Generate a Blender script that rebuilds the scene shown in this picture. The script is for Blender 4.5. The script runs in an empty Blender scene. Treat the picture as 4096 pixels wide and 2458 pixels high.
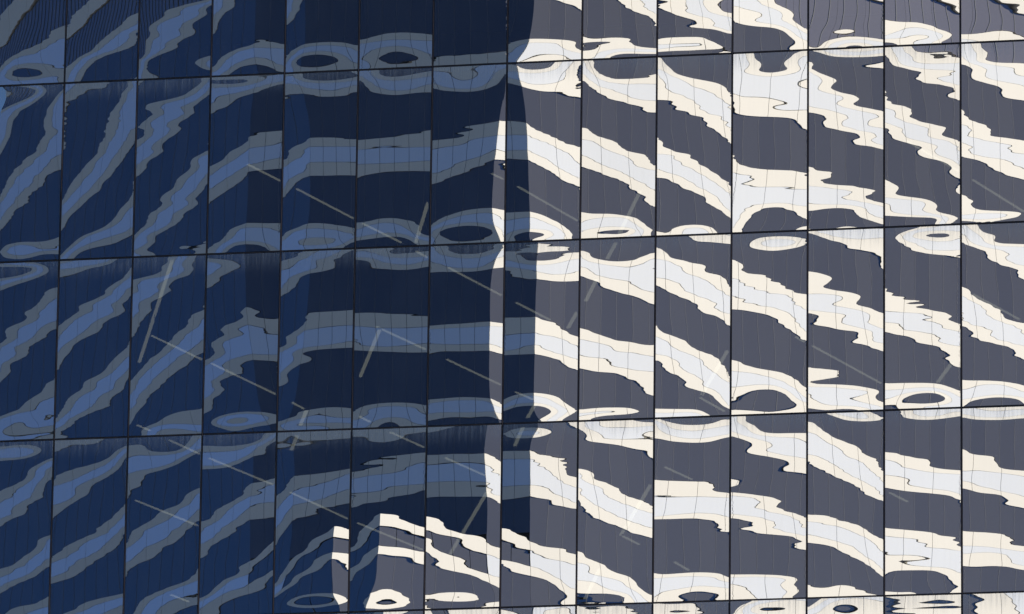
import bpy, bmesh, math, random
import numpy as np
from mathutils import Matrix, Vector

# ------------------------------------------------------------------ camera
scene = bpy.context.scene
CAM = Vector((38.381307, -137.500932, 1.700000))
COLS = ((0.98085073, 0.19435208, 0.01261420), (-0.03750209, 0.25202610, -0.96699350), (-0.19111631, 0.94800322, 0.25448860))            # camera right, down, forward in world axes
cd = bpy.data.cameras.new('camera'); cam = bpy.data.objects.new('camera', cd)
scene.collection.objects.link(cam); scene.camera = cam
m = Matrix.Identity(4)
for i in range(3):
    m[i][0] = COLS[0][i]; m[i][1] = -COLS[1][i]; m[i][2] = -COLS[2][i]; m[i][3] = CAM[i]
cam.matrix_world = m
cd.sensor_width = 36.0; cd.sensor_fit = 'HORIZONTAL'
cd.lens = 36.0 * 29704.5507 / 4096.0
cd.clip_start = 1.0; cd.clip_end = 6000.0

# ------------------------------------------------------------------ light
SUN_AZ = Vector((1.0, -0.015, 0)).normalized()
SUN_EL = math.radians(34)
world = bpy.data.worlds.new('World'); scene.world = world; world.use_nodes = True
nt = world.node_tree
sky = nt.nodes.new('ShaderNodeTexSky'); sky.sky_type = 'NISHITA'; sky.sun_disc = False
sky.sun_elevation = SUN_EL
sky.sun_rotation = math.atan2(SUN_AZ.x, SUN_AZ.y)
sky.altitude = 1200; sky.air_density = 1.0; sky.dust_density = 0.0; sky.ozone_density = 7.0
bg = nt.nodes['Background']; bg.inputs['Strength'].default_value = 0.047
nt.links.new(sky.outputs[0], bg.inputs[0])
sd = bpy.data.lights.new('sun', 'SUN'); sd.energy = 5.0; sd.angle = math.radians(0.5); sd.color = (1.0, 0.95, 0.88)
sun = bpy.data.objects.new('sun', sd); scene.collection.objects.link(sun)
sdir = Vector((SUN_AZ.x*math.cos(SUN_EL), SUN_AZ.y*math.cos(SUN_EL), math.sin(SUN_EL)))
sun.rotation_euler = sdir.to_track_quat('Z', 'Y').to_euler()
sun.location = (60, -20, 120)
vs = scene.view_settings
vs.view_transform = 'Standard'; vs.look = 'None'; vs.gamma = 1.0; vs.use_curve_mapping = False
vs.exposure = 0.76
scene.render.engine = 'CYCLES'
scene.cycles.max_bounces = 10; scene.cycles.glossy_bounces = 6; scene.cycles.transparent_max_bounces = 12

# ------------------------------------------------------------------ helpers
def link(o, parent=None):
    scene.collection.objects.link(o)
    if parent is not None: o.parent = parent
    return o
def empty(name, loc, label=None, cat=None, group=None):
    o = bpy.data.objects.new(name, None); o.location = loc; link(o)
    if label: o['label'] = label
    if cat: o['category'] = cat
    if group: o['group'] = group
    return o
def mesh_obj(name, me, parent=None, loc=(0, 0, 0), rotz=0.0):
    o = bpy.data.objects.new(name, me); o.location = loc; o.rotation_euler = (0, 0, rotz)
    return link(o, parent)
def box_mesh(name, x0, x1, y0, y1, z0, z1, mat, bevel=0.0):
    bm = bmesh.new(); bmesh.ops.create_cube(bm, size=1.0)
    for v in bm.verts:
        v.co = Vector(((x0+x1)/2 + v.co.x*(x1-x0), (y0+y1)/2 + v.co.y*(y1-y0), (z0+z1)/2 + v.co.z*(z1-z0)))
    if bevel: bmesh.ops.bevel(bm, geom=bm.edges[:], offset=bevel, segments=1, affect='EDGES')
    me = bpy.data.meshes.new(name); bm.to_mesh(me); bm.free()
    me.materials.append(mat); return me
def new_mat(name):
    mt = bpy.data.materials.new(name); mt.use_nodes = True
    nt = mt.node_tree
    for n in list(nt.nodes): nt.nodes.remove(n)
    out = nt.nodes.new('ShaderNodeOutputMaterial')
    return mt, nt, out
def N(nt, t, **kw):
    n = nt.nodes.new(t)
    for k, v in kw.items():
        if k in n.inputs: n.inputs[k].default_value = v
        else: setattr(n, k, v)
    return n
def principled(name, col, rough=0.5, spec=0.5, var=0.06, scale=3.0, metallic=0.0, coat=0.0):
    mt, nt, out = new_mat(name)
    b = N(nt, 'ShaderNodeBsdfPrincipled')
    b.inputs['Roughness'].default_value = rough; b.inputs['Specular IOR Level'].default_value = spec
    b.inputs['Metallic'].default_value = metallic; b.inputs['Coat Weight'].default_value = coat
    b.inputs['Coat Roughness'].default_value = 0.03
    tc = N(nt, 'ShaderNodeTexCoord'); no = N(nt, 'ShaderNodeTexNoise'); no.inputs['Scale'].default_value = scale; no.inputs['Detail'].default_value = 4
    oi = N(nt, 'ShaderNodeObjectInfo')
    nt.links.new(tc.outputs['Object'], no.inputs['Vector'])
    ad = N(nt, 'ShaderNodeMath'); ad.operation = 'ADD'
    nt.links.new(no.outputs['Fac'], ad.inputs[0]); nt.links.new(oi.outputs['Random'], ad.inputs[1])
    mr = N(nt, 'ShaderNodeMapRange'); mr.inputs['From Min'].default_value = 0.3; mr.inputs['From Max'].default_value = 1.7
    mr.inputs['To Min'].default_value = 1-var; mr.inputs['To Max'].default_value = 1+var
    nt.links.new(ad.outputs[0], mr.inputs['Value'])
    hs = N(nt, 'ShaderNodeHueSaturation'); hs.inputs['Color'].default_value = (*col, 1)
    nt.links.new(mr.outputs[0], hs.inputs['Value']); nt.links.new(hs.outputs[0], b.inputs['Base Color'])
    nt.links.new(b.outputs[0], out.inputs[0]); return mt

# ------------------------------------------------------------------ materials
# mirrored solar-control glass: strong reflection, a little see-through, dust that has run down from the upper joint
def glass_material():
    mt, nt, out = new_mat('mirrored_glass')
    gl = N(nt, 'ShaderNodeBsdfGlossy'); gl.inputs['Color'].default_value = (0.95, 0.97, 1.0, 1); gl.inputs['Roughness'].default_value = 0.0
    oi = N(nt, 'ShaderNodeObjectInfo'); tv = N(nt, 'ShaderNodeMapRange'); tv.inputs['To Min'].default_value = 0.955; tv.inputs['To Max'].default_value = 1.03
    nt.links.new(oi.outputs['Random'], tv.inputs['Value'])
    hs = N(nt, 'ShaderNodeHueSaturation'); hs.inputs['Color'].default_value = (0.94, 0.96, 0.99, 1)
    nt.links.new(tv.outputs[0], hs.inputs['Value']); nt.links.new(hs.outputs[0], gl.inputs['Color'])
    tr = N(nt, 'ShaderNodeBsdfTransparent'); tr.inputs['Color'].default_value = (0.55, 0.62, 0.62, 1)
    mx = N(nt, 'ShaderNodeMixShader'); mx.inputs[0].default_value = 0.84
    nt.links.new(tr.outputs[0], mx.inputs[1]); nt.links.new(gl.outputs[0], mx.inputs[2])
    uv = N(nt, 'ShaderNodeUVMap'); uv.uv_map = 'pane'
    sp = N(nt, 'ShaderNodeSeparateXYZ'); nt.links.new(uv.outputs[0], sp.inputs[0])
    geo = N(nt, 'ShaderNodeNewGeometry'); gs = N(nt, 'ShaderNodeSeparateXYZ'); nt.links.new(geo.outputs['Position'], gs.inputs[0])
    cx = N(nt, 'ShaderNodeCombineXYZ'); nt.links.new(gs.outputs[0], cx.inputs[0])
    mz = N(nt, 'ShaderNodeMath'); mz.operation = 'MULTIPLY'; mz.inputs[1].default_value = 0.05
    nt.links.new(gs.outputs[2], mz.inputs[0]); nt.links.new(mz.outputs[0], cx.inputs[2])
    st = N(nt, 'ShaderNodeTexNoise'); st.inputs['Scale'].default_value = 22; st.inputs['Detail'].default_value = 3
    nt.links.new(cx.outputs[0], st.inputs['Vector'])
    sr = N(nt, 'ShaderNodeMapRange'); sr.inputs['From Min'].default_value = 0.42; sr.inputs['From Max'].default_value = 0.78
    nt.links.new(st.outputs['Fac'], sr.inputs['Value'])
    # streaks are strongest just under the joint (v = 0) and fade downwards
    fd = N(nt, 'ShaderNodeMapRange'); fd.interpolation_type = 'SMOOTHSTEP'
    fd.inputs['From Min'].default_value = 0.0; fd.inputs['From Max'].default_value = 0.13; fd.inputs['To Min'].default_value = 1.0; fd.inputs['To Max'].default_value = 0.0
    nt.links.new(sp.outputs[1], fd.inputs['Value'])
    a = N(nt, 'ShaderNodeMath'); a.operation = 'MULTIPLY_ADD'; a.inputs[1].default_value = 0.34; a.inputs[2].default_value = 0.12
    nt.links.new(sr.outputs[0], a.inputs[0])
    b = N(nt, 'ShaderNodeMath'); b.operation = 'MULTIPLY'; nt.links.new(a.outputs[0], b.inputs[0]); nt.links.new(fd.outputs[0], b.inputs[1])
    fine = N(nt, 'ShaderNodeTexNoise'); fine.inputs['Scale'].default_value = 1.3; fine.inputs['Detail'].default_value = 6
    nt.links.new(geo.outputs['Position'], fine.inputs['Vector'])
    c = N(nt, 'ShaderNodeMath'); c.operation = 'MULTIPLY_ADD'; c.inputs[1].default_value = 0.05; nt.links.new(fine.outputs['Fac'], c.inputs[0]); nt.links.new(b.outputs[0], c.inputs[2])
    run = N(nt, 'ShaderNodeMath'); run.operation = 'MULTIPLY_ADD'; run.inputs[1].default_value = 0.022
    nt.links.new(sr.outputs[0], run.inputs[0]); nt.links.new(c.outputs[0], run.inputs[2]); c = run
    df = N(nt, 'ShaderNodeBsdfDiffuse'); df.inputs['Color'].default_value = (0.62, 0.66, 0.70, 1)
    m2 = N(nt, 'ShaderNodeMixShader'); nt.links.new(c.outputs[0], m2.inputs[0]); nt.links.new(mx.outputs[0], m2.inputs[1]); nt.links.new(df.outputs[0], m2.inputs[2])
    nt.links.new(m2.outputs[0], out.inputs[0])
    return mt
M_glass = glass_material()
M_rim = principled('pane_edge', (0.30, 0.38, 0.42), 0.25, 0.6)
M_frame = principled('dark_anodised_frame', (0.018, 0.018, 0.024), 0.45, 0.4, scale=9)
M_gasket = principled('rubber_gasket', (0.012, 0.012, 0.016), 0.7, 0.3)
M_fin = principled('joint_cover_bronze', (0.13, 0.10, 0.105), 0.4, 0.5)
M_room = principled('dark_room_finish', (0.02, 0.02, 0.022), 0.9, 0.1)
M_conc = principled('building_concrete', (0.33, 0.33, 0.34), 0.8, 0.3)
M_joint = principled('panel_joint', (0.03, 0.03, 0.035), 0.8, 0.2)
M_parafin = principled('dark_cladding_rib', (0.085, 0.085, 0.09), 0.5, 0.4)
M_ground = principled('grey_street_paving', (0.055, 0.055, 0.056), 0.9, 0.2, scale=0.2)
def mixed(name, col, gcol, fac, var=0.03):
    mt, nt, out = new_mat(name)
    d = N(nt, 'ShaderNodeBsdfDiffuse'); g = N(nt, 'ShaderNodeBsdfGlossy'); g.inputs['Color'].default_value = (*gcol, 1); g.inputs['Roughness'].default_value = 0.03
    oi = N(nt, 'ShaderNodeObjectInfo'); mr = N(nt, 'ShaderNodeMapRange'); mr.inputs['To Min'].default_value = 1-var; mr.inputs['To Max'].default_value = 1+var
    nt.links.new(oi.outputs['Random'], mr.inputs['Value'])
    hs = N(nt, 'ShaderNodeHueSaturation'); hs.inputs['Color'].default_value = (*col, 1)
    nt.links.new(mr.outputs[0], hs.inputs['Value']); nt.links.new(hs.outputs[0], d.inputs['Color'])
    mx = N(nt, 'ShaderNodeMixShader'); mx.inputs[0].default_value = fac
    nt.links.new(d.outputs[0], mx.inputs[1]); nt.links.new(g.outputs[0], mx.inputs[2]); nt.links.new(mx.outputs[0], out.inputs[0])
    return mt
M_white = mixed('white_back_painted_glass', (0.97, 0.935, 0.80), (0.05, 0.42, 1.0), 0.29, 0.01)
M_window = mixed('dark_window_glass', (0.080, 0.073, 0.056), (0.16, 0.44, 0.86), 0.15, 0.12)
M_para = mixed('grey_ribbed_cladding', (0.150, 0.138, 0.128), (0.2, 0.5, 1.0), 0.15, 0.06)
M_cream = mixed('cream_spandrel_panel', (0.82, 0.755, 0.635), (0.3, 0.5, 1.0), 0.05, 0.012)
M_window_shaded = mixed('shaded_window_glass', (0.070, 0.068, 0.064), (0.16, 0.44, 0.92), 0.09, 0.08)  # window glass again, the chamfer's shade and dimmer sky reflection toned into it
M_back = principled('panel_backing', (0.11, 0.11, 0.12), 0.8, 0.2)
M_bar = principled('window_post', (0.20, 0.19, 0.18), 0.5, 0.3)
def lamp_material():
    mt, nt, out = new_mat('lamp_diffuser')
    e = N(nt, 'ShaderNodeEmission'); e.inputs['Color'].default_value = (1.0, 0.92, 0.70, 1); e.inputs['Strength'].default_value = 0.50
    nt.links.new(e.outputs[0], out.inputs[0]); return mt
M_lamp = lamp_material()

# ------------------------------------------------------------------ ground
gm = bpy.data.meshes.new('ground')
gm.from_pydata([(-3000, -3000, 0), (3000, -3000, 0), (3000, 3000, 0), (-3000, 3000, 0)], [], [(0, 1, 2, 3)])
gm.materials.append(M_ground)
g = mesh_obj('ground', gm); g['kind'] = 'structure'

# ------------------------------------------------------------------ mirror-glass building
# bow of every pane in view, measured: 11 x 46 spline heights per pane, each row as steps
BOW = [
-394,8,15,20,19,18,16,15,14,12,11,9,9,6,6,3,3,1,-1,-3,-4,-7,-8,-11,-11,-12,-10,-8,0,7,15,21,28,35,48,45,11,-23,-39,-38,-28,-33,-41,-35,-14,-4,
-314,8,14,21,19,18,16,15,14,12,11,10,8,7,6,4,2,2,-1,-2,-4,-5,-8,-10,-11,-10,-10,-6,1,9,16,22,29,35,48,44,9,-26,-43,-42,-33,-38,-47,-38,-15,-4,
-174,7,15,21,19,18,16,16,13,13,11,10,9,7,6,5,3,2,0,-1,-3,-4,-7,-8,-9,-9,-6,-5,4,11,19,26,32,35,47,41,1,-33,-46,-50,-44,-53,-58,-50,-16,-5,
-23,7,15,21,19,18,17,15,14,13,12,10,9,8,6,5,4,3,1,0,-1,-4,-5,-6,-7,-4,-5,0,9,16,22,26,30,34,38,21,-8,-33,-56,-63,-83,-95,-83,-41,-10,-1,
69,7,15,21,19,18,17,16,14,13,12,10,9,8,7,6,4,3,2,0,-1,-2,-4,-7,-10,1,9,3,10,12,15,16,17,20,19,0,-32,-42,-52,-58,-90,-96,-87,-49,1,3,
101,8,15,21,19,18,17,16,14,13,12,11,9,8,7,6,5,3,2,0,0,-2,-4,-5,-3,6,9,5,5,5,4,-1,-2,0,-3,-17,-29,-25,-34,-57,-71,-85,-91,-43,10,8,
75,8,14,21,20,18,17,15,15,13,12,10,10,8,7,6,5,3,2,1,0,-2,-2,-1,0,4,6,5,4,-1,-6,-15,-17,-15,-12,-17,-22,-22,-33,-35,-49,-58,-71,-33,16,10,
-11,8,15,21,19,18,17,16,14,13,12,11,9,9,7,5,5,3,2,1,0,-1,-1,-1,0,3,5,3,2,-3,-9,-26,-30,-13,-18,-21,-20,-21,-23,-21,-19,-29,-37,2,15,11,
-155,8,14,21,20,18,17,15,15,13,12,10,9,9,6,6,4,4,1,1,0,-2,-1,-1,-1,2,2,1,-1,-7,-13,-28,-24,-14,-20,-18,-16,-13,-12,-8,-2,1,7,15,18,11,
-291,8,15,21,19,18,17,16,14,13,12,10,10,8,6,6,4,3,2,0,-1,-1,-3,-1,-1,0,1,0,-3,-7,-11,-18,-24,-14,-13,-17,-13,-10,-6,1,8,13,17,22,20,12,
-368,7,15,21,20,18,17,15,14,13,12,11,9,8,6,6,4,3,1,0,0,-2,-3,-2,-1,0,0,0,-3,-6,-9,-16,-22,-12,-13,-15,-12,-8,-3,4,13,18,20,25,22,12,
-717,-31,-18,70,92,69,36,7,-20,-30,-23,-10,3,17,28,38,46,47,44,40,18,0,-6,-5,0,7,16,27,39,42,38,31,31,33,36,35,34,30,17,-4,-21,-24,-17,-2,10,9,
-596,-31,-17,75,97,70,37,3,-20,-34,-25,-12,1,15,26,34,42,42,40,35,15,-2,-9,-6,-1,5,15,26,37,40,35,29,28,32,35,34,33,30,16,-5,-22,-25,-19,-2,11,8,
-379,-29,-11,91,105,77,31,9,-40,-37,-30,-16,-2,10,22,29,33,27,28,33,5,-8,-11,-8,-4,5,11,23,35,36,28,21,24,29,34,32,31,31,16,-6,-28,-28,-18,-4,10,8,
-39,-32,-14,117,116,60,14,-39,-32,-37,-32,-22,-16,-4,3,1,4,13,23,18,3,-10,-11,-2,5,6,16,10,9,16,19,22,24,25,28,29,32,34,21,0,-29,-39,-43,-12,15,10,
282,-25,-22,65,82,48,-11,-32,-50,-39,-54,-42,-31,-20,-11,-5,2,9,13,0,-9,0,-6,3,-11,0,6,0,17,8,19,20,7,23,27,31,35,32,27,6,-31,-56,-50,-14,19,13,
496,-20,-23,30,52,8,-13,-37,-63,-52,-59,-53,-41,-29,-20,-15,-12,-6,0,-9,-9,5,-13,1,-9,0,5,5,4,2,18,17,12,18,23,27,28,28,22,16,-17,-42,-35,-14,18,13,
691,-35,-29,18,6,-27,-47,-64,-73,-72,-65,-58,-47,-33,-26,-25,-18,-18,0,-11,-15,-4,-12,-5,-9,4,10,0,-3,8,20,19,12,13,18,21,24,23,23,20,5,-16,-19,5,37,20,
895,-46,-89,-51,-48,-60,-78,-90,-91,-71,-77,-62,-53,-35,-24,-28,-21,-15,-6,-13,-13,-13,-11,1,-15,-5,3,7,11,10,15,16,15,15,17,21,23,26,27,27,18,15,2,48,46,26,
877,-48,-76,-94,-98,-111,-109,-111,-99,-87,-77,-63,-55,-29,-23,-26,-21,-12,-5,-17,-17,-3,-2,-13,-10,0,9,11,12,16,17,18,17,18,20,23,27,30,34,36,34,24,23,66,56,31,
772,-47,-87,-107,-129,-136,-128,-115,-103,-87,-75,-63,-50,-25,-22,-23,-19,-12,-7,-5,-9,-6,-2,1,-9,-2,7,11,15,16,18,20,19,20,23,26,30,34,39,42,37,32,36,75,61,32,
701,-50,-87,-119,-139,-145,-134,-119,-103,-88,-75,-61,-48,-24,-20,-23,-17,-11,-4,-2,-8,-4,2,2,-8,-2,6,11,14,17,19,20,20,22,24,28,31,37,41,45,40,36,40,81,62,33,
-357,-4,4,40,60,54,37,14,-6,-16,-20,-19,-21,-20,-21,-19,-21,-21,-20,-9,2,9,7,9,10,11,14,22,28,29,27,23,19,15,13,12,11,8,1,-14,-28,-32,-32,-26,-13,-5,
-285,-3,3,42,62,56,37,15,-5,-17,-18,-19,-20,-20,-20,-18,-20,-22,-19,-9,3,8,7,7,10,10,12,21,28,27,26,23,18,14,12,11,11,8,1,-15,-29,-33,-32,-26,-13,-5,
-158,-5,2,45,67,59,40,17,-6,-15,-18,-17,-18,-19,-18,-17,-19,-20,-20,-9,2,10,6,5,8,7,8,19,26,26,24,21,16,12,11,11,9,9,-1,-15,-31,-35,-34,-25,-13,-5,
-49,-5,6,61,82,73,35,17,-6,-15,-15,-16,-16,-18,-17,-12,-13,-21,-18,-2,9,8,-8,0,2,8,4,12,23,18,21,17,13,11,10,11,10,7,7,-24,-41,-37,-35,-26,-9,-4,
15,-3,13,75,94,86,29,1,2,-13,-15,-15,-16,-20,-18,-11,-5,-13,-17,-4,11,0,-22,-2,12,10,-19,0,16,17,18,16,13,11,11,12,13,13,-5,-38,-35,-36,-38,-16,-3,0,
67,-12,7,92,102,80,16,17,-7,-17,-19,-17,-16,-25,-24,1,3,-19,-18,-7,5,-5,-23,-5,7,-7,-11,0,10,13,13,11,11,11,10,10,9,16,-14,-20,-35,-30,-26,-4,5,3,
93,-12,-11,101,105,58,25,10,-15,-26,-26,-23,-18,-16,-20,-2,-2,-11,-16,-6,-5,-14,-19,-10,1,3,-9,-4,3,5,4,4,5,6,7,5,5,10,4,-4,-17,-11,-11,4,12,6,
139,-17,-22,50,75,43,23,2,-19,-33,-25,-18,-13,-15,-21,-5,-2,-14,-13,-11,-12,-15,-16,-9,-3,-4,-4,-4,0,-1,-2,-5,-2,6,4,-1,1,13,17,19,24,14,4,16,18,9,
42,-17,-21,12,39,41,28,6,-22,-32,-18,-20,-21,-14,-11,-3,-8,-14,-16,-20,-2,-11,-12,-8,-5,-3,-5,-4,-2,-3,-8,-11,-3,5,4,1,8,19,29,45,61,20,11,38,25,12,
-98,-17,-21,11,36,33,24,4,-21,-29,-19,-17,-20,-16,-11,-5,-1,-10,-15,-14,-8,-10,-12,-9,-5,-5,-5,-4,-4,-5,-7,-10,-3,5,9,10,12,26,38,56,54,25,32,48,28,14,
-179,-17,-21,9,34,32,23,2,-19,-29,-17,-17,-20,-16,-11,-4,1,-9,-12,-15,-8,-11,-12,-10,-6,-5,-5,-5,-4,-5,-5,-10,-3,6,12,12,16,27,42,58,56,28,38,53,30,15,
-620,-2,3,32,62,64,53,37,31,30,30,26,21,14,11,12,14,15,18,20,19,14,10,8,7,7,8,10,11,11,9,4,-2,-6,-11,-16,-20,-28,-38,-54,-70,-82,-89,-92,-63,-31,
-549,-2,3,32,64,66,53,38,31,31,30,27,22,14,11,12,14,15,18,20,19,14,9,8,6,7,8,10,11,11,8,4,-2,-6,-12,-16,-20,-28,-38,-55,-71,-82,-90,-92,-63,-31,
-428,-2,1,35,67,70,57,38,32,32,32,28,23,14,10,13,14,15,17,22,17,14,9,6,6,6,7,10,11,10,9,4,-3,-7,-12,-17,-21,-28,-39,-55,-73,-83,-91,-94,-63,-31,
-314,-6,-2,29,92,92,55,37,33,34,34,31,25,10,11,14,14,13,18,20,22,10,6,6,3,4,6,9,11,11,10,3,-4,-6,-13,-19,-22,-28,-38,-59,-77,-89,-94,-95,-63,-32,
-279,-6,-5,57,114,113,63,34,31,31,31,30,27,12,7,18,15,13,11,31,9,7,6,3,1,1,4,7,10,11,11,8,-7,-1,-9,-24,-27,-34,-40,-63,-82,-96,-99,-95,-63,-32,
-262,-1,9,77,119,123,77,32,21,21,27,24,20,2,19,25,15,7,9,27,0,7,5,2,-1,-4,0,5,9,10,12,12,-11,7,-12,-29,-36,-41,-47,-63,-83,-103,-101,-94,-63,-32,
-204,0,6,73,122,120,74,27,5,6,17,25,10,15,16,21,7,-3,12,19,12,3,3,-1,-6,-8,-4,2,7,7,4,9,3,-3,-14,-27,-39,-48,-58,-70,-85,-95,-96,-93,-63,-31,
-148,4,16,62,107,99,56,17,-8,-4,12,7,-2,2,6,18,2,4,15,18,13,8,5,1,-6,-15,-6,9,6,-3,-6,-4,0,-2,-19,-32,-42,-53,-65,-74,-75,-82,-90,-92,-62,-32,
-159,8,23,64,85,78,20,-4,-16,-28,-9,-17,-16,-3,1,13,21,18,20,22,19,14,11,7,-1,-18,-9,-3,-7,-5,-17,-6,-18,-25,-13,-26,-37,-50,-63,-74,-70,-76,-85,-90,-61,-31,
-233,7,22,57,75,56,12,-23,-28,-38,-20,-18,-19,-8,5,19,24,24,26,26,24,18,14,8,3,-28,-21,-14,-7,-10,-14,-13,-23,-21,-16,-23,-34,-48,-62,-73,-70,-74,-82,-88,-61,-30,
-286,7,21,54,69,50,12,-30,-35,-44,-25,-19,-22,-9,6,20,26,26,29,28,26,20,15,9,1,-32,-25,-16,-11,-10,-13,-15,-21,-24,-16,-23,-34,-46,-62,-73,-69,-73,-82,-87,-60,-30,
-425,4,8,11,9,8,7,6,5,5,4,3,3,3,3,3,4,3,4,5,6,6,8,10,12,13,14,14,16,23,32,33,30,38,23,3,-10,-20,-29,-27,-41,-42,-34,-23,-11,-6,
-340,4,8,10,10,8,7,6,6,4,5,3,4,3,4,3,4,4,5,6,6,7,9,11,12,15,15,15,17,23,33,34,31,33,17,1,-12,-22,-30,-30,-40,-41,-35,-28,-14,-8,
-191,4,8,11,10,8,7,7,6,5,5,4,5,4,4,5,5,5,6,7,8,9,11,12,15,16,17,17,18,24,34,37,26,22,9,-4,-13,-21,-38,-29,-38,-38,-47,-47,-29,-13,
-26,4,8,11,10,9,8,7,6,6,6,5,6,5,6,6,7,7,8,9,10,12,13,16,18,20,21,21,19,23,31,28,16,7,-3,-9,-14,-16,-30,-60,-62,-71,-68,-58,-35,-17,
80,4,8,11,10,9,9,7,7,7,6,7,6,7,7,7,9,9,10,11,12,14,16,19,21,24,25,22,17,17,17,13,6,-4,-13,-19,-19,-15,-45,-79,-77,-77,-72,-63,-40,-19,
126,4,9,11,10,9,9,8,7,8,7,7,7,8,8,8,10,11,11,13,15,17,18,21,24,26,22,17,11,7,4,0,-7,-15,-22,-25,-27,-30,-61,-70,-74,-75,-74,-67,-43,-21,
112,5,8,11,11,9,9,8,8,8,7,8,8,8,9,10,10,12,13,14,16,18,20,22,24,22,19,11,1,-5,-9,-13,-21,-25,-26,-27,-28,-27,-67,-75,-74,-73,-71,-69,-44,-22,
39,4,9,11,11,9,9,9,8,8,7,8,9,8,9,10,11,13,13,15,16,18,20,20,22,19,13,5,-10,-20,-25,-23,-21,-25,-26,-29,-28,-42,-65,-69,-73,-72,-71,-69,-45,-23,
-94,5,8,12,10,10,9,8,9,8,7,8,9,8,10,10,11,11,13,15,15,18,18,18,18,15,8,-3,-18,-33,-27,-15,-19,-52,-31,-27,-35,-37,-58,-70,-72,-72,-72,-70,-45,-23,
-222,5,8,12,10,10,9,9,8,8,8,8,8,8,10,9,11,12,12,14,15,15,17,17,16,12,5,-7,-20,-29,-26,-13,-31,-68,-41,-35,-27,-31,-56,-68,-72,-72,-71,-70,-46,-23,
-295,4,9,11,11,9,9,9,8,8,8,8,8,9,9,9,11,11,12,13,15,15,16,16,15,11,4,-8,-20,-29,-27,-15,-38,-75,-47,-35,-25,-28,-53,-66,-71,-72,-72,-70,-46,-23,
-108,-24,-48,-71,-70,-73,-78,-73,-61,-57,-43,-30,-25,-10,2,11,28,45,49,40,37,34,32,31,31,32,34,35,45,56,64,51,45,45,44,40,43,52,47,21,12,12,15,13,-1,-3,
-6,-25,-48,-71,-69,-72,-76,-67,-59,-55,-42,-30,-25,-11,-1,8,26,41,43,37,34,34,32,31,32,34,36,38,46,57,54,47,43,44,41,37,44,51,44,21,11,11,11,4,-10,-5,
178,-25,-48,-69,-68,-68,-69,-61,-56,-51,-41,-32,-25,-16,-6,5,18,30,33,32,32,31,31,32,32,36,40,44,50,41,42,44,43,39,29,39,47,49,40,19,12,10,-4,-34,-24,-13,
394,-23,-47,-68,-62,-60,-59,-57,-52,-49,-43,-37,-29,-23,-14,-4,6,13,20,25,28,31,29,29,33,34,37,45,38,36,37,36,35,29,34,41,49,49,30,11,-8,-23,-46,-53,-31,-16,
537,-22,-42,-55,-51,-53,-53,-53,-51,-50,-47,-41,-35,-29,-21,-12,-5,1,9,16,27,22,21,31,36,28,37,35,33,32,30,30,27,26,30,38,44,41,27,-22,-26,-32,-46,-51,-34,-17,
619,-15,-27,-33,-43,-52,-54,-55,-55,-55,-53,-46,-40,-35,-28,-14,-8,-6,4,18,10,4,20,27,26,26,25,25,41,28,20,17,18,21,27,32,36,39,7,-24,-21,-31,-42,-45,-31,-16,
718,-16,-26,-22,-58,-68,-67,-62,-60,-65,-64,-51,-44,-37,-26,-10,-15,-11,-3,5,-1,4,10,13,18,24,13,25,30,21,12,10,12,17,25,31,32,22,-3,-7,-12,-22,-30,-38,-28,-14,
850,-32,-55,-72,-86,-86,-71,-73,-78,-73,-62,-52,-42,-34,-24,-22,-20,-14,-10,-7,-5,1,4,4,12,13,6,8,13,13,10,9,10,16,28,26,21,14,10,1,-6,-7,-21,-31,-25,-13,
848,-47,-84,-99,-107,-105,-91,-87,-76,-66,-55,-46,-36,-31,-41,-28,-19,-17,-15,-12,-7,-1,2,4,4,-6,-15,-9,1,5,8,13,15,12,7,14,23,19,24,12,-3,0,-14,-26,-22,-12,
737,-47,-89,-108,-112,-109,-97,-86,-76,-64,-54,-44,-37,-31,-38,-30,-26,-22,-15,-12,-7,-3,0,0,-3,-18,-36,-19,-8,3,6,14,10,6,10,20,25,21,23,6,11,1,-10,-23,-20,-12,
669,-49,-90,-112,-113,-111,-99,-86,-76,-63,-54,-43,-36,-30,-38,-32,-29,-24,-16,-12,-8,-3,-2,-2,-7,-27,-45,-24,-11,1,7,13,8,7,11,20,27,21,12,13,14,5,-7,-21,-20,-11,
-502,20,37,38,15,6,6,14,16,17,13,5,-5,-7,-1,5,4,3,6,2,6,19,5,5,9,7,13,19,30,25,9,0,-3,-2,-3,0,9,17,21,35,29,15,1,-20,4,4,
-437,21,37,40,19,11,11,17,18,19,14,7,-4,-6,1,6,5,3,4,1,8,14,2,4,7,6,14,19,28,22,8,-1,-2,-2,-2,2,8,19,19,31,18,11,-3,-22,5,5,
-322,22,39,44,28,20,21,21,21,20,18,8,-1,-4,1,12,7,-2,-2,2,8,7,-4,1,6,6,13,19,23,18,6,-1,-1,1,-1,2,11,17,18,13,3,4,-19,-12,8,6,
-182,24,45,54,31,32,27,20,19,20,20,14,-4,-6,15,5,-9,-1,3,4,7,-4,-12,-1,4,6,11,17,18,13,3,-3,0,7,3,0,1,6,12,2,-22,-12,-9,-2,9,6,
-82,27,51,63,35,28,26,19,15,15,20,13,3,-2,10,-1,-1,2,4,4,-4,-13,-9,-6,0,3,7,11,14,9,-1,-10,3,8,-3,-4,-1,6,7,-15,-22,-14,-9,-1,4,3,
-18,30,58,66,35,27,22,18,10,10,19,24,-11,-5,13,4,2,-1,-2,6,0,-15,-18,-12,-9,-5,-2,3,6,5,-1,-12,0,9,-4,-4,2,5,-10,-17,-17,-13,-9,-4,1,2,
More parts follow.
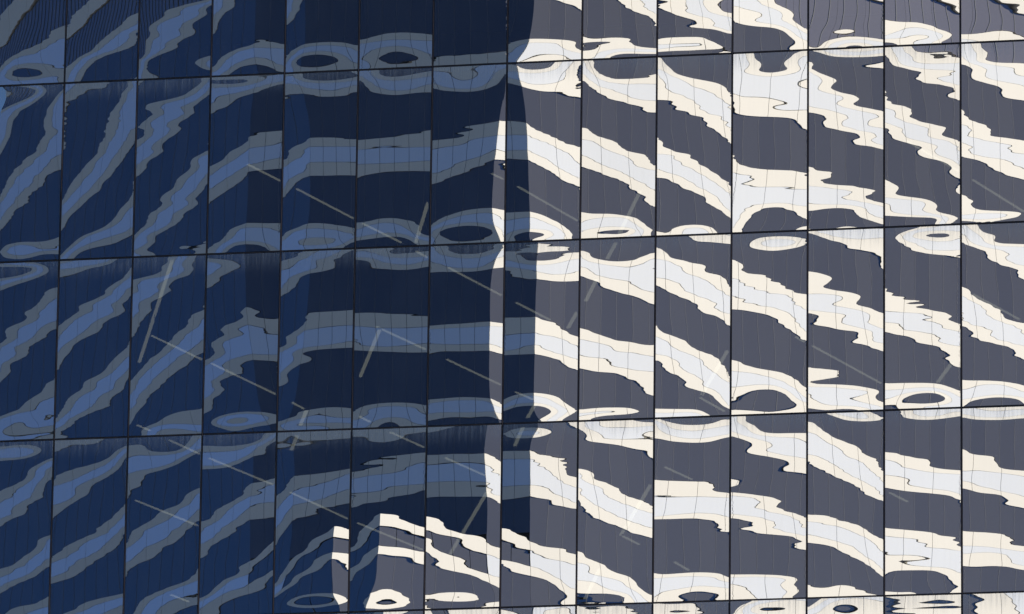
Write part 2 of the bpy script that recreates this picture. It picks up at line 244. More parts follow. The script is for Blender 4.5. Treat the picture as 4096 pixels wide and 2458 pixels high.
16,31,64,65,32,22,21,16,7,3,22,0,-15,-1,11,18,2,-13,1,6,-5,-19,-22,-19,-15,-13,-9,-6,1,3,-4,-13,-1,6,-9,-8,-1,3,-5,-12,-15,-13,-9,-6,-1,-1,
63,22,41,54,17,12,12,18,0,-3,-1,-8,-3,-14,17,16,-9,-7,0,0,-8,-19,-24,-20,-18,-16,-13,-12,-5,-3,-10,-17,-5,5,-10,-13,-6,13,2,-10,-13,-13,-11,-7,-3,-1,
35,17,32,30,1,5,19,6,-17,-13,-17,0,-15,-18,9,8,1,-2,0,-1,-11,-23,-25,-20,-17,-17,-17,-13,-13,-17,-16,-21,-14,-5,-10,-6,1,9,5,-4,-10,-11,-10,-7,-4,-2,
-46,16,28,23,-11,4,0,-14,-10,-18,-18,-15,-18,-11,5,14,4,2,2,-1,-11,-28,-28,-18,-17,-21,-18,-16,-24,-23,-25,-25,-19,-8,-3,-2,5,12,8,-2,-8,-9,-8,-7,-4,-2,
-99,14,27,18,-13,-4,-10,-14,-13,-17,-24,-17,-18,-11,8,14,6,3,4,-1,-11,-32,-28,-18,-17,-23,-19,-19,-29,-26,-30,-27,-19,-7,-2,1,7,13,9,0,-6,-8,-8,-7,-4,-2,
-737,21,46,75,78,72,61,46,31,17,9,21,23,1,17,26,26,13,15,17,21,25,19,16,12,8,2,-3,0,1,-3,-13,-10,-9,-17,-29,-38,-35,-37,-41,-44,-47,-49,-60,-46,-24,
-664,22,45,77,79,72,61,47,30,18,11,22,19,4,16,28,25,16,16,17,20,22,18,15,11,7,0,-3,-2,1,-5,-13,-10,-9,-16,-28,-35,-34,-36,-40,-45,-47,-49,-60,-46,-24,
-536,21,45,79,81,74,63,47,30,18,16,20,19,8,16,26,29,20,17,16,16,18,15,12,9,5,-1,-7,-3,-2,-5,-13,-11,-8,-16,-22,-30,-32,-36,-41,-45,-47,-51,-59,-47,-24,
-421,25,54,90,89,79,66,48,31,19,24,28,21,4,15,30,31,13,12,10,11,11,11,9,8,4,-3,-7,-3,-1,-8,-18,-14,-5,-11,-18,-26,-31,-35,-42,-48,-49,-46,-68,-51,-27,
-360,33,68,105,96,83,68,51,33,27,31,27,10,3,19,25,9,9,9,9,9,8,7,8,9,5,-3,-8,0,-6,-21,-16,-11,-11,-9,-15,-21,-27,-32,-39,-51,-56,-49,-78,-51,-27,
-322,38,78,119,98,81,66,53,38,35,29,12,3,1,12,19,8,4,3,4,6,7,4,4,13,5,-14,-8,-6,-6,-15,-15,-14,-12,-12,-14,-19,-23,-28,-39,-51,-58,-60,-68,-51,-25,
-279,39,79,120,85,71,60,50,44,33,27,12,-3,-2,6,7,1,-2,-4,-2,2,3,1,0,13,-2,-10,-7,-6,-8,-13,-15,-15,-15,-14,-15,-18,-21,-25,-34,-48,-58,-62,-69,-49,-25,
-227,36,72,93,66,54,59,52,39,28,12,3,-4,-3,0,0,-5,-9,-11,-7,-3,1,-3,3,14,-6,-12,-12,-12,-14,-15,-15,-14,-14,-14,-15,-16,-17,-21,-29,-45,-58,-63,-68,-48,-24,
-222,34,66,84,50,40,36,8,14,9,6,9,4,3,4,2,-6,-13,-13,-6,-5,-5,-1,-6,-18,-22,-18,-14,-9,-11,-11,-12,-11,-11,-12,-12,-13,-13,-13,-24,-47,-57,-64,-67,-48,-24,
-275,32,63,75,40,11,-5,-3,1,10,14,13,12,9,9,5,-4,-15,-14,-11,-17,-8,-13,-27,-28,-26,-18,-8,-4,-4,-7,-7,-7,-8,-9,-9,-10,-9,-8,-25,-49,-57,-62,-67,-48,-24,
-317,32,61,70,30,-3,-14,-12,-2,10,15,17,14,13,11,7,-4,-17,-16,-16,-22,-10,-21,-32,-34,-27,-16,-6,-1,-1,-3,-5,-5,-6,-7,-8,-8,-8,-6,-25,-50,-56,-63,-66,-47,-24,
-406,7,14,20,19,18,17,17,15,15,15,14,14,13,14,14,14,15,14,15,15,15,13,11,5,-3,-19,-37,-47,-45,-41,-43,-39,-26,-19,-17,-6,6,21,33,8,40,58,42,30,18,
-329,7,14,20,19,18,17,16,16,15,14,15,14,13,14,14,15,14,15,15,16,15,15,12,7,-2,-17,-34,-45,-42,-37,-40,-35,-23,-15,-12,-4,8,21,31,-4,21,32,26,27,16,
-195,7,14,21,18,18,17,17,15,15,15,14,14,14,14,14,14,15,15,16,17,17,16,15,10,2,-12,-31,-40,-37,-34,-29,-34,-10,-7,-13,4,8,22,15,-47,-29,-13,19,26,15,
-52,7,14,20,19,18,17,16,16,14,15,14,14,14,13,14,15,15,15,16,17,17,18,17,14,8,-5,-25,-44,-27,-18,-42,-42,-25,-4,-18,-12,-1,2,-32,-53,-39,-15,17,30,16,
32,7,15,20,19,18,16,16,16,15,14,14,13,14,13,13,14,14,15,14,16,16,16,16,14,8,-1,-27,-33,-18,-31,-44,-39,-22,-4,-13,-18,-2,-22,-37,-50,-40,-20,10,23,14,
59,7,14,20,19,18,17,16,15,14,15,13,13,13,13,13,13,13,13,14,13,14,14,14,12,10,-1,-8,-29,-21,-26,-39,-28,-31,-7,-9,-26,-8,-14,-40,-52,-44,-25,1,14,9,
27,7,15,20,19,17,17,16,15,15,14,13,13,13,13,13,12,13,12,13,13,14,14,15,17,15,14,-23,-33,-9,-19,-32,-27,-21,-4,-28,-25,-9,-19,-41,-56,-51,-32,-4,10,7,
-63,8,14,20,19,18,17,16,15,15,14,14,13,13,13,13,13,13,13,13,14,15,17,19,22,26,14,-25,-30,-14,-11,-43,-38,-15,-6,-18,-22,-20,-24,-40,-62,-60,-31,-1,11,7,
-210,7,15,20,19,18,17,16,16,15,14,14,14,13,14,14,13,14,15,15,16,17,20,23,27,33,20,-18,-53,-16,-40,-45,-28,-12,0,-13,-21,-24,-28,-41,-56,-59,-36,2,12,8,
-347,7,15,20,19,18,17,16,16,15,15,15,14,14,14,14,15,15,16,16,18,19,23,26,31,35,21,-47,-56,-31,-32,-38,-27,-8,-2,-9,-18,-22,-27,-35,-56,-63,-53,5,14,9,
-426,8,14,20,20,18,17,16,16,16,15,14,15,14,15,14,15,16,16,17,19,21,23,28,32,34,14,-56,-58,-30,-33,-36,-24,-7,0,-9,-17,-20,-26,-33,-60,-66,-59,7,15,9,
-294,1,1,-2,-8,-18,-35,-54,-62,-48,-29,-18,-18,-21,8,23,19,17,12,21,33,31,23,26,28,26,20,13,12,9,10,15,21,25,26,30,40,54,59,58,44,51,44,34,34,22,
-197,1,1,-1,-7,-17,-33,-53,-61,-47,-26,-21,-17,-20,8,22,17,15,11,21,30,29,21,23,27,24,17,13,11,10,10,15,23,27,27,32,42,50,57,49,36,47,42,32,35,22,
-25,1,2,0,-4,-13,-28,-53,-57,-44,-23,-13,-26,-17,7,19,15,11,5,16,36,18,7,25,24,19,14,11,11,10,11,17,26,29,30,35,43,60,35,16,31,48,40,20,39,22,
166,1,2,3,-1,-7,-20,-40,-54,-33,-14,-28,-35,-13,2,7,12,0,-2,24,27,-6,8,19,21,15,11,12,13,12,10,18,30,37,27,30,42,35,29,15,7,41,25,34,51,28,
290,1,3,3,2,-2,-11,-31,-50,-32,-16,-24,-34,-23,-1,9,-2,-15,-4,15,10,5,5,13,14,11,8,11,16,16,9,18,37,37,17,23,34,41,35,2,1,10,11,25,41,24,
356,1,2,4,4,3,1,-24,-45,-40,-19,-15,-26,-33,-2,-6,-17,-15,-8,4,6,0,2,8,9,6,-1,7,22,15,4,16,36,24,20,21,35,38,9,7,4,-2,-25,-30,12,9,
376,0,2,5,4,9,8,-30,-41,-39,-13,-16,-36,-32,-7,-15,-18,-19,-14,-5,-3,-8,-5,3,5,-1,-3,5,8,4,2,12,29,35,18,16,28,15,10,-1,-8,-21,-40,-33,1,4,
357,-1,0,8,2,7,-15,-8,-34,-44,-21,-31,-32,-25,-17,-16,-21,-22,-19,-10,-10,-18,-24,-6,1,-5,-6,-8,3,8,0,-2,31,25,6,17,20,13,2,-5,-13,-19,-22,-14,-2,2,
317,-4,-9,10,2,-12,-13,-38,-54,-40,-27,-25,-30,-24,-18,-18,-21,-26,-24,-15,-4,-46,-41,-14,-8,-9,-12,-7,-3,-1,-8,-9,14,19,15,16,18,12,4,-5,-10,-11,-9,0,5,4,
265,-7,-12,-10,-27,-22,-31,-52,-44,-36,-23,-24,-25,-22,-18,-17,-23,-28,-33,-14,-20,-56,-40,-22,-12,-18,-14,-12,-19,-7,-7,-3,13,21,16,18,19,13,6,-2,-6,-5,1,10,9,5,
221,-9,-15,-21,-38,-30,-37,-50,-44,-33,-21,-22,-23,-21,-17,-18,-23,-31,-38,-15,-26,-58,-44,-22,-18,-22,-15,-19,-20,-9,-6,-2,14,22,18,18,20,14,7,0,-4,-1,5,16,10,6,
-439,0,2,3,5,7,3,-19,-30,-14,-7,-5,-14,-14,4,9,14,13,17,27,33,43,30,19,9,4,1,2,7,13,16,21,20,32,38,28,30,39,34,34,43,58,58,16,8,6,
-336,1,2,4,5,7,4,-19,-30,-13,-7,-5,-14,-14,4,9,12,12,17,26,32,40,28,17,11,5,3,6,10,13,19,18,17,30,33,20,27,38,33,33,41,49,43,4,5,4,
-149,0,2,5,6,11,6,-27,-26,-10,-6,-7,-12,-15,5,6,8,10,17,25,29,30,25,17,12,9,7,10,16,20,14,6,21,27,6,14,27,35,28,33,36,30,1,-16,3,4,
64,1,1,4,4,10,14,-21,-25,-12,-1,-4,-19,-24,2,5,5,9,14,18,20,21,18,16,15,13,8,15,12,5,5,7,10,6,11,10,18,23,26,21,15,1,-29,-41,-11,-4,
216,-1,1,5,1,17,19,-11,-30,-18,-3,-9,-19,-19,-6,-1,1,5,8,11,11,11,10,8,15,18,7,7,2,3,2,0,4,11,10,8,12,16,14,5,-13,-17,-34,-66,-46,-21,
334,-5,-11,13,9,16,19,-25,-34,-27,-6,-13,-18,-18,-13,-7,-6,-1,3,5,3,3,5,7,9,7,3,-1,1,0,0,3,6,7,6,6,7,6,2,-14,-32,-25,-32,-75,-49,-24,
449,-8,-12,-35,-22,10,-1,-26,-28,-19,-12,-17,-21,-20,-17,-14,-14,-8,-3,1,-9,-2,4,5,2,-1,-7,0,1,0,2,3,4,5,3,2,1,-1,-8,-22,-22,-17,-22,-67,-47,-24,
439,-13,-24,-44,-38,-7,-6,-18,-23,-19,-17,-20,-25,-24,-19,-18,-24,-18,-7,0,-8,-8,-2,-2,-1,-2,-8,-2,3,0,0,2,2,2,1,-1,-2,-3,-8,-14,-12,-7,-9,-43,-38,-20,
332,-17,-38,-36,-32,-25,-15,-15,-19,-18,-20,-26,-32,-30,-22,-18,-27,-20,-11,-3,-12,-13,-6,-6,-3,-1,-7,-2,3,0,-1,0,0,1,-1,-2,-2,-2,0,-2,-3,4,9,-21,-25,-13,
206,-17,-31,-40,-33,-24,-17,-18,-19,-20,-22,-30,-39,-34,-23,-15,-25,-21,-15,-7,-23,-15,-5,-4,-3,-5,-5,-1,2,1,0,0,0,1,0,0,0,2,6,6,4,12,19,-6,-14,-9,
135,-17,-32,-39,-33,-26,-17,-18,-20,-21,-24,-32,-44,-34,-22,-14,-27,-21,-16,-11,-28,-14,-4,-4,-3,-5,-4,-1,2,1,0,0,1,1,1,0,2,4,10,10,8,16,25,0,-9,-7,
-356,6,11,4,3,2,0,5,7,1,-2,0,4,11,10,17,31,32,20,10,3,0,-2,-5,-7,2,13,24,4,-2,-1,5,-6,-8,3,10,2,-8,-20,-26,-27,-20,-9,-1,-1,-1,
-305,8,13,8,7,8,2,9,10,4,-1,0,5,13,12,19,30,31,19,10,3,2,0,-4,-5,2,13,17,-1,-3,-1,4,-7,-7,3,8,2,-10,-19,-27,-27,-20,-11,-1,-2,-1,
-224,9,17,17,20,16,8,17,19,8,-1,1,7,17,17,21,28,27,19,10,4,3,2,1,-4,3,7,-2,-2,-3,1,1,-9,-5,3,6,1,-9,-20,-27,-30,-22,-12,-1,-4,-3,
-176,13,25,36,37,43,24,24,28,24,1,-3,9,19,18,20,24,22,16,6,4,4,4,-4,-13,1,3,-1,-8,-2,3,-3,-4,-2,4,4,2,-7,-17,-29,-31,-30,-29,-25,-14,-7,
-171,17,33,54,64,71,38,31,37,33,0,-1,4,12,15,16,18,17,13,1,-5,5,2,-5,-7,-1,2,-3,-6,-2,5,0,-4,-3,1,3,0,-8,-18,-30,-46,-47,-45,-40,-24,-12,
-186,21,42,70,85,88,54,38,47,28,0,-4,0,4,6,8,11,12,8,-4,-4,3,2,-2,-5,0,6,-2,-9,-1,4,-2,-6,-6,-2,-1,0,-11,-24,-43,-51,-55,-55,-49,-29,-14,
-202,23,48,80,92,102,57,51,44,13,-1,-5,-4,-2,-2,-1,1,6,8,-2,0,3,-2,-3,-5,-1,5,-2,-7,-5,-2,-6,-9,-10,-5,-3,-1,-13,-37,-48,-54,-55,-53,-50,-31,-15,
-213,24,50,86,96,86,62,41,14,11,-1,-3,-3,-2,-4,-6,-5,7,9,-15,-4,-5,-1,-1,-9,-7,-2,-1,-5,-5,-5,-9,-14,-14,-11,-5,0,-19,-43,-48,-50,-48,-49,-47,-32,-15,
-251,24,48,81,69,68,43,14,17,11,6,3,2,2,-1,-7,-14,-8,-7,-12,-11,-6,-7,-13,-12,-5,0,0,-1,-3,-5,-10,-16,-19,-13,-8,-5,-35,-42,-42,-34,-38,-44,-46,-31,-16,
-331,22,47,62,66,55,23,19,15,14,8,6,4,4,1,-15,-21,-13,-8,-19,-14,-12,-17,-14,-9,-2,2,3,1,-1,-4,-9,-17,-24,-14,-11,-20,-32,-39,-34,-22,-32,-41,-45,-31,-15,
-386,21,44,61,60,48,20,16,17,14,10,7,5,4,1,-18,-23,-15,-12,-22,-15,-16,-19,-14,-8,-1,4,4,2,0,-4,-9,-18,-27,-15,-14,-21,-33,-35,-31,-16,-30,-39,-45,-31,-15,
-500,11,21,31,29,28,27,25,24,23,21,19,18,15,14,12,10,8,5,2,0,-3,-8,-12,-16,-22,-21,-9,0,2,3,0,5,17,20,16,12,5,-7,-19,-21,-14,-12,-20,-23,-14,
-415,11,21,31,29,28,27,25,24,22,21,19,17,16,14,12,9,8,5,3,0,-3,-7,-11,-16,-21,-20,-9,0,2,-2,-2,5,17,20,16,13,5,-6,-20,-24,-16,-12,-20,-24,-15,
-265,11,21,31,29,28,26,25,24,22,20,19,17,16,13,12,9,7,5,3,0,-2,-6,-10,-15,-19,-19,-5,1,-11,-9,-1,7,17,18,16,14,9,-4,-18,-24,-27,-18,-23,-28,-16,
-99,11,21,31,29,27,26,25,23,22,20,18,16,15,13,11,8,7,4,2,-1,-3,-7,-10,-14,-19,-27,-9,-3,-11,-6,0,8,14,16,15,16,11,0,-20,-35,-38,-39,-42,-35,-19,
8,11,21,30,29,28,25,25,22,21,19,18,15,14,12,9,8,5,2,0,-2,-6,-9,-12,-17,-21,-23,-8,-1,-8,-8,-2,4,9,10,11,16,22,-11,-37,-28,-36,-51,-65,-39,-20,
56,11,21,30,29,27,25,24,22,20,18,17,14,13,10,8,5,3,1,-2,-6,-8,-12,-14,-18,-19,-17,-12,-8,-7,-6,-3,1,4,5,2,4,23,-7,-29,-28,-35,-49,-51,-36,-18,
45,11,21,30,28,26,25,23,22,19,18,15,13,11,9,6,4,1,-2,-5,-8,-11,-15,-18,-20,-22,-20,-13,-9,-7,-7,-3,1,4,4,3,2,17,-2,-24,-19,-25,-35,-46,-30,-15,
-25,11,20,30,28,26,24,23,21,18,17,14,12,10,7,5,1,-1,-4,-7,-11,-14,-18,-20,-23,-23,-21,-15,-12,-8,-7,-4,0,3,4,5,8,12,3,-11,-15,-15,-23,-37,-21,-10,
-154,11,20,29,28,26,24,22,20,18,15,13,11,9,5,3,0,-2,-7,-9,-13,-16,-20,-22,-24,-24,-22,-17,-14,-10,-8,-5,-2,1,3,6,13,20,9,-9,-12,-4,5,-18,-7,-4,
-279,10,21,29,27,26,24,21,20,17,15,12,11,7,5,2,-1,-4,-7,-11,-14,-17,-21,-23,-25,-24,-23,-19,-14,-12,-9,-6,-3,0,3,8,15,29,15,-7,-8,2,12,1,-7,-3,
-352,11,20,29,28,25,24,21,19,17,15,12,10,7,5,1,-1,-5,-7,-12,-14,-18,-21,-24,-25,-25,-23,-20,-15,-12,-9,-7,-3,0,3,8,17,33,19,-7,-5,5,16,4,-4,-3,
-256,0,7,28,13,-9,-16,-8,-1,-3,-9,-8,-5,-1,2,6,9,12,14,10,9,10,13,2,0,1,0,-6,-9,-8,-6,-6,-7,0,5,7,7,1,-7,-13,-11,-10,-17,-18,-7,-5,
-213,3,9,36,17,-5,-13,-6,1,-1,-7,-7,-3,-1,2,6,9,12,13,10,7,10,13,3,0,2,-1,-6,-9,-7,-5,-6,-5,1,6,8,7,1,-8,-13,-12,-9,-16,-17,-7,-5,
-144,5,15,52,28,3,-8,0,4,1,-3,-3,-2,-1,2,5,9,11,12,9,6,7,15,7,-1,1,-3,-7,-6,-5,-3,-4,-2,2,8,8,9,1,-8,-16,-14,-11,-9,-10,-6,-4,
-79,10,23,69,49,15,9,-2,6,6,-1,-2,-3,-2,-1,3,6,11,14,8,2,9,11,1,2,1,-3,-4,0,0,-1,-2,-1,3,8,11,11,6,-7,-14,-12,-7,-25,-48,-37,-21,
-44,14,32,81,62,31,19,0,6,6,-1,-4,-6,-5,-5,-2,2,8,13,12,5,9,6,3,2,2,-2,2,4,0,-2,-4,-3,1,5,9,12,8,-10,-29,-18,-20,-46,-74,-53,-27,
-28,16,39,90,68,38,20,9,1,-1,-5,-7,-10,-8,-7,-6,0,9,16,11,10,6,4,7,5,-8,2,5,1,-2,-4,-6,-5,-3,0,2,5,3,-13,-29,-27,-22,-34,-77,-55,-28,
5,15,31,83,65,23,24,2,-6,-10,-11,-12,-10,-8,-8,-6,-1,9,14,3,10,8,6,7,1,-11,2,4,2,-1,-5,-5,-6,-3,-2,2,4,6,-10,-28,-27,-21,-30,-75,-51,-26,
2,16,36,64,32,12,9,1,-6,-11,-12,-12,-11,-9,-7,-5,-1,5,7,6,7,6,3,0,-5,-7,-2,4,2,0,-3,-5,-5,-4,-2,0,4,7,-2,-20,-19,-13,-10,-51,-41,-20,
-69,17,37,56,15,-12,-3,-3,-6,-10,-11,-12,-11,-9,-7,-4,-1,1,3,5,5,3,-2,-4,-6,-7,-2,1,2,0,-2,-4,-5,-4,-2,1,5,8,1,-13,-8,-3,0,-7,-13,-7,
-160,17,36,50,2,-13,-10,-6,-8,-10,-12,-12,-11,-9,-7,-4,-1,0,0,2,4,1,-4,-5,-7,-7,-2,1,1,0,-2,-4,-5,-3,-2,2,6,9,3,-5,1,4,7,5,2,-1,
-215,16,36,46,-3,-16,-11,-7,-9,-11,-12,-12,-11,-9,-7,-4,-1,0,-2,1,3,0,-5,-6,-7,-6,-3,0,2,-1,-2,-4,-4,-3,-1,2,7,10,4,-2,5,7,11,11,5,1,
409,-44,-86,-83,-30,-23,-24,-31,-28,-28,-34,-37,-40,-45,-47,-50,-50,-50,-51,-55,-51,-38,-32,-24,-9,9,15,9,-3,-6,-3,4,9,26,46,51,41,38,51,79,41,-5,-9,20,24,14,
466,-43,-84,-80,-29,-24,-25,-30,-28,-26,-31,-35,-38,-42,-46,-47,-47,-46,-48,-51,-47,-34,-28,-23,-7,10,16,8,-3,-8,0,5,10,26,44,50,38,35,48,75,31,-14,-15,17,24,13,
557,-40,-78,-75,-28,-24,-25,-33,-27,-18,-27,-31,-35,-38,-41,-43,-41,-39,-39,-44,-39,-26,-17,-22,-7,15,16,4,-8,-7,1,18,7,21,47,45,20,39,48,59,9,-33,-25,14,21,12,
606,-32,-60,-67,-29,-20,-31,-28,-18,-16,-20,-25,-29,-33,-35,-37,-33,-29,-29,-32,-24,-2,-21,-29,-12,6,16,-2,-13,9,26,9,-14,7,34,35,38,49,57,40,-31,-65,-65,12,21,12,
571,-26,-47,-47,-28,-16,-17,-21,-18,-17,-18,-22,-25,-28,-30,-36,-27,-18,-15,-29,-26,-3,-12,-14,-8,7,9,-10,-7,7,17,3,5,12,27,36,40,46,46,23,-39,-85,-92,9,22,13,
477,-20,-36,-41,-21,-6,-12,-17,-17,-17,-17,-21,-23,-26,-30,-34,-24,-8,-7,-21,-15,5,-1,-5,-1,8,7,-3,-11,3,20,24,8,13,23,30,36,41,43,21,-44,-85,-93,4,25,13,
341,-17,-31,-35,-20,-13,-10,-12,-13,-13,-15,-16,-20,-22,-26,-27,-17,-3,-4,-10,-6,8,6,4,5,14,25,2,-3,7,18,20,18,17,22,26,30,34,34,23,-31,-66,-51,17,25,15,
169,-14,-27,-31,-21,-14,-11,-10,-11,-10,-12,-14,-17,-19,-21,-22,-11,3,5,-7,0,15,13,12,15,23,28,11,4,14,24,27,23,22,26,29,34,37,38,38,-13,-39,-10,33,32,18,
-46,-12,-24,-30,-20,-15,-10,-8,-9,-9,-9,-11,-13,-15,-17,-14,-6,3,12,4,5,17,20,22,25,31,29,13,9,21,31,34,34,34,36,40,46,49,51,41,9,-14,8,50,40,22,
-221,-12,-24,-28,-20,-14,-9,-8,-7,-7,-8,-9,-10,-12,-13,-10,-4,5,12,9,11,19,23,27,31,35,32,17,12,25,37,41,41,42,44,50,56,60,61,52,20,2,20,60,49,25,
-318,-12,-23,-28,-20,-13,-9,-8,-6,-6,-7,-8,-9,-10,-11,-9,-1,4,12,13,13,20,25,29,33,38,33,19,14,28,39,44,45,46,50,54,61,65,68,57,25,10,26,63,53,27,
-734,35,67,88,63,54,47,56,56,32,0,-2,-2,-2,0,1,3,3,2,-1,4,14,10,4,7,16,11,2,-5,5,17,10,-8,-17,-17,-15,-12,-6,2,14,-1,-31,-45,-47,-28,-13,
-680,35,68,90,68,59,51,59,59,37,7,2,0,0,1,2,5,4,2,-1,5,15,12,5,5,12,9,1,-6,3,15,8,-10,-19,-18,-16,-13,-8,0,10,-5,-35,-49,-50,-28,-13,
-590,36,71,94,80,68,60,65,65,52,16,8,4,2,3,5,7,7,4,-1,4,17,21,3,0,2,4,4,-10,-2,11,3,-16,-22,-20,-17,-13,-12,-6,8,-16,-53,-57,-52,-30,-13,
-497,39,75,107,98,85,71,74,75,68,25,13,6,4,5,7,12,12,11,5,6,11,10,1,-5,-3,-2,-7,-11,-9,-5,-10,-20,-22,-17,-12,-12,-7,-20,-37,-58,-59,-60,-48,-23,-11,
-436,41,83,120,112,97,85,82,83,66,32,15,8,4,5,10,17,18,17,2,1,0,0,-7,-10,0,-3,-13,-19,-18,-17,-20,-24,-24,-12,-3,-20,-41,-41,-56,-59,-59,-53,-42,-21,-10,
-409,45,89,135,123,105,94,90,79,48,32,20,11,7,6,11,25,20,0,-6,-2,-3,-3,-8,-11,4,-5,-20,-26,-26,-26,-26,-29,-33,-13,-2,-47,-45,-47,-50,-56,-55,-49,-43,-25,-12,
-424,46,95,150,137,102,97,89,52,47,32,20,14,10,7,5,20,9,-8,-5,-4,-6,-1,-4,-3,-3,-9,-21,-29,-28,-26,-26,-24,-36,-27,-25,-44,-44,-36,-47,-55,-52,-50,-45,-28,-13,
-454,43,83,156,137,79,83,63,61,48,34,21,11,11,0,-7,13,8,-10,-7,-3,-5,-1,-3,-3,1,-7,-18,-26,-27,-24,-15,-31,-40,-26,-23,-43,-43,-42,-41,-51,-54,-53,-49,-30,-15,
-456,38,73,117,52,37,56,78,72,61,43,25,8,11,-13,-7,9,2,-18,-7,0,-3,-3,4,9,7,-4,-23,-30,-30,-30,-41,-44,-39,-28,-24,-33,-49,-34,-28,-44,-49,-52,-49,-31,-15,
-502,32,65,55,33,29,52,72,75,65,48,26,3,-1,-16,-5,7,1,-14,-7,1,-6,-3,8,13,9,-5,-34,-38,-39,-44,-39,-47,-44,-26,-36,-51,-35,-24,-21,-33,-43,-47,-47,-30,-15,
-545,28,56,45,24,23,48,71,75,66,49,27,-2,-4,-19,-5,8,1,-13,-7,1,-6,-2,8,14,9,-6,-42,-41,-44,-45,-42,-50,-47,-29,-46,-49,-32,-17,-16,-29,-39,-44,-45,-30,-15,
-329,7,15,21,20,17,16,14,12,11,9,8,5,4,3,0,-2,-3,-5,-8,-10,-11,-14,-17,-18,-19,-19,-15,-3,15,19,28,18,6,-1,-10,-19,-32,-47,-55,-47,-39,-41,-39,-19,-8,
-255,7,15,21,20,18,16,14,13,11,10,8,6,5,3,2,-1,-2,-3,-6,-7,-9,-11,-12,-14,-15,-16,-13,-2,13,19,18,14,8,2,-5,-13,-26,-43,-52,-47,-46,-56,-51,-22,-9,
-127,8,15,21,20,18,16,16,13,12,11,9,8,6,5,4,2,1,-1,-2,-3,-4,-5,-6,-6,-6,-3,-11,-7,10,-2,5,17,13,11,5,-1,-14,-26,-41,-48,-85,-104,-62,-26,-11,
6,8,15,22,20,18,18,15,15,13,12,11,9,9,7,6,5,4,2,2,1,1,-1,-1,-1,-3,-6,-19,-13,-3,6,13,19,19,17,12,7,-2,-30,-57,-80,-113,-100,-69,-30,-14,
79,8,15,22,20,19,18,17,15,14,13,12,11,10,8,8,7,6,4,4,3,2,1,0,-2,-4,-9,-10,-6,2,7,13,18,17,13,8,2,-6,-43,-50,-92,-105,-96,-66,-34,-14,
92,8,15,22,21,19,18,17,16,15,14,12,12,11,9,9,8,6,6,5,4,2,2,-1,-1,-4,-5,-6,-3,2,8,12,14,14,12,8,3,-10,-39,-56,-91,-100,-91,-64,-32,-15,
44,8,16,22,20,20,18,18,16,15,14,13,13,11,10,9,8,8,6,5,4,3,1,0,-1,-3,-4,-4,-2,3,6,10,12,12,10,7,4,-7,-36,-51,-69,-98,-85,-60,-32,-15,
-64,8,16,22,21,20,18,18,16,15,15,13,13,11,10,10,8,8,6,5,4,3,1,0,-1,-3,-3,-4,-1,1,5,7,9,10,8,6,4,0,-25,-45,-48,-67,-80,-51,-29,-14,
-232,8,16,22,21,20,19,18,16,16,14,14,12,12,10,10,8,8,6,5,4,3,1,-1,-1,-3,-4,-4,-2,1,3,5,7,6,6,5,4,2,-2,-33,-35,-37,-35,-40,-26,-13,
-383,8,16,22,21,20,19,18,16,16,14,14,13,11,11,9,9,7,6,5,4,2,1,0,-2,-4,-4,-4,-2,0,2,4,5,6,4,5,5,6,10,-14,-19,-20,-27,-31,-23,-11,
-468,8,16,22,21,20,19,17,17,16,14,14,12,12,11,9,9,7,6,5,4,2,1,-1,-2,-4,-4,-4,-3,0,1,4,5,5,4,5,5,9,16,-6,-10,-12,-22,-29,-22,-11,
42,8,16,10,-19,-28,-29,-20,-13,-20,-24,-25,-24,-24,-22,-22,-21,-20,-18,-21,-22,-13,2,-4,-9,-8,-10,-13,-4,8,3,1,5,6,10,11,14,14,10,-5,-20,-14,-30,-37,-14,-3,
57,10,19,17,-12,-19,-23,-15,-10,-17,-21,-21,-21,-20,-20,-19,-19,-17,-16,-18,-20,-11,3,-6,-10,-7,-8,-13,-6,5,-4,-1,3,5,9,11,14,14,11,-6,-21,-25,-38,-40,-13,-3,
64,12,25,32,9,-3,-10,-7,-4,-10,-13,-14,-14,-15,-14,-14,-13,-13,-10,-15,-15,-5,-2,-11,-8,-5,-5,-8,-12,-15,-10,-3,1,4,7,10,12,13,10,0,-45,-39,-46,-44,-10,-3,
-21,22,44,83,44,20,10,9,3,0,-2,-3,-3,-5,-7,-7,-9,-9,-5,-6,-20,-9,2,-11,-15,-3,0,-16,-22,-15,-11,-5,-1,1,2,3,2,0,-5,-21,-40,-38,-48,-35,-6,3,
-91,31,64,104,60,40,28,16,14,14,12,9,7,5,2,-1,-6,-9,-3,-7,-14,-6,0,-14,-17,1,-4,-17,-17,-16,-13,-6,-3,0,1,0,-1,-7,-20,-28,-38,-38,-67,-48,10,10,
-152,34,72,115,73,42,38,24,18,22,20,19,16,14,9,5,-1,-4,-4,-6,-9,-5,-4,-11,-11,-4,-3,-8,-16,-14,-12,-7,-3,0,1,-1,-2,-7,-11,-27,-35,-31,-74,-70,20,12,
-235,34,72,116,77,45,44,32,20,23,24,22,19,17,14,8,5,2,1,-2,-6,-4,-5,-9,-8,-4,-1,-3,-10,-11,-10,-8,-5,-2,-2,-2,-3,-4,-3,-15,-30,-34,-52,-44,12,13,
-344,29,65,110,77,45,42,31,23,24,24,24,21,19,15,11,8,8,7,3,-2,-3,-5,-4,-4,-2,0,-2,-5,-7,-9,-8,-6,-4,-3,-3,-1,0,4,-2,-20,-24,-43,-33,21,16,
-483,22,47,103,66,40,35,25,26,26,25,25,24,20,18,14,11,12,12,7,2,-2,-2,-1,-1,1,2,3,-2,-5,-8,-8,-7,-5,-4,-3,-2,1,4,8,-2,-13,-24,20,45,24,
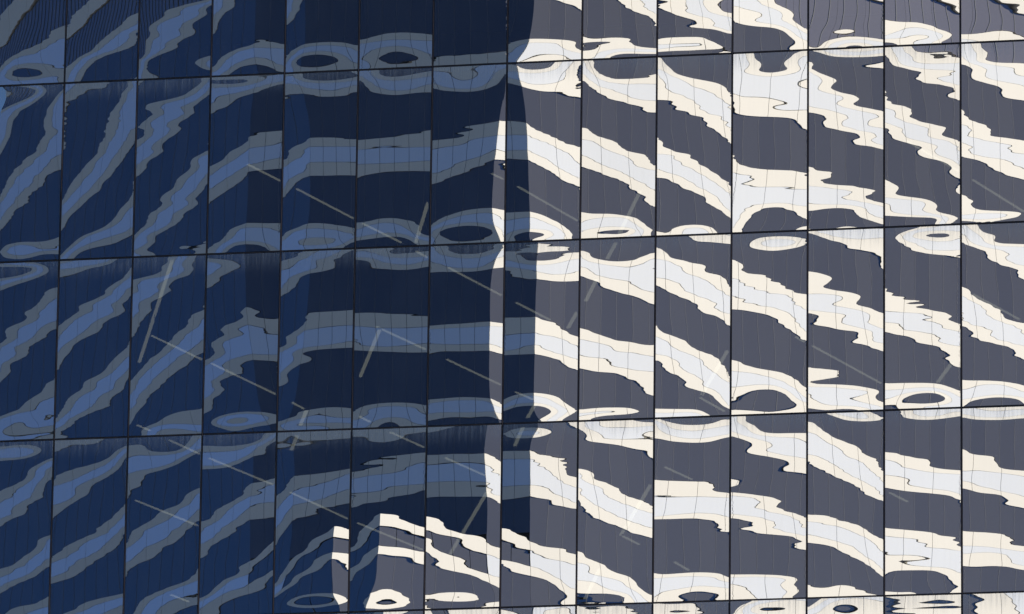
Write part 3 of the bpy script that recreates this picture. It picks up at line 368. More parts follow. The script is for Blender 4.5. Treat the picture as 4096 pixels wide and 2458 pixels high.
-615,19,40,95,64,29,24,20,27,27,28,27,26,22,19,16,15,13,14,9,5,0,0,0,2,2,4,7,1,-5,-7,-8,-7,-5,-5,-3,-1,2,7,12,6,-2,-2,52,53,30,
-692,17,39,91,60,25,20,17,27,28,29,28,26,24,20,17,15,15,15,10,6,1,1,1,3,3,5,9,2,-4,-8,-7,-7,-6,-4,-3,-1,3,9,15,11,4,7,61,57,33,
-583,3,7,23,24,20,15,12,9,17,20,19,11,6,-1,-7,-12,-8,-3,5,8,6,2,19,31,19,7,16,26,29,29,36,56,54,38,41,47,52,53,48,43,41,22,0,20,13,
-488,4,8,23,26,21,18,13,9,16,18,18,12,5,-2,-7,-12,-10,-2,4,9,5,1,18,29,16,4,15,25,25,26,27,46,46,36,39,43,48,49,42,37,39,16,-2,19,12,
-317,5,9,33,24,22,30,12,8,12,14,17,12,4,-3,-9,-14,-10,-4,5,7,9,-2,13,26,8,-6,14,23,23,10,3,27,47,32,34,37,41,40,32,20,24,19,-12,13,10,
-108,10,20,48,20,31,37,10,-8,4,10,13,9,3,-3,-10,-18,-15,-2,7,10,2,-11,7,16,-8,-22,6,15,7,-2,4,21,34,32,30,30,29,28,20,-1,27,-19,-57,-1,4,
102,10,25,34,12,20,37,6,-11,0,6,9,7,2,-4,-12,-24,-22,-4,3,-2,-11,-9,2,12,-8,-32,-7,7,1,-5,-3,13,25,27,25,24,21,19,18,-5,-10,-25,-52,-6,0,
264,6,16,19,-1,18,31,-2,-8,-5,2,4,3,-1,-8,-17,-22,-20,-16,-8,-7,-10,-10,0,10,-21,-38,-11,1,-5,-9,-4,6,14,19,18,19,18,15,17,-28,-13,-24,-48,-7,0,
344,5,10,10,-15,0,9,-3,-7,-4,-2,-1,-3,-7,-12,-17,-20,-19,-17,-12,-6,-10,-10,-2,9,-23,-37,-23,-11,-10,-11,-7,0,7,12,14,14,14,14,0,-25,-8,-20,-44,-11,-3,
348,2,4,-14,-32,-16,-1,-3,-7,-6,-5,-5,-7,-10,-14,-18,-19,-18,-16,-11,-6,-8,-8,-3,-2,-23,-34,-27,-19,-16,-15,-10,-5,2,6,9,10,11,10,3,-23,-5,-4,-54,-17,-7,
293,-7,-24,-49,-32,-19,-9,-6,-8,-8,-7,-8,-10,-12,-17,-18,-18,-18,-16,-10,-5,-7,-7,-6,-8,-23,-31,-30,-25,-21,-18,-14,-9,-3,1,4,6,6,6,4,-3,2,0,-42,-25,-11,
187,-13,-32,-50,-39,-23,-11,-8,-9,-9,-9,-9,-11,-15,-17,-19,-18,-18,-16,-10,-4,-7,-9,-7,-9,-21,-32,-32,-27,-24,-20,-17,-11,-6,-1,2,4,5,6,6,2,4,0,-32,-24,-11,
120,-14,-34,-53,-40,-25,-12,-9,-10,-9,-10,-10,-12,-14,-18,-20,-19,-17,-16,-10,-4,-7,-9,-8,-9,-21,-32,-33,-28,-25,-22,-18,-12,-7,-2,1,3,5,7,6,4,5,1,-30,-24,-10,
-717,11,21,26,32,43,49,39,24,12,4,-2,-5,-5,2,13,16,17,21,29,28,15,23,29,31,28,33,42,57,50,19,3,1,6,15,25,32,44,17,18,10,-36,-76,-69,-34,-14,
-645,11,22,29,38,47,54,43,27,15,7,2,-1,0,7,15,22,21,20,30,24,13,23,31,31,26,34,39,48,38,13,3,1,6,14,22,29,35,7,11,-8,-52,-88,-73,-35,-15,
-522,12,25,37,47,60,63,47,32,20,13,10,7,10,14,30,30,20,22,19,13,17,30,28,26,32,34,27,24,18,9,2,5,9,16,14,8,15,4,-20,-49,-85,-102,-81,-36,-15,
-373,14,27,45,54,71,67,53,39,28,18,12,10,16,25,18,17,25,22,9,20,24,14,22,29,34,31,25,21,16,9,5,-5,-6,-6,-7,-20,-13,-28,-51,-81,-126,-137,-74,-34,-12,
-246,15,29,44,58,69,68,57,45,32,21,12,9,11,14,11,25,24,16,7,14,12,16,24,30,31,24,11,0,6,13,-19,-27,-16,-4,-13,-44,-35,-37,-61,-111,-152,-156,-84,-24,-10,
-156,15,31,47,58,67,67,59,47,36,23,15,8,10,9,13,17,17,12,-1,-5,9,17,22,23,20,8,-22,-21,-8,-12,-28,-29,-10,-14,-31,-39,-41,-48,-70,-111,-158,-156,-87,-21,-7,
-117,17,33,53,59,63,65,59,50,38,26,14,5,7,8,9,9,5,2,-5,-9,8,13,10,3,-3,-13,-26,-29,-19,-18,-32,-34,-43,-33,-25,-31,-38,-48,-67,-110,-143,-145,-82,-18,-6,
-131,18,35,55,60,63,63,59,49,39,25,13,3,1,2,2,-2,-6,-5,-6,-4,5,7,-3,-24,-22,-20,-26,-23,-21,-27,-42,-53,-40,-29,-27,-27,-35,-49,-70,-98,-120,-123,-60,-18,-6,
-203,18,37,57,60,62,62,58,50,38,23,9,-5,-7,-4,-7,-13,-12,-8,-9,-6,0,-2,-16,-29,-23,-22,-27,-25,-23,-27,-39,-47,-39,-31,-24,-24,-30,-43,-67,-90,-105,-88,-42,-20,-6,
-290,19,36,58,60,62,62,57,49,37,21,4,-13,-11,-8,-13,-18,-15,-11,-11,-8,-5,-6,-18,-27,-23,-22,-27,-26,-23,-27,-37,-44,-43,-29,-23,-21,-27,-42,-62,-83,-89,-82,-44,-14,-5,
-343,18,37,57,61,61,62,58,48,36,20,1,-17,-13,-10,-15,-21,-16,-13,-12,-9,-6,-8,-19,-28,-21,-21,-28,-26,-23,-26,-37,-43,-44,-29,-22,-20,-26,-40,-60,-79,-85,-78,-43,-14,-5,
-473,11,20,30,28,27,26,24,23,21,21,19,18,16,16,14,12,11,10,9,7,5,4,3,0,-1,-3,-5,-7,-9,-11,-14,-16,-19,-20,-18,-15,-10,-26,-44,-45,-39,-32,-10,-2,1,
-395,11,20,30,28,27,26,24,23,22,20,19,18,17,15,14,13,11,10,9,7,6,4,3,1,-1,-3,-4,-7,-8,-11,-14,-15,-19,-19,-19,-16,-13,-29,-46,-48,-42,-33,-14,-1,-1,
-258,11,20,30,28,27,26,24,23,22,20,20,18,16,16,14,13,12,10,9,8,6,4,3,2,0,-2,-4,-5,-8,-10,-12,-15,-17,-19,-20,-18,-17,-35,-52,-53,-51,-44,-8,-6,-1,
-111,10,21,30,28,27,26,24,23,22,21,19,18,17,16,14,13,12,11,9,8,7,5,3,3,0,0,-3,-4,-6,-8,-10,-11,-15,-17,-20,-21,-25,-42,-57,-64,-64,-69,-42,-10,-4,
-23,10,21,30,28,27,26,24,23,22,21,19,18,17,16,15,13,12,11,9,8,7,6,4,3,1,0,-2,-3,-5,-7,-8,-10,-12,-15,-20,-26,-30,-44,-65,-76,-79,-73,-56,-22,-9,
6,10,21,30,28,27,25,25,23,22,21,19,18,17,16,14,14,12,11,9,8,7,6,4,2,2,-1,-1,-4,-5,-6,-8,-10,-13,-15,-21,-27,-28,-42,-66,-82,-82,-73,-52,-25,-11,
-24,10,21,30,28,27,25,25,23,22,20,20,18,17,15,15,13,12,10,10,8,6,5,4,2,1,-1,-2,-4,-7,-7,-10,-12,-14,-17,-19,-23,-25,-37,-56,-71,-80,-70,-50,-24,-11,
-113,10,21,30,28,27,25,25,23,21,21,19,18,17,15,15,13,11,10,9,8,6,5,3,1,0,-2,-3,-6,-8,-9,-12,-14,-16,-18,-19,-17,-21,-28,-42,-46,-66,-69,-48,-25,-11,
-261,11,20,30,28,27,25,25,23,21,21,19,17,17,15,14,13,11,10,9,7,5,4,3,0,-1,-2,-5,-7,-9,-11,-13,-16,-17,-18,-16,-12,-13,-22,-34,-35,-37,-56,-46,-19,-9,
-399,11,21,29,28,27,26,24,23,21,20,19,18,17,15,13,13,11,10,8,6,6,3,2,1,-2,-3,-6,-7,-10,-11,-14,-16,-17,-17,-14,-10,-6,-23,-30,-31,-31,-27,-24,-15,-7,
-477,10,21,30,28,27,25,24,23,21,21,19,17,17,14,14,12,11,10,8,7,5,3,2,0,-2,-4,-5,-8,-10,-11,-14,-16,-17,-17,-13,-8,-4,-22,-29,-29,-23,-20,-12,-14,-5,
-143,3,7,-3,-35,-36,-24,-8,2,8,10,10,10,9,8,6,6,4,4,1,-1,-3,-3,-4,-7,-10,-11,-4,0,-2,-4,-5,-6,-7,-8,-9,-10,-9,-12,-23,-23,-33,-50,-86,-64,-32,
-114,5,11,7,-24,-26,-17,-5,5,9,11,11,10,9,7,7,5,5,3,1,-1,-2,-3,-4,-7,-9,-11,-5,-1,-2,-4,-4,-6,-7,-7,-9,-10,-9,-13,-24,-26,-36,-53,-88,-63,-32,
-75,8,13,21,15,-2,-9,3,9,11,12,11,10,8,8,6,5,4,4,1,-1,-3,-2,-3,-5,-9,-11,-8,-2,-2,-3,-4,-5,-5,-7,-8,-10,-11,-9,-31,-33,-41,-62,-88,-64,-32,
-108,18,37,70,47,35,30,11,10,10,10,9,8,7,5,5,4,4,3,1,-2,-2,-1,-1,-3,-7,-11,-11,-4,-3,-2,-2,-3,-3,-4,-6,-8,-11,-18,-44,-41,-48,-69,-88,-63,-32,
-140,29,58,93,67,51,47,36,14,11,7,7,5,5,3,3,2,3,3,1,-2,-1,1,1,-1,-5,-12,-11,-5,-3,-2,-2,-2,-2,-2,-3,-6,-11,-31,-44,-43,-53,-76,-90,-61,-31,
-150,30,61,92,74,57,51,46,26,13,7,6,4,3,1,2,0,2,1,2,1,2,2,1,1,-3,-10,-10,-6,-4,-4,-2,-3,-2,-3,-4,-5,-10,-23,-39,-39,-56,-78,-89,-60,-30,
-187,31,62,91,68,56,53,49,22,14,10,7,4,3,1,0,0,0,2,3,3,5,3,3,2,-2,-8,-8,-7,-6,-5,-5,-5,-5,-5,-6,-6,-8,-9,-25,-26,-36,-73,-91,-54,-26,
-263,30,60,82,66,55,49,44,17,14,11,9,5,4,1,-1,-2,0,3,4,6,7,5,4,2,-1,-6,-7,-6,-7,-7,-7,-8,-8,-9,-10,-10,-8,-6,-1,-1,-4,-39,-65,-39,-20,
-390,29,56,75,61,49,42,31,22,16,13,10,6,4,1,-3,-4,0,3,5,9,9,7,4,2,0,-3,-4,-5,-7,-9,-9,-10,-10,-11,-11,-10,-8,-3,8,11,37,28,-35,-30,-16,
-514,28,55,70,54,43,34,33,26,17,13,10,7,4,1,-3,-6,-3,4,6,9,12,7,5,2,0,-1,0,-5,-8,-9,-9,-10,-11,-10,-11,-8,-6,3,12,27,48,46,-17,-24,-13,
-586,28,53,67,52,40,31,33,28,18,14,10,7,4,0,-2,-8,-4,3,7,10,13,7,5,2,1,0,1,-5,-7,-9,-10,-10,-10,-11,-9,-8,-4,5,16,31,53,56,-8,-23,-11,
-134,11,22,33,-22,-35,-15,-2,3,5,5,4,2,1,-3,-8,-14,-15,-12,-10,-13,-12,-21,-27,-14,-9,-28,-26,-19,-13,-8,-3,-1,3,4,7,8,9,9,5,8,15,8,-2,-7,-3,
-77,10,22,35,-19,-32,-12,0,3,5,5,5,2,1,-3,-8,-14,-14,-12,-9,-11,-10,-19,-24,-11,-6,-26,-25,-19,-12,-8,-3,0,2,5,7,8,9,7,3,4,10,4,-5,-7,-5,
17,10,20,36,-8,-30,-1,1,5,5,6,4,3,0,-3,-7,-13,-16,-10,-8,-6,-7,-14,-15,-6,1,-23,-24,-18,-12,-7,-3,0,3,5,8,8,9,5,0,-10,-2,-1,-11,-10,-5,
76,13,27,43,10,-11,4,5,7,7,6,3,1,-1,-4,-8,-12,-11,-8,-5,-1,-1,-5,-4,3,7,-17,-23,-17,-11,-7,-3,0,4,7,9,10,11,6,-10,-38,-15,-18,-29,-15,-9,
41,17,39,67,46,24,8,5,6,4,3,1,-1,-3,-6,-8,-9,-7,-5,-1,2,5,1,3,7,12,-9,-19,-16,-11,-7,-3,0,4,8,10,12,13,9,-23,-39,-33,-39,-57,-44,-21,
-18,21,42,90,63,37,25,10,6,2,1,-1,-4,-4,-7,-7,-7,-4,-1,1,5,8,6,7,10,13,-2,-14,-13,-10,-8,-3,0,3,6,10,12,14,8,-24,-43,-39,-44,-74,-46,-23,
-84,21,42,84,67,44,34,20,8,2,0,-2,-5,-5,-6,-7,-5,-1,2,4,7,10,9,10,11,11,2,-8,-10,-9,-7,-4,-2,2,5,8,11,13,9,-19,-39,-38,-41,-58,-38,-19,
-200,22,46,86,67,45,42,19,7,2,-1,-2,-4,-5,-6,-5,-3,1,5,7,9,12,10,11,10,11,4,-3,-7,-8,-7,-5,-3,0,3,6,9,12,10,-4,-31,-26,-33,-36,-18,-10,
-351,25,51,80,73,37,25,14,8,5,1,-1,-2,-3,-4,-3,-1,4,7,10,10,12,12,11,11,9,6,-1,-4,-7,-7,-5,-4,-1,2,5,8,11,11,5,-18,-8,-5,-20,-14,-7,
-479,24,51,81,67,27,16,12,8,6,3,1,-1,-2,-3,-1,1,5,9,11,12,12,12,12,11,9,6,1,-4,-6,-7,-5,-3,-1,2,5,8,12,13,12,-6,0,2,-13,-12,-7,
-553,25,51,79,64,24,12,10,9,6,3,2,0,-2,-1,-1,1,6,10,12,12,13,12,12,11,9,6,1,-3,-6,-6,-5,-3,-1,2,5,9,13,15,15,-2,4,5,-11,-11,-5,
-898,25,52,81,87,82,70,43,21,16,25,38,44,33,20,13,16,26,40,30,38,4,-26,-34,-32,-21,-10,7,25,35,24,-4,8,16,7,2,7,19,20,-13,-26,-29,-26,-14,-2,1,
-801,26,51,82,88,84,71,44,21,16,25,39,43,33,20,14,17,26,37,28,34,3,-26,-32,-29,-20,-9,5,22,30,17,-5,4,15,7,-1,3,15,11,-18,-31,-31,-28,-17,-2,1,
-627,26,52,82,91,87,74,46,22,16,25,40,43,27,21,17,20,27,31,25,22,1,-22,-27,-25,-14,-5,1,12,14,6,-9,1,14,3,-9,-4,2,-7,-27,-37,-38,-33,-18,-3,1,
-429,25,51,82,98,101,82,46,16,13,24,41,38,21,20,21,23,26,29,21,17,-2,-22,-16,-9,-10,-19,-11,-4,-4,-9,-8,-10,-8,-9,-7,-8,-12,-26,-44,-54,-44,-48,-29,-6,1,
-296,25,51,84,106,111,86,45,7,11,29,37,30,20,20,17,25,25,20,25,12,-8,-24,-15,-11,-21,-19,-10,-6,-12,-15,-25,-19,-10,-5,-9,-12,-20,-40,-64,-69,-60,-77,-68,-8,-1,
-217,26,51,85,108,112,81,38,6,17,31,30,28,23,19,15,18,19,11,21,7,-14,-25,-19,-15,-23,-19,-12,-8,-12,-16,-25,-21,-12,-9,-11,-17,-28,-48,-78,-80,-79,-82,-73,-17,-2,
-190,26,54,86,105,100,73,34,3,21,28,22,25,24,18,17,14,11,11,11,5,-14,-32,-17,-16,-26,-19,-11,-7,-15,-23,-28,-29,-17,-11,-14,-21,-33,-53,-75,-79,-74,-88,-76,-11,-2,
-226,28,56,90,98,89,66,30,5,11,13,13,20,24,22,16,13,8,8,8,-1,-16,-25,-20,-13,-21,-25,-13,-11,-15,-21,-30,-36,-23,-15,-20,-27,-40,-57,-71,-73,-64,-66,-52,-13,-3,
-331,28,58,91,92,81,60,26,1,5,3,9,16,21,21,18,8,7,5,2,-7,-17,-24,-21,-14,-10,-21,-18,-15,-18,-19,-25,-38,-26,-19,-25,-32,-45,-58,-69,-69,-62,-54,-39,-15,-4,
-446,28,58,89,90,77,56,23,1,0,4,7,13,19,19,18,5,1,2,0,-8,-18,-25,-21,-14,-11,-18,-17,-16,-19,-20,-23,-34,-27,-21,-27,-34,-46,-59,-67,-68,-60,-53,-40,-14,-5,
-515,29,57,89,89,75,54,22,0,-1,3,6,13,17,19,17,3,-1,1,-1,-9,-19,-24,-21,-15,-12,-17,-17,-16,-18,-20,-23,-33,-27,-22,-27,-35,-47,-58,-68,-66,-61,-52,-39,-15,-5,
-179,4,8,10,9,7,6,5,3,2,0,-1,-2,-3,-4,-6,-6,-8,-9,-10,-11,-11,-13,-14,-15,-16,-18,-19,-20,-19,-15,-9,-5,0,5,8,12,13,15,14,13,9,8,21,19,10,
-110,5,7,11,9,7,6,5,3,2,0,0,-2,-3,-5,-5,-6,-8,-9,-9,-11,-12,-12,-14,-15,-15,-18,-18,-20,-19,-14,-9,-4,0,5,8,12,14,15,15,13,9,9,21,18,11,
10,4,8,10,9,8,6,4,4,2,1,-1,-1,-3,-4,-5,-6,-7,-8,-10,-10,-11,-13,-13,-14,-15,-17,-18,-19,-17,-13,-9,-4,1,6,9,12,14,16,16,14,11,8,19,20,10,
130,5,8,10,9,8,6,5,4,2,2,0,-1,-3,-3,-5,-5,-7,-7,-9,-10,-10,-12,-13,-13,-15,-16,-17,-17,-14,-12,-7,-3,1,7,9,13,15,16,17,15,13,10,22,21,11,
193,4,8,11,9,8,7,5,4,3,2,0,0,-2,-2,-4,-5,-6,-7,-7,-9,-10,-11,-12,-13,-14,-15,-15,-15,-12,-10,-6,-2,3,7,10,14,15,17,18,18,13,13,24,22,11,
198,4,9,10,10,8,7,6,4,4,2,1,0,0,-2,-3,-4,-5,-5,-7,-8,-9,-9,-11,-12,-12,-14,-13,-13,-11,-8,-4,0,4,9,11,15,16,17,18,20,15,11,23,24,13,
145,5,8,11,10,8,8,6,5,4,3,2,1,1,-1,-2,-2,-3,-5,-5,-6,-7,-8,-9,-10,-10,-12,-11,-11,-9,-7,-2,3,7,10,13,15,17,17,18,17,14,16,28,23,13,
35,5,8,11,10,9,8,7,6,5,4,3,2,1,1,0,-1,-1,-2,-3,-4,-5,-5,-6,-7,-8,-8,-9,-9,-7,-4,0,6,10,12,14,16,17,18,17,16,16,13,24,27,13,
-133,4,9,11,11,9,9,7,7,5,5,5,3,3,3,2,1,1,0,0,-1,-1,-1,-3,-2,-4,-3,-5,-5,-4,-1,4,8,12,13,16,17,18,18,16,14,12,17,31,25,13,
-284,5,8,12,11,9,9,8,7,6,6,5,5,4,4,3,3,3,2,2,2,2,1,2,1,1,2,1,1,0,3,4,9,12,14,16,17,19,18,17,14,11,16,30,26,13,
-369,4,9,12,11,9,9,8,8,7,6,6,5,4,5,4,4,3,3,4,3,3,3,4,3,5,4,5,5,5,3,4,9,11,15,16,17,19,18,17,15,10,16,31,25,13,
-498,15,29,43,31,19,25,-3,2,2,3,2,1,-1,-2,-3,-1,5,12,19,18,14,12,13,13,19,27,31,32,31,32,19,8,0,-7,-8,-8,-3,5,24,-4,-40,-34,-11,-4,-1,
-443,14,30,45,36,28,34,4,5,2,3,3,0,-1,-4,-4,-1,4,13,18,17,14,11,12,13,18,27,32,30,30,31,18,8,0,-5,-7,-7,-2,-1,16,-21,-54,-48,-18,-9,-2,
-352,15,30,49,47,46,49,25,5,4,3,1,0,-3,-5,-5,-3,3,11,20,16,11,10,10,12,18,24,36,27,26,25,17,9,2,-2,-5,-4,-2,4,-24,-49,-79,-80,-38,-14,-6,
-250,15,29,51,65,66,65,46,12,6,2,1,-2,-5,-6,-8,-6,0,10,19,15,10,9,10,11,16,27,24,13,18,21,17,11,5,0,-4,-6,-3,-28,-47,-72,-105,-91,-67,-25,-11,
-171,14,29,50,68,76,73,64,21,8,3,0,-3,-6,-9,-10,-9,-4,8,22,7,11,9,9,9,11,14,11,11,15,18,16,11,5,0,-6,-12,-24,-44,-43,-88,-105,-98,-68,-30,-13,
-120,14,29,51,69,77,76,62,31,10,4,-1,-3,-7,-10,-13,-12,-4,13,8,-5,14,5,7,7,5,-3,3,14,14,16,14,11,5,-2,-8,-18,-35,-45,-57,-89,-101,-91,-68,-29,-12,
-85,13,26,53,69,66,62,62,23,11,4,1,-2,-6,-10,-12,-12,-5,3,-4,-4,-2,1,3,6,-5,-5,1,8,13,15,13,11,4,-1,-10,-22,-42,-48,-48,-86,-96,-88,-62,-28,-13,
-28,10,21,35,40,45,46,26,22,13,8,4,0,-5,-8,-14,-14,-7,-3,-4,-7,-9,-10,-5,-9,-16,-6,2,9,11,14,12,10,4,-2,-11,-22,-44,-40,-39,-65,-91,-79,-57,-27,-12,
4,7,14,11,5,8,9,13,20,17,12,6,0,-7,-11,-15,-16,-12,-9,-8,-10,-13,-18,-12,-22,-21,-8,2,6,9,11,9,7,4,-2,-10,-19,-33,-40,-36,-35,-58,-68,-46,-24,-11,
-37,6,11,2,-14,-5,7,14,18,15,9,0,-6,-11,-16,-20,-21,-17,-13,-12,-14,-17,-17,-15,-23,-26,-10,-1,4,7,8,8,5,2,-3,-11,-19,-30,-37,-26,-35,-44,-40,-30,-18,-8,
-78,5,8,2,-15,-3,6,14,17,14,4,-4,-10,-14,-20,-22,-24,-19,-16,-14,-16,-17,-18,-16,-25,-27,-12,-2,3,6,7,6,4,1,-4,-11,-19,-28,-36,-24,-29,-39,-33,-20,-15,-6,
-369,4,9,20,23,11,6,9,8,4,7,9,13,15,19,23,25,29,32,35,32,8,-18,-16,-12,-12,-21,-20,-8,-8,-9,-8,-8,-7,-7,-6,-7,-12,-26,-48,-57,-60,-69,-81,-55,-27,
-311,5,10,25,26,15,9,12,7,5,7,9,13,16,19,22,25,29,32,35,31,8,-18,-15,-11,-11,-21,-20,-9,-9,-9,-8,-8,-6,-6,-6,-7,-11,-27,-48,-58,-62,-71,-82,-55,-27,
-222,8,17,33,35,24,16,19,4,6,7,10,13,16,18,22,25,29,32,34,30,4,-16,-13,-8,-7,-20,-23,-12,-9,-9,-7,-7,-7,-5,-5,-6,-10,-25,-54,-58,-66,-76,-83,-56,-27,
-181,17,37,66,51,38,31,28,7,3,5,9,11,14,17,20,24,27,31,32,27,2,-13,-11,-5,-2,-13,-22,-16,-12,-10,-8,-7,-6,-5,-4,-4,-9,-26,-66,-55,-60,-82,-89,-53,-27,
-158,21,46,78,72,46,39,39,13,2,3,6,9,11,15,18,21,25,28,29,28,6,-12,-9,-5,2,-8,-19,-18,-14,-11,-9,-8,-7,-5,-4,-4,-8,-33,-64,-53,-49,-86,-82,-51,-24,
-154,22,48,80,76,54,47,47,16,3,2,3,6,9,12,15,19,23,25,29,26,7,-8,-8,-3,1,-5,-16,-16,-15,-12,-10,-9,-8,-5,-5,-4,-7,-29,-65,-48,-43,-84,-80,-44,-22,
-173,21,46,77,76,57,44,51,19,0,-1,1,3,6,10,13,18,21,24,27,24,7,-7,-7,-3,3,-2,-13,-16,-14,-12,-11,-10,-7,-5,-4,-3,-5,-22,-61,-50,-40,-78,-78,-45,-21,
-201,17,37,75,74,47,30,34,9,1,-1,0,2,4,8,13,17,21,25,26,24,5,-10,-9,-2,5,3,-14,-13,-13,-14,-11,-9,-6,-4,-1,-1,-1,-7,-57,-47,-46,-73,-86,-49,-23,
-251,17,33,71,46,10,23,19,6,-3,-6,-5,-2,3,8,13,16,21,25,29,26,3,-11,-8,-2,2,3,-8,-15,-16,-14,-10,-7,-5,-3,1,3,3,-6,-20,-39,-53,-74,-79,-49,-24,
-308,15,33,53,24,5,12,10,-1,-8,-10,-8,-4,0,7,11,15,20,25,28,28,9,-16,-11,-5,0,6,1,-13,-17,-14,-11,-8,-4,-2,2,4,6,-2,-4,-18,-40,-59,-71,-47,-23,
-341,14,32,44,17,-3,6,6,-6,-10,-12,-10,-6,-1,5,11,15,19,24,28,28,12,-18,-12,-7,-1,8,5,-12,-16,-15,-11,-8,-4,-1,2,6,7,2,3,-7,-30,-51,-63,-47,-22,
-400,29,58,83,68,51,36,20,5,0,0,1,2,1,-1,0,4,8,10,10,4,-6,-21,-30,-30,-22,-21,-31,-53,-36,-30,-45,-33,-21,-6,-2,-5,-16,-32,-48,-64,-64,-52,-38,-20,-9,
-332,29,57,82,67,51,35,20,6,1,-1,2,2,1,-1,1,5,8,11,9,5,-5,-19,-30,-28,-19,-18,-27,-50,-33,-25,-40,-32,-21,-6,-3,-5,-17,-32,-49,-66,-66,-54,-38,-20,-10,
-215,28,56,78,65,50,35,19,9,1,0,2,3,2,0,1,7,9,9,11,7,-2,-17,-29,-26,-14,-10,-14,-49,-30,-17,-21,-32,-23,-7,-3,-6,-17,-33,-51,-69,-72,-57,-39,-21,-10,
-97,27,51,73,61,49,35,20,8,2,0,3,5,5,0,2,8,11,10,12,9,1,-11,-20,-24,-9,-2,-9,-28,-23,-12,-9,-17,-28,-9,0,-4,-18,-33,-52,-72,-84,-72,-41,-21,-10,
-40,23,47,67,58,47,35,21,7,4,1,4,8,8,2,2,11,13,14,13,11,5,-4,-11,-13,-7,0,-8,-22,-12,-3,-4,-12,-15,-4,0,-3,-17,-29,-47,-68,-100,-110,-42,-23,-10,
-51,23,44,62,54,44,33,21,12,7,2,6,12,12,5,4,14,18,16,14,14,10,2,-5,-9,-5,-1,7,-24,-6,4,1,-5,-14,6,7,-5,-15,-21,-39,-69,-104,-121,-52,-28,-13,
-120,22,41,58,50,41,31,20,14,11,4,8,16,19,10,6,20,24,19,15,17,15,6,-2,-8,-7,-2,-1,-7,-3,7,9,2,-11,-1,16,9,-11,-10,-31,-67,-105,-98,-63,-35,-16,
-239,20,39,53,47,37,28,19,12,13,10,9,19,23,20,12,22,33,25,13,20,18,7,-2,-9,-9,-7,-7,-8,4,11,9,5,1,5,9,12,3,1,-15,-47,-79,-84,-72,-43,-20,
-406,19,35,46,39,32,24,16,11,15,17,14,18,30,25,16,19,34,44,10,20,19,7,-1,-8,-8,-9,-8,-7,2,11,8,7,5,5,15,20,12,10,8,-14,-52,-79,-84,-50,-24,
-565,18,33,44,36,28,20,13,8,14,22,19,18,30,34,15,16,31,49,26,26,27,6,-3,-9,-10,-9,-10,-8,1,11,11,8,10,10,19,25,18,12,18,9,-41,-76,-90,-53,-26,
-656,18,33,42,35,27,18,10,7,13,24,21,19,30,37,15,15,30,51,33,30,31,7,-3,-10,-11,-10,-10,-8,1,10,13,9,12,13,21,27,19,15,22,19,-35,-74,-92,-55,-26,
-404,7,13,18,17,15,14,14,11,11,10,9,8,7,6,6,4,4,3,2,2,1,0,-1,-1,-1,-1,-1,1,4,7,11,15,18,22,23,25,25,20,5,-6,-1,3,3,-4,-2,
-322,6,13,18,17,15,15,13,12,11,9,9,8,7,7,5,4,4,3,2,1,1,0,-1,-2,-2,-2,-2,0,2,5,9,13,15,18,19,20,20,15,0,-11,-8,-4,-5,-7,-4,
-179,6,13,18,17,15,15,13,12,10,10,9,8,7,6,5,5,3,3,2,1,0,-1,-1,-3,-3,-4,-3,-3,-1,1,5,8,9,11,11,12,11,6,-10,-21,-23,-23,-25,-18,-8,
-23,6,13,18,17,15,14,14,11,11,10,9,8,7,6,5,5,3,3,1,1,0,-1,-2,-2,-4,-5,-5,-6,-4,-2,0,2,2,3,1,0,-2,-5,-12,-35,-42,-46,-41,-23,-11,
74,7,13,18,16,16,14,13,12,11,10,9,8,7,6,5,4,4,3,2,1,0,0,-2,-2,-2,-4,-4,-4,-4,-4,-3,-3,-2,-3,-4,-5,-7,-10,-18,-44,-54,-56,-49,-27,-11,
113,7,12,18,17,16,14,13,12,11,10,9,8,7,6,6,4,4,3,3,1,1,0,0,-1,-1,-2,-3,-3,-4,-5,-5,-5,-5,-5,-7,-9,-12,-15,-25,-46,-57,-62,-59,-31,-13,
93,7,13,18,17,15,14,13,13,11,10,9,8,7,6,6,5,4,3,3,2,1,1,0,0,-1,-1,-2,-4,-6,-6,-6,-5,-5,-6,-8,-10,-13,-18,-26,-56,-55,-59,-72,-36,-17,
15,7,13,18,16,16,14,13,13,11,10,9,8,7,7,6,5,4,3,3,2,2,1,0,0,-1,-2,-3,-4,-6,-7,-6,-6,-5,-5,-9,-11,-16,-21,-31,-52,-45,-48,-78,-43,-18,
-122,7,13,18,17,15,15,13,12,11,10,9,9,7,7,5,6,4,3,3,2,2,1,0,0,-1,-3,-3,-5,-6,-8,-10,-6,-3,-4,-9,-13,-19,-25,-39,-48,-32,-32,-68,-49,-22,
-252,7,13,18,17,15,14,14,12,11,10,9,9,7,7,5,6,4,3,3,2,2,1,0,-1,-1,-3,-3,-6,-7,-8,-12,-6,0,-5,-10,-14,-19,-27,-39,-51,-33,-22,-57,-45,-22,
-327,7,13,18,17,15,15,13,12,11,10,9,9,7,7,6,5,4,4,2,3,1,1,0,-1,-2,-2,-4,-6,-7,-10,-11,-6,0,-5,-9,-14,-20,-28,-41,-50,-32,-21,-52,-44,-21,
-196,23,46,67,44,24,12,-1,0,-5,-11,-13,-17,-17,-20,-22,-20,-15,-12,-13,-11,-12,-15,-19,-26,-27,-22,-16,-13,-8,-4,0,2,1,-2,-4,-9,-14,-20,-25,-24,-23,-26,-25,-18,-7,
-177,23,48,69,50,33,18,5,4,-2,-8,-12,-14,-16,-18,-20,-19,-13,-11,-12,-10,-10,-14,-19,-24,-26,-20,-16,-12,-7,-3,0,2,2,0,-4,-8,-13,-21,-24,-25,-25,-31,-33,-23,-9,
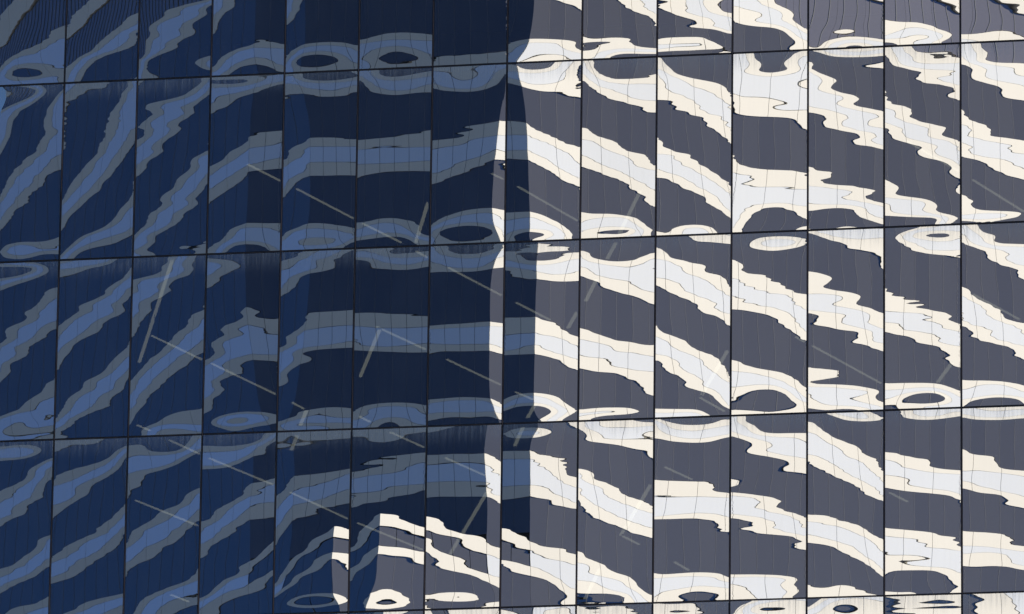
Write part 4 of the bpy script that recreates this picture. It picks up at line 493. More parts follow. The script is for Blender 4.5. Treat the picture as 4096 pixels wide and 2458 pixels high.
-160,24,50,77,60,47,38,14,13,3,-4,-8,-10,-12,-14,-16,-16,-9,-8,-12,-7,-8,-13,-16,-21,-23,-18,-15,-11,-6,-2,2,4,4,1,-2,-7,-12,-19,-26,-25,-26,-39,-66,-29,-13,
-168,27,57,87,63,53,53,40,22,13,6,1,-3,-5,-9,-12,-11,-5,-4,-7,-6,-8,-12,-12,-14,-19,-15,-15,-10,-6,0,4,7,7,5,1,-3,-10,-21,-28,-29,-26,-64,-85,-36,-14,
-158,29,57,89,61,51,48,45,29,20,13,9,5,0,-4,-7,-7,-2,1,-4,-3,-7,-11,-8,-9,-14,-15,-13,-10,-4,2,6,9,9,7,4,0,-8,-19,-35,-22,-24,-61,-81,-33,-11,
-135,26,53,78,51,43,40,36,28,21,16,12,8,4,0,-2,-2,0,3,2,0,-6,-6,-4,-2,-8,-7,-12,-9,-2,3,9,12,11,11,7,5,0,-6,-24,-32,-24,-55,-88,-18,-5,
-108,20,40,59,32,27,27,26,16,16,15,14,10,7,4,2,1,3,4,3,5,0,-3,1,1,0,4,4,-8,-2,5,11,12,13,11,8,4,2,-3,1,-14,-33,-45,-56,-5,-1,
-47,6,10,8,1,10,12,3,-1,8,16,14,13,10,7,3,3,2,3,3,6,11,6,3,3,6,9,16,13,4,8,11,10,12,10,6,2,0,-1,-3,3,-2,-11,-19,-8,2,
20,-11,-25,-48,-44,-30,-11,-17,-12,1,13,15,14,10,8,4,3,3,3,4,7,9,12,5,7,14,19,20,19,18,13,10,10,15,12,6,2,-1,-2,1,3,11,17,8,22,11,
2,-18,-41,-68,-55,-54,-36,-28,-18,-4,7,11,11,10,6,5,3,3,3,5,8,11,6,7,9,18,24,25,23,21,18,8,12,21,13,8,3,0,-1,2,8,14,17,21,22,14,
-23,-21,-48,-76,-62,-61,-46,-32,-23,-7,4,9,10,8,6,4,3,4,3,6,8,11,5,6,11,19,26,27,25,22,20,9,12,24,15,8,3,1,0,3,9,15,19,23,25,14,
-538,16,34,56,60,57,47,42,-9,2,18,22,25,21,18,13,9,5,0,-6,-6,2,7,11,12,11,11,18,-10,-21,-20,-17,-14,-12,-14,-16,-18,-24,-24,-27,-32,-75,-123,-126,-77,-36,
-482,17,34,55,63,59,50,44,-1,6,20,24,24,22,17,13,9,5,0,-6,-5,2,7,11,12,10,11,16,-10,-20,-19,-16,-12,-11,-11,-14,-17,-24,-27,-37,-46,-90,-131,-127,-76,-36,
-391,17,34,56,66,69,55,49,15,14,23,26,26,21,16,12,9,4,0,-4,-4,3,7,11,11,8,9,13,-11,-17,-18,-13,-9,-8,-8,-10,-12,-20,-35,-57,-83,-123,-135,-126,-75,-36,
-311,15,32,53,66,83,89,62,29,30,28,27,25,17,13,9,5,3,0,-2,-1,3,9,11,11,7,1,2,-9,-14,-15,-10,-7,-4,-6,-9,-12,-18,-60,-77,-93,-142,-145,-127,-70,-33,
-258,15,31,51,66,82,97,80,49,41,37,30,19,12,8,5,3,1,-1,-1,1,3,7,15,13,1,-1,-2,-9,-13,-15,-10,-6,-5,-6,-10,-14,-22,-67,-82,-90,-143,-149,-118,-62,-28,
-207,14,29,48,61,78,95,75,51,45,36,29,19,11,8,6,2,1,-2,-1,1,1,7,12,13,5,-8,2,-2,-15,-18,-12,-8,-6,-7,-10,-12,-19,-59,-75,-91,-136,-132,-105,-46,-20,
-183,12,25,41,55,71,84,61,43,42,36,24,16,11,8,6,4,2,0,0,-2,-1,6,11,7,3,-1,4,3,-13,-18,-11,-4,-4,-6,-8,-11,-23,-45,-63,-76,-108,-125,-85,-27,-9,
-199,11,21,34,45,61,67,39,34,34,29,20,11,10,8,7,5,3,1,-1,-2,-7,3,11,10,1,4,8,7,-2,-18,-5,-2,-4,-9,-14,-20,-31,-48,-44,-42,-63,-83,-46,8,8,
-264,9,20,28,39,51,35,24,25,21,19,9,6,8,8,7,5,2,0,-3,-6,-6,0,8,15,7,8,9,8,6,-3,-4,-1,-5,-12,-19,-26,-36,-42,-40,-31,-30,-44,-3,26,16,
-351,10,18,28,36,39,26,17,16,10,11,3,1,4,6,6,3,1,-2,-4,-8,-7,-2,7,16,15,11,13,9,7,1,-1,1,-4,-12,-20,-27,-35,-40,-35,-25,-21,-28,2,25,17,
-404,9,18,27,34,36,20,14,13,4,7,-1,-2,3,5,4,3,0,-3,-5,-8,-9,-2,7,17,18,12,14,11,8,2,0,2,-3,-12,-19,-27,-35,-38,-33,-22,-18,-25,6,27,17,
-435,7,22,55,82,78,56,18,-14,-20,-17,-9,1,6,8,11,11,10,11,13,14,13,10,4,-6,-19,-26,-17,-24,-26,-23,-12,-5,-5,-45,-39,-28,-21,-20,-18,-15,-9,-4,2,4,2,
-386,7,23,61,86,85,58,19,-13,-18,-18,-8,1,6,9,11,11,10,10,13,14,13,11,5,-5,-19,-28,-18,-24,-27,-22,-12,-4,-2,-37,-38,-27,-21,-21,-19,-16,-10,-4,2,4,2,
-312,7,25,71,111,93,61,20,-12,-16,-17,-8,2,7,9,10,11,10,10,11,13,14,12,6,-3,-15,-32,-23,-20,-27,-21,-11,-3,-4,-20,-31,-27,-23,-22,-21,-18,-11,-4,2,4,2,
-248,7,20,95,143,104,59,18,-8,-10,-15,-5,2,7,7,10,10,9,8,10,11,14,12,6,-3,-16,-25,-25,-14,-14,-15,-14,-5,-4,-16,-24,-25,-21,-25,-25,-20,-12,-4,3,5,3,
-193,7,19,98,151,107,55,16,-7,5,-16,-5,1,4,7,9,14,9,8,11,9,14,14,6,-4,-15,-22,-22,-18,-10,-1,-15,-12,-1,-11,-19,-24,-25,-27,-28,-19,-12,-3,6,8,5,
-113,9,25,81,130,91,49,14,-18,8,-14,-8,2,5,11,14,7,9,13,4,11,17,17,8,-3,-15,-22,-24,-21,-12,-1,-9,-17,2,-8,-14,-20,-23,-32,-24,-21,-10,-1,10,12,7,
-6,8,19,54,78,61,32,2,-18,-7,2,-1,2,3,11,20,8,1,21,10,2,24,17,7,-6,-17,-23,-26,-23,-15,-6,-5,-9,-7,-6,-11,-13,-9,-19,-32,-21,-10,0,15,17,10,
-48,8,21,47,55,39,19,-6,-18,-15,-8,3,10,17,16,20,25,14,17,24,5,18,14,1,-10,-21,-27,-28,-26,-19,-12,-9,-8,-6,-6,-9,-9,-4,0,-8,-21,-11,2,17,24,12,
-189,10,21,40,43,29,11,-10,-22,-22,-14,-3,10,22,40,26,35,28,18,22,26,17,11,-3,-15,-25,-30,-31,-29,-23,-17,-12,-7,-5,-5,-8,-9,-5,-1,11,18,-1,-1,16,20,12,
-334,9,21,38,39,25,8,-12,-23,-23,-15,-3,10,26,38,33,36,30,23,27,27,24,10,-2,-16,-26,-31,-33,-31,-25,-19,-14,-7,-2,-5,-7,-7,-4,4,14,21,11,4,17,20,11,
-418,9,21,37,37,25,6,-13,-23,-24,-15,-3,11,27,38,34,38,30,25,28,30,25,11,-2,-16,-26,-32,-34,-31,-26,-20,-15,-7,-1,-4,-7,-6,-3,5,17,24,12,7,18,20,11,
-415,9,18,26,24,22,22,20,19,18,16,15,14,12,11,10,9,7,6,4,2,2,-1,-2,-4,-6,-8,-10,-11,-14,-14,-13,-13,-11,-13,-14,-16,-19,-20,-16,-5,9,21,16,8,4,
-337,9,18,25,24,23,22,20,19,17,17,15,14,12,11,10,9,7,6,4,3,1,0,-2,-4,-6,-8,-10,-11,-14,-14,-13,-13,-12,-13,-14,-17,-20,-21,-18,-8,7,19,13,7,3,
-202,10,18,25,24,23,22,20,19,17,17,15,14,12,12,10,8,8,5,5,3,1,0,-2,-3,-6,-7,-10,-12,-13,-14,-14,-12,-12,-14,-15,-18,-22,-24,-22,-13,1,13,7,7,3,
-57,10,18,25,24,23,22,20,19,18,16,15,14,13,11,10,9,8,6,4,4,2,0,-2,-3,-5,-7,-9,-11,-13,-14,-14,-11,-11,-12,-15,-19,-23,-29,-30,-22,-9,1,-29,-15,-10,
29,10,18,25,24,23,22,20,19,18,16,15,14,13,12,10,9,7,7,4,4,2,1,-1,-3,-4,-6,-8,-10,-13,-14,-12,-9,-8,-9,-12,-15,-21,-30,-38,-32,-18,-24,-59,-71,-36,
57,9,18,25,24,23,22,20,19,18,16,15,14,13,11,11,8,8,6,5,4,2,1,-1,-2,-3,-6,-6,-9,-11,-15,-10,-3,-4,-5,-7,-10,-15,-27,-45,-43,-33,-34,-89,-89,-47,
25,9,18,25,25,22,22,20,19,17,17,15,14,12,12,10,8,8,6,5,3,2,1,-1,-2,-4,-5,-7,-8,-10,-10,-5,-1,1,-2,-4,-4,-7,-21,-42,-56,-37,-40,-91,-98,-52,
-66,9,18,26,24,22,22,20,19,17,16,15,14,12,11,10,8,7,6,4,3,2,0,-2,-2,-5,-6,-7,-8,-9,-8,-3,5,7,0,-3,-1,0,-13,-35,-47,-35,-32,-88,-94,-52,
-216,10,17,26,24,23,21,20,18,18,16,14,13,12,11,9,8,7,5,4,2,1,-1,-3,-4,-6,-7,-9,-9,-10,-7,-2,7,21,-1,-4,6,12,-4,-27,-35,-26,-25,-88,-95,-52,
-355,10,17,26,24,22,22,19,19,17,16,14,13,12,10,9,8,6,5,3,1,0,-1,-4,-5,-7,-9,-10,-11,-11,-9,-4,7,17,17,2,10,22,2,-22,-31,-23,-16,-85,-99,-54,
-434,9,18,26,23,23,21,20,18,17,16,14,13,12,10,9,7,6,5,2,2,-1,-2,-4,-6,-7,-10,-11,-12,-12,-10,-5,6,16,22,9,12,27,6,-20,-29,-21,-13,-82,-101,-54,
-171,0,0,9,7,-8,-7,-17,-7,8,18,20,21,17,13,8,1,-8,-16,-11,-8,-14,-14,-12,-15,-14,-10,-12,-15,-15,-14,-13,-11,-9,-8,-9,-12,-19,-27,-26,-24,-31,-40,-49,-39,-17,
-143,2,4,19,20,6,4,-11,-4,7,17,19,18,16,12,7,1,-8,-16,-10,-8,-13,-14,-11,-14,-13,-10,-11,-14,-15,-14,-13,-11,-9,-8,-8,-12,-18,-27,-29,-29,-38,-49,-54,-44,-18,
-124,7,16,41,49,33,25,14,-3,6,14,15,15,13,9,6,0,-7,-14,-10,-3,-18,-12,-10,-10,-11,-7,-10,-15,-14,-13,-13,-11,-9,-6,-9,-11,-18,-21,-32,-43,-49,-60,-93,-43,-20,
-133,12,26,50,63,68,58,40,34,8,13,11,11,8,6,3,0,-6,-10,-7,0,-11,-11,-6,-8,-10,-7,-4,-11,-12,-13,-14,-10,-6,-4,-5,-7,-13,-23,-43,-60,-62,-78,-103,-49,-21,
-119,14,29,53,62,68,70,55,34,20,16,17,13,7,7,5,1,-2,-6,-3,-3,-5,-6,-2,-7,-8,-6,0,-6,-9,-11,-13,-10,-2,0,2,-1,-8,-25,-52,-72,-74,-89,-116,-47,-13,
-111,15,29,50,56,61,62,53,39,21,21,19,13,8,9,9,6,1,-1,-2,-1,-4,-4,6,-1,-10,0,2,-1,-6,-9,-15,-6,1,7,7,6,-1,-17,-53,-84,-80,-89,-130,-60,-20,
-131,13,27,43,46,49,54,47,30,25,24,23,12,8,11,13,9,4,0,-2,-3,-5,-2,7,12,-4,-5,6,5,0,4,-9,-10,6,7,10,13,9,-9,-33,-82,-79,-92,-142,-48,-18,
-191,12,25,34,33,37,43,37,20,20,22,24,23,5,13,18,11,4,1,-3,-4,-4,-1,4,5,2,-1,10,11,3,5,11,0,3,3,10,17,16,-2,-28,-50,-58,-66,-95,-31,-13,
-296,11,22,27,19,21,29,27,15,15,20,21,20,7,12,22,11,6,1,-2,-4,-3,-1,2,3,-1,10,16,13,4,4,7,9,11,6,8,25,26,4,-24,-44,-40,-35,-34,-20,-5,
-401,11,20,24,12,9,21,21,11,14,19,19,12,9,10,13,13,8,2,-1,-3,-3,0,1,2,2,10,22,17,-1,2,7,8,15,15,13,25,35,14,-18,-35,-33,-36,-36,-8,-5,
-463,10,20,22,9,4,17,19,8,13,18,18,11,8,9,10,12,8,2,0,-3,-2,-1,1,2,3,11,23,20,-2,1,5,9,17,18,15,28,38,19,-15,-31,-32,-34,-34,-9,-3,
-407,13,24,38,34,11,17,18,2,0,-1,-8,-2,7,13,12,9,8,6,4,3,2,2,2,3,3,-1,-3,-1,-1,-3,-1,3,-2,-5,-5,-4,-1,2,4,2,-7,-27,-51,-16,-2,
-345,12,25,37,37,21,21,22,3,3,0,-6,-4,8,12,10,9,7,5,4,3,2,1,1,2,3,-1,-3,-2,-2,-4,-1,2,-1,-6,-5,-4,-1,1,4,1,-10,-31,-54,-14,-3,
-240,12,24,37,36,36,43,24,6,1,13,-7,-4,6,11,9,7,6,4,3,2,2,-1,-1,3,2,-2,-4,-2,-4,-5,-2,1,-1,-6,-6,-4,-1,1,3,1,-15,-44,-58,-14,0,
-125,11,23,34,36,40,54,34,11,7,19,5,-4,11,8,7,4,3,2,2,1,0,-1,1,4,2,-4,-4,-3,-5,-10,-1,1,-4,-9,-7,-4,-1,2,4,0,-21,-64,-65,4,5,
-41,10,22,32,34,40,44,39,20,12,14,11,3,8,9,6,3,2,2,1,1,-1,0,1,2,4,3,-9,2,-4,-17,-2,3,-8,-13,-9,-5,-1,2,3,-2,-23,-78,-64,8,9,
11,10,19,29,30,34,37,37,20,13,12,8,5,7,8,6,3,3,3,2,1,0,-1,-1,0,4,6,-7,7,4,-19,-12,5,-11,-18,-9,-5,-1,2,3,-3,-27,-83,-73,6,7,
29,9,17,25,24,26,30,24,15,12,7,4,1,8,9,6,3,5,5,4,2,2,0,0,1,2,-2,-2,1,-3,-10,-9,-1,-8,-16,-9,-7,-2,3,4,-5,-30,-85,-73,-2,3,
12,8,15,19,17,16,17,15,-5,2,5,3,-3,8,12,7,3,7,8,6,5,3,2,2,1,0,-4,-5,-4,-8,-10,-8,-5,-7,-13,-13,-9,-1,6,6,-6,-38,-70,-60,-20,-4,
-42,7,13,16,8,1,2,-23,-17,-5,2,2,2,6,13,8,5,10,10,8,6,5,3,3,1,-2,-8,-7,-7,-9,-11,-9,-8,-13,-16,-13,-9,0,9,14,-4,-35,-65,-65,-26,-9,
-107,7,13,14,3,-10,-26,-38,-23,-10,-1,1,2,7,12,8,7,11,11,9,7,6,5,3,2,-3,-8,-15,-8,-10,-12,-10,-10,-15,-18,-14,-9,0,10,20,-2,-33,-62,-63,-28,-10,
-148,6,13,14,1,-18,-36,-46,-28,-12,-2,0,2,7,11,8,8,11,11,10,8,6,5,4,2,-2,-8,-19,-9,-11,-13,-10,-10,-17,-19,-15,-9,1,10,22,0,-32,-61,-62,-28,-11,
-74,-3,-6,6,4,15,35,31,26,23,19,10,-1,-33,-46,-28,-43,-53,-35,-24,-46,-32,-21,-9,1,7,9,9,6,-3,-13,-30,-45,-36,-32,-42,-36,-20,-27,-41,-44,-38,-32,-20,-5,-2,
-43,1,2,17,5,17,36,30,24,22,17,10,-2,-28,-41,-25,-28,-48,-32,-19,-37,-30,-21,-10,-1,5,8,8,5,-3,-13,-28,-42,-33,-32,-42,-35,-20,-26,-41,-44,-39,-34,-21,-7,-2,
-9,8,18,43,18,16,35,29,22,20,14,7,-4,-23,-27,-17,-7,-30,-31,-16,-13,-20,-22,-13,-3,2,5,6,2,-4,-12,-25,-35,-31,-22,-46,-35,-13,-25,-43,-44,-40,-39,-26,-9,-3,
-19,15,34,67,34,40,53,20,18,14,11,4,-5,-17,-12,4,-2,-21,-15,-5,-2,-1,-7,-9,-4,-2,1,2,0,-6,-13,-23,-29,-26,-18,-25,-27,-13,-16,-44,-42,-42,-45,-37,-14,-4,
-41,19,39,73,49,40,52,28,18,14,12,6,0,-6,-3,2,3,-5,-3,8,6,4,2,0,0,-1,1,0,-1,-6,-12,-20,-24,-23,-20,-19,-15,-9,-11,-27,-36,-35,-55,-51,-20,-7,
-73,18,37,54,59,48,44,27,18,18,15,11,6,1,2,4,5,5,8,13,13,10,8,6,6,6,1,0,0,-3,-9,-16,-19,-21,-17,-16,-11,-6,-11,-22,-24,-18,-56,-68,-23,-8,
-148,18,37,49,52,41,37,28,22,20,19,15,12,7,6,6,7,8,12,22,19,16,12,9,10,10,5,4,5,1,-6,-12,-16,-17,-15,-12,-8,-9,-6,-14,-14,-14,-34,-69,-31,-13,
-261,19,37,54,34,20,27,26,24,23,22,22,19,14,10,9,10,12,16,21,22,19,17,13,10,12,11,9,11,6,-3,-10,-14,-16,-16,-13,-12,-10,-6,0,5,3,-12,-10,-14,-6,
-405,20,36,53,2,2,20,24,19,17,28,32,28,19,14,12,12,15,18,22,23,21,25,17,13,12,14,13,13,9,0,-8,-13,-15,-16,-15,-13,-11,-6,2,15,29,21,12,13,6,
-533,18,36,38,-6,-3,14,20,16,14,30,37,31,21,16,14,14,16,18,22,23,21,31,28,13,14,14,14,14,8,2,-7,-12,-15,-15,-14,-13,-9,-5,6,20,31,32,26,15,7,
-609,17,35,35,-9,-7,11,18,14,14,30,38,33,23,17,14,14,17,19,22,22,21,35,32,15,14,15,14,14,9,1,-6,-12,-14,-15,-14,-12,-9,-3,7,22,33,35,30,18,9,
360,-37,-72,-99,-91,-87,-83,-76,-68,-61,-54,-46,-39,-33,-26,-21,-14,-10,-5,-1,4,8,11,14,18,20,23,25,27,29,31,32,33,34,35,36,36,36,36,35,36,35,33,33,21,11,
440,-37,-72,-99,-92,-88,-83,-76,-69,-61,-53,-46,-40,-33,-26,-20,-15,-10,-5,-1,4,8,11,15,17,20,23,26,27,29,30,32,33,35,35,35,36,36,36,36,35,35,34,33,21,10,
582,-38,-73,-100,-92,-89,-84,-77,-69,-61,-54,-46,-40,-33,-26,-20,-15,-10,-5,0,3,8,11,15,17,21,22,26,27,29,30,32,34,34,35,35,36,36,36,36,35,35,34,33,21,10,
747,-40,-78,-106,-96,-91,-85,-77,-70,-61,-54,-47,-39,-33,-26,-20,-15,-10,-5,0,3,8,11,15,17,21,22,26,27,29,30,32,34,34,35,35,36,36,36,36,35,35,34,33,21,10,
861,-42,-83,-114,-103,-95,-87,-78,-70,-62,-53,-47,-39,-33,-26,-20,-15,-10,-5,0,4,8,11,14,18,20,23,25,27,29,31,32,33,34,35,36,36,36,36,35,36,34,34,33,21,11,
919,-45,-87,-122,-110,-100,-89,-80,-70,-62,-54,-46,-39,-33,-26,-20,-15,-10,-5,0,4,8,11,14,18,20,23,25,27,29,31,32,33,34,35,36,35,36,36,36,36,34,34,33,21,10,
918,-47,-92,-128,-117,-104,-93,-81,-71,-62,-54,-46,-40,-32,-26,-20,-15,-10,-5,0,4,7,12,14,17,21,23,25,27,29,30,32,33,35,35,35,36,36,36,35,36,35,33,33,21,11,
853,-47,-94,-134,-123,-108,-95,-83,-72,-62,-54,-47,-39,-33,-26,-21,-14,-10,-5,-1,4,8,11,14,18,20,23,25,27,29,30,32,33,34,35,36,36,36,35,36,36,34,34,33,21,10,
719,-47,-92,-135,-126,-112,-97,-84,-73,-63,-55,-47,-40,-33,-26,-21,-15,-10,-5,-1,4,8,11,14,17,20,23,25,27,29,31,32,33,34,35,35,36,36,36,35,36,34,34,33,21,11,
588,-47,-93,-134,-126,-112,-98,-85,-74,-64,-55,-48,-40,-33,-27,-21,-15,-10,-5,-1,3,8,11,14,17,21,22,25,27,29,31,31,33,35,34,36,36,35,36,36,35,35,34,33,21,10,
512,-47,-92,-134,-126,-113,-98,-86,-74,-64,-55,-48,-41,-33,-27,-21,-15,-10,-6,0,3,7,11,15,17,20,22,25,28,28,31,32,33,34,35,35,36,36,36,35,36,34,34,33,21,10,
-355,8,15,21,21,18,18,16,15,14,13,12,11,9,8,7,6,5,4,2,1,0,-1,-4,-4,-7,-9,-13,-16,-21,-25,-21,-9,2,-5,-1,3,5,-8,-36,-47,-48,-76,-44,19,15,
-279,8,15,22,20,18,18,16,16,14,12,12,11,9,9,7,6,5,4,2,2,0,-1,-3,-4,-6,-8,-11,-15,-21,-26,-23,-13,0,-3,0,6,7,-6,-37,-53,-53,-76,-46,18,13,
-146,8,15,21,20,19,18,16,15,14,13,12,11,9,9,7,6,6,4,3,1,1,0,-2,-3,-5,-6,-9,-12,-18,-23,-32,-17,-2,-5,7,8,12,-3,-35,-63,-66,-77,-49,15,12,
-6,8,15,21,20,19,18,16,15,14,13,12,11,9,9,7,7,5,4,3,3,1,0,-1,-2,-4,-5,-7,-11,-15,-22,-37,-21,26,-3,1,5,17,6,-35,-73,-79,-82,-54,5,8,
75,8,15,22,20,18,18,16,15,14,13,11,11,9,9,7,6,6,4,3,2,1,0,-2,-2,-4,-5,-7,-9,-13,-19,-19,-8,-5,26,2,-8,25,24,-38,-82,-89,-91,-68,-3,4,
97,8,15,22,19,19,18,16,15,13,13,11,11,9,8,7,6,4,4,2,2,0,-1,-2,-4,-4,-6,-7,-8,-8,-7,-3,7,3,12,19,-3,5,27,-31,-89,-99,-98,-77,-9,0,
60,8,15,21,20,19,17,16,15,13,12,11,10,9,8,6,5,4,3,2,0,-1,-2,-4,-5,-6,-7,-9,-8,-7,-4,7,18,27,33,28,-8,8,27,-27,-91,-98,-112,-77,-12,-5,
-36,8,15,21,20,18,17,16,14,14,11,11,10,8,7,5,5,3,2,0,-1,-2,-4,-5,-7,-8,-10,-10,-10,-9,-4,6,30,41,37,29,10,19,32,-26,-56,-75,-91,-73,-37,-17,
-191,8,15,21,19,19,16,16,14,13,12,10,9,7,7,5,3,3,0,0,-2,-4,-5,-7,-8,-10,-11,-11,-11,-9,-2,8,22,34,50,41,18,14,29,25,-22,-63,-85,-81,-49,-24,
-334,8,15,21,20,18,16,16,14,12,12,10,8,7,6,5,3,2,0,-1,-3,-4,-6,-7,-9,-11,-11,-13,-11,-8,-2,7,22,36,48,43,24,24,35,31,-9,-51,-80,-91,-52,-25,
-415,8,15,21,19,18,17,15,14,13,11,10,8,7,6,4,3,2,0,-2,-3,-5,-6,-8,-9,-11,-11,-13,-11,-8,-3,9,21,36,50,42,28,27,39,35,-5,-47,-78,-93,-54,-26,
72,-6,-11,-9,-10,-25,-47,-34,-25,-10,-2,-1,0,-1,4,6,4,1,-2,-9,-24,-36,-26,-17,-11,-17,-25,-21,-21,-18,-21,-26,-33,-29,-26,-23,-21,-20,-18,-19,-20,-22,-21,-17,-9,-4,
121,-6,-11,-8,-5,-18,-36,-32,-23,-10,-3,-3,-2,-2,4,6,5,2,0,-8,-20,-30,-25,-15,-10,-18,-24,-21,-18,-17,-22,-28,-32,-28,-25,-23,-21,-19,-18,-19,-21,-22,-22,-18,-9,-5,
196,-5,-11,-6,0,-1,-12,-24,-23,-10,-3,-6,-9,-3,5,7,6,3,2,-3,-13,-19,-19,-11,-6,-26,-21,-17,-15,-12,-22,-37,-29,-26,-23,-21,-20,-18,-19,-19,-23,-24,-24,-20,-10,-4,
241,-3,-6,-3,4,16,18,-16,-11,-5,-3,-6,-15,-7,7,7,4,5,4,2,-3,-7,-7,-4,-3,-16,-22,-13,-9,-14,-22,-24,-29,-24,-21,-21,-19,-18,-18,-19,-25,-31,-36,-35,-19,-10,
237,-1,-2,1,8,15,22,10,-5,1,-3,-4,-5,-6,1,5,4,4,6,8,6,4,4,4,-1,-14,-13,-7,-8,-10,-12,-14,-19,-20,-20,-21,-19,-15,-14,-17,-22,-32,-46,-81,-49,-24,
189,0,1,4,9,14,16,12,5,6,1,-1,-3,-2,5,8,1,4,10,15,13,13,13,11,4,-8,-7,0,-1,-3,-4,-7,-10,-6,-18,-20,-18,-11,-9,-12,-19,-35,-59,-90,-60,-29,
89,1,3,7,10,13,15,8,3,2,1,0,1,4,7,19,11,-1,15,20,19,19,20,17,11,1,-1,2,6,7,4,0,0,1,-4,-18,-17,-1,-2,-7,-13,-30,-58,-93,-63,-31,
-69,2,4,8,10,11,11,7,-2,0,0,1,4,7,15,21,13,11,19,24,22,27,28,26,19,8,2,2,6,11,13,11,6,7,6,2,-3,10,-4,-2,-3,-18,-44,-63,-44,-21,
-291,2,4,8,8,9,7,2,-3,-3,4,9,9,10,18,24,14,16,24,30,29,34,36,36,28,12,2,0,3,6,12,22,23,14,17,15,10,18,25,1,9,-1,-23,-45,-27,-13,
-482,2,4,7,7,7,4,-1,-5,-4,4,12,18,12,18,29,18,17,23,33,39,36,39,46,35,13,2,-1,0,4,11,20,22,29,28,24,15,19,32,31,20,18,-15,-37,-27,-14,
-588,2,4,7,6,6,3,-2,-6,-5,3,14,21,13,19,32,20,17,24,34,42,38,41,50,38,15,2,-2,-1,3,10,19,23,33,34,28,19,22,35,39,30,25,-8,-34,-26,-12,
-10,12,22,15,-7,-14,-6,-9,-18,-10,-1,2,-1,-14,-12,-8,-5,-2,1,1,-5,-18,-41,-35,-25,-31,-37,-31,-24,-27,-38,-50,-43,-33,-26,-22,-15,-9,-7,-13,-22,-34,-44,-65,-55,-29,
46,13,22,18,-7,-13,-5,-7,-17,-9,-1,1,-1,-12,-11,-7,-4,-1,2,2,-3,-16,-34,-32,-22,-29,-36,-29,-24,-26,-37,-48,-42,-30,-26,-21,-15,-8,-7,-13,-22,-34,-45,-66,-56,-30,
132,14,25,24,-4,-11,5,-10,-14,-6,2,-1,-8,-5,-8,-5,-2,0,3,4,0,-11,-23,-23,-19,-23,-33,-27,-21,-25,-36,-42,-38,-28,-23,-20,-15,-6,-6,-12,-22,-35,-48,-68,-58,-30,
164,17,31,35,15,7,7,13,-15,-6,2,0,-7,-4,1,-2,-3,0,2,6,3,-4,-12,-13,-13,-17,-22,-24,-16,-20,-31,-32,-27,-18,-25,-21,-13,-4,-3,-11,-23,-35,-51,-74,-63,-34,
117,20,39,52,36,21,13,12,3,-8,5,3,-3,-5,6,12,-1,-2,2,6,7,3,-3,-6,-7,-12,-20,-16,-11,-12,-20,-25,-20,-6,-13,-19,-17,0,5,-12,-24,-36,-50,-82,-71,-37,
12,22,44,78,53,32,18,8,0,-1,7,7,1,1,8,15,9,3,-1,11,16,7,4,1,-2,-8,-13,-12,-3,-6,-12,-15,-11,-4,-3,-7,-8,7,2,-8,-21,-32,-50,-90,-78,-39,
-106,21,43,67,65,42,24,10,-7,-5,14,12,3,6,11,15,14,10,7,19,21,12,9,8,5,-1,-7,-7,-3,0,-4,-11,-2,6,3,2,-2,18,15,-12,-12,-21,-39,-79,-64,-33,
-259,20,41,57,57,43,27,11,-3,-5,9,14,10,10,13,16,18,13,12,34,29,15,14,17,14,6,-3,-5,-4,-2,-2,0,7,12,10,10,11,18,22,6,-7,-3,-12,-35,-36,-21,
-475,20,38,57,51,39,26,11,0,-1,5,6,13,18,22,21,23,19,16,31,35,21,23,28,25,12,-1,-5,-6,-5,-4,2,11,17,21,20,20,21,18,31,35,27,18,-3,-19,-13,
-660,19,38,55,50,38,25,10,0,-2,2,7,10,20,31,25,29,22,20,28,35,29,26,35,35,14,0,-6,-7,-7,-5,0,9,17,26,36,31,25,23,32,44,51,49,20,-10,-9,
-763,19,38,55,49,37,25,10,-1,-2,1,6,10,20,34,28,31,25,20,29,35,32,28,38,38,16,1,-6,-8,-7,-7,0,8,17,28,42,37,28,26,35,48,59,61,33,-7,-6,
-628,29,34,18,33,42,47,38,27,18,11,7,4,4,4,10,16,17,19,25,33,30,32,44,59,14,-22,-25,-22,-18,-15,-10,-6,-2,3,7,12,16,16,-1,-11,-8,-3,6,-1,0,
-572,33,51,32,39,45,45,36,26,17,10,6,3,2,4,8,15,16,17,23,31,28,30,40,55,11,-22,-24,-22,-18,-14,-10,-6,-2,1,7,12,16,17,-4,-14,-10,-7,0,-3,-1,
-484,39,66,80,57,48,42,33,25,14,8,5,1,0,2,5,13,13,14,19,26,24,26,34,41,7,-19,-24,-21,-18,-13,-9,-6,-3,1,5,10,16,22,-14,-18,-16,-14,-12,-9,-4,
-348,34,64,92,88,63,50,38,21,11,6,3,0,-1,-1,2,6,8,9,13,18,18,20,24,22,1,-18,-22,-19,-15,-11,-8,-4,-2,2,5,9,17,9,-28,-23,-19,-29,-41,-19,-9,
-237,33,64,96,83,72,63,38,19,11,5,3,0,-1,-1,-2,-1,2,3,8,11,11,12,14,13,-10,-21,-20,-15,-12,-7,-5,-1,1,4,6,8,11,-4,-35,-32,-25,-56,-60,-24,-12,
-148,29,59,88,82,74,58,40,16,9,5,4,1,0,-2,-4,-7,-5,-1,2,3,4,6,6,1,-18,-23,-18,-12,-8,-3,0,2,4,6,8,7,4,-17,-40,-38,-48,-70,-66,-34,-15,
-91,25,52,85,73,60,51,31,11,8,6,5,4,2,-2,-7,-12,-12,-5,0,-5,-3,-1,-2,-6,-21,-26,-18,-9,-4,0,2,5,7,8,7,5,-4,-23,-40,-47,-59,-75,-72,-39,-18,
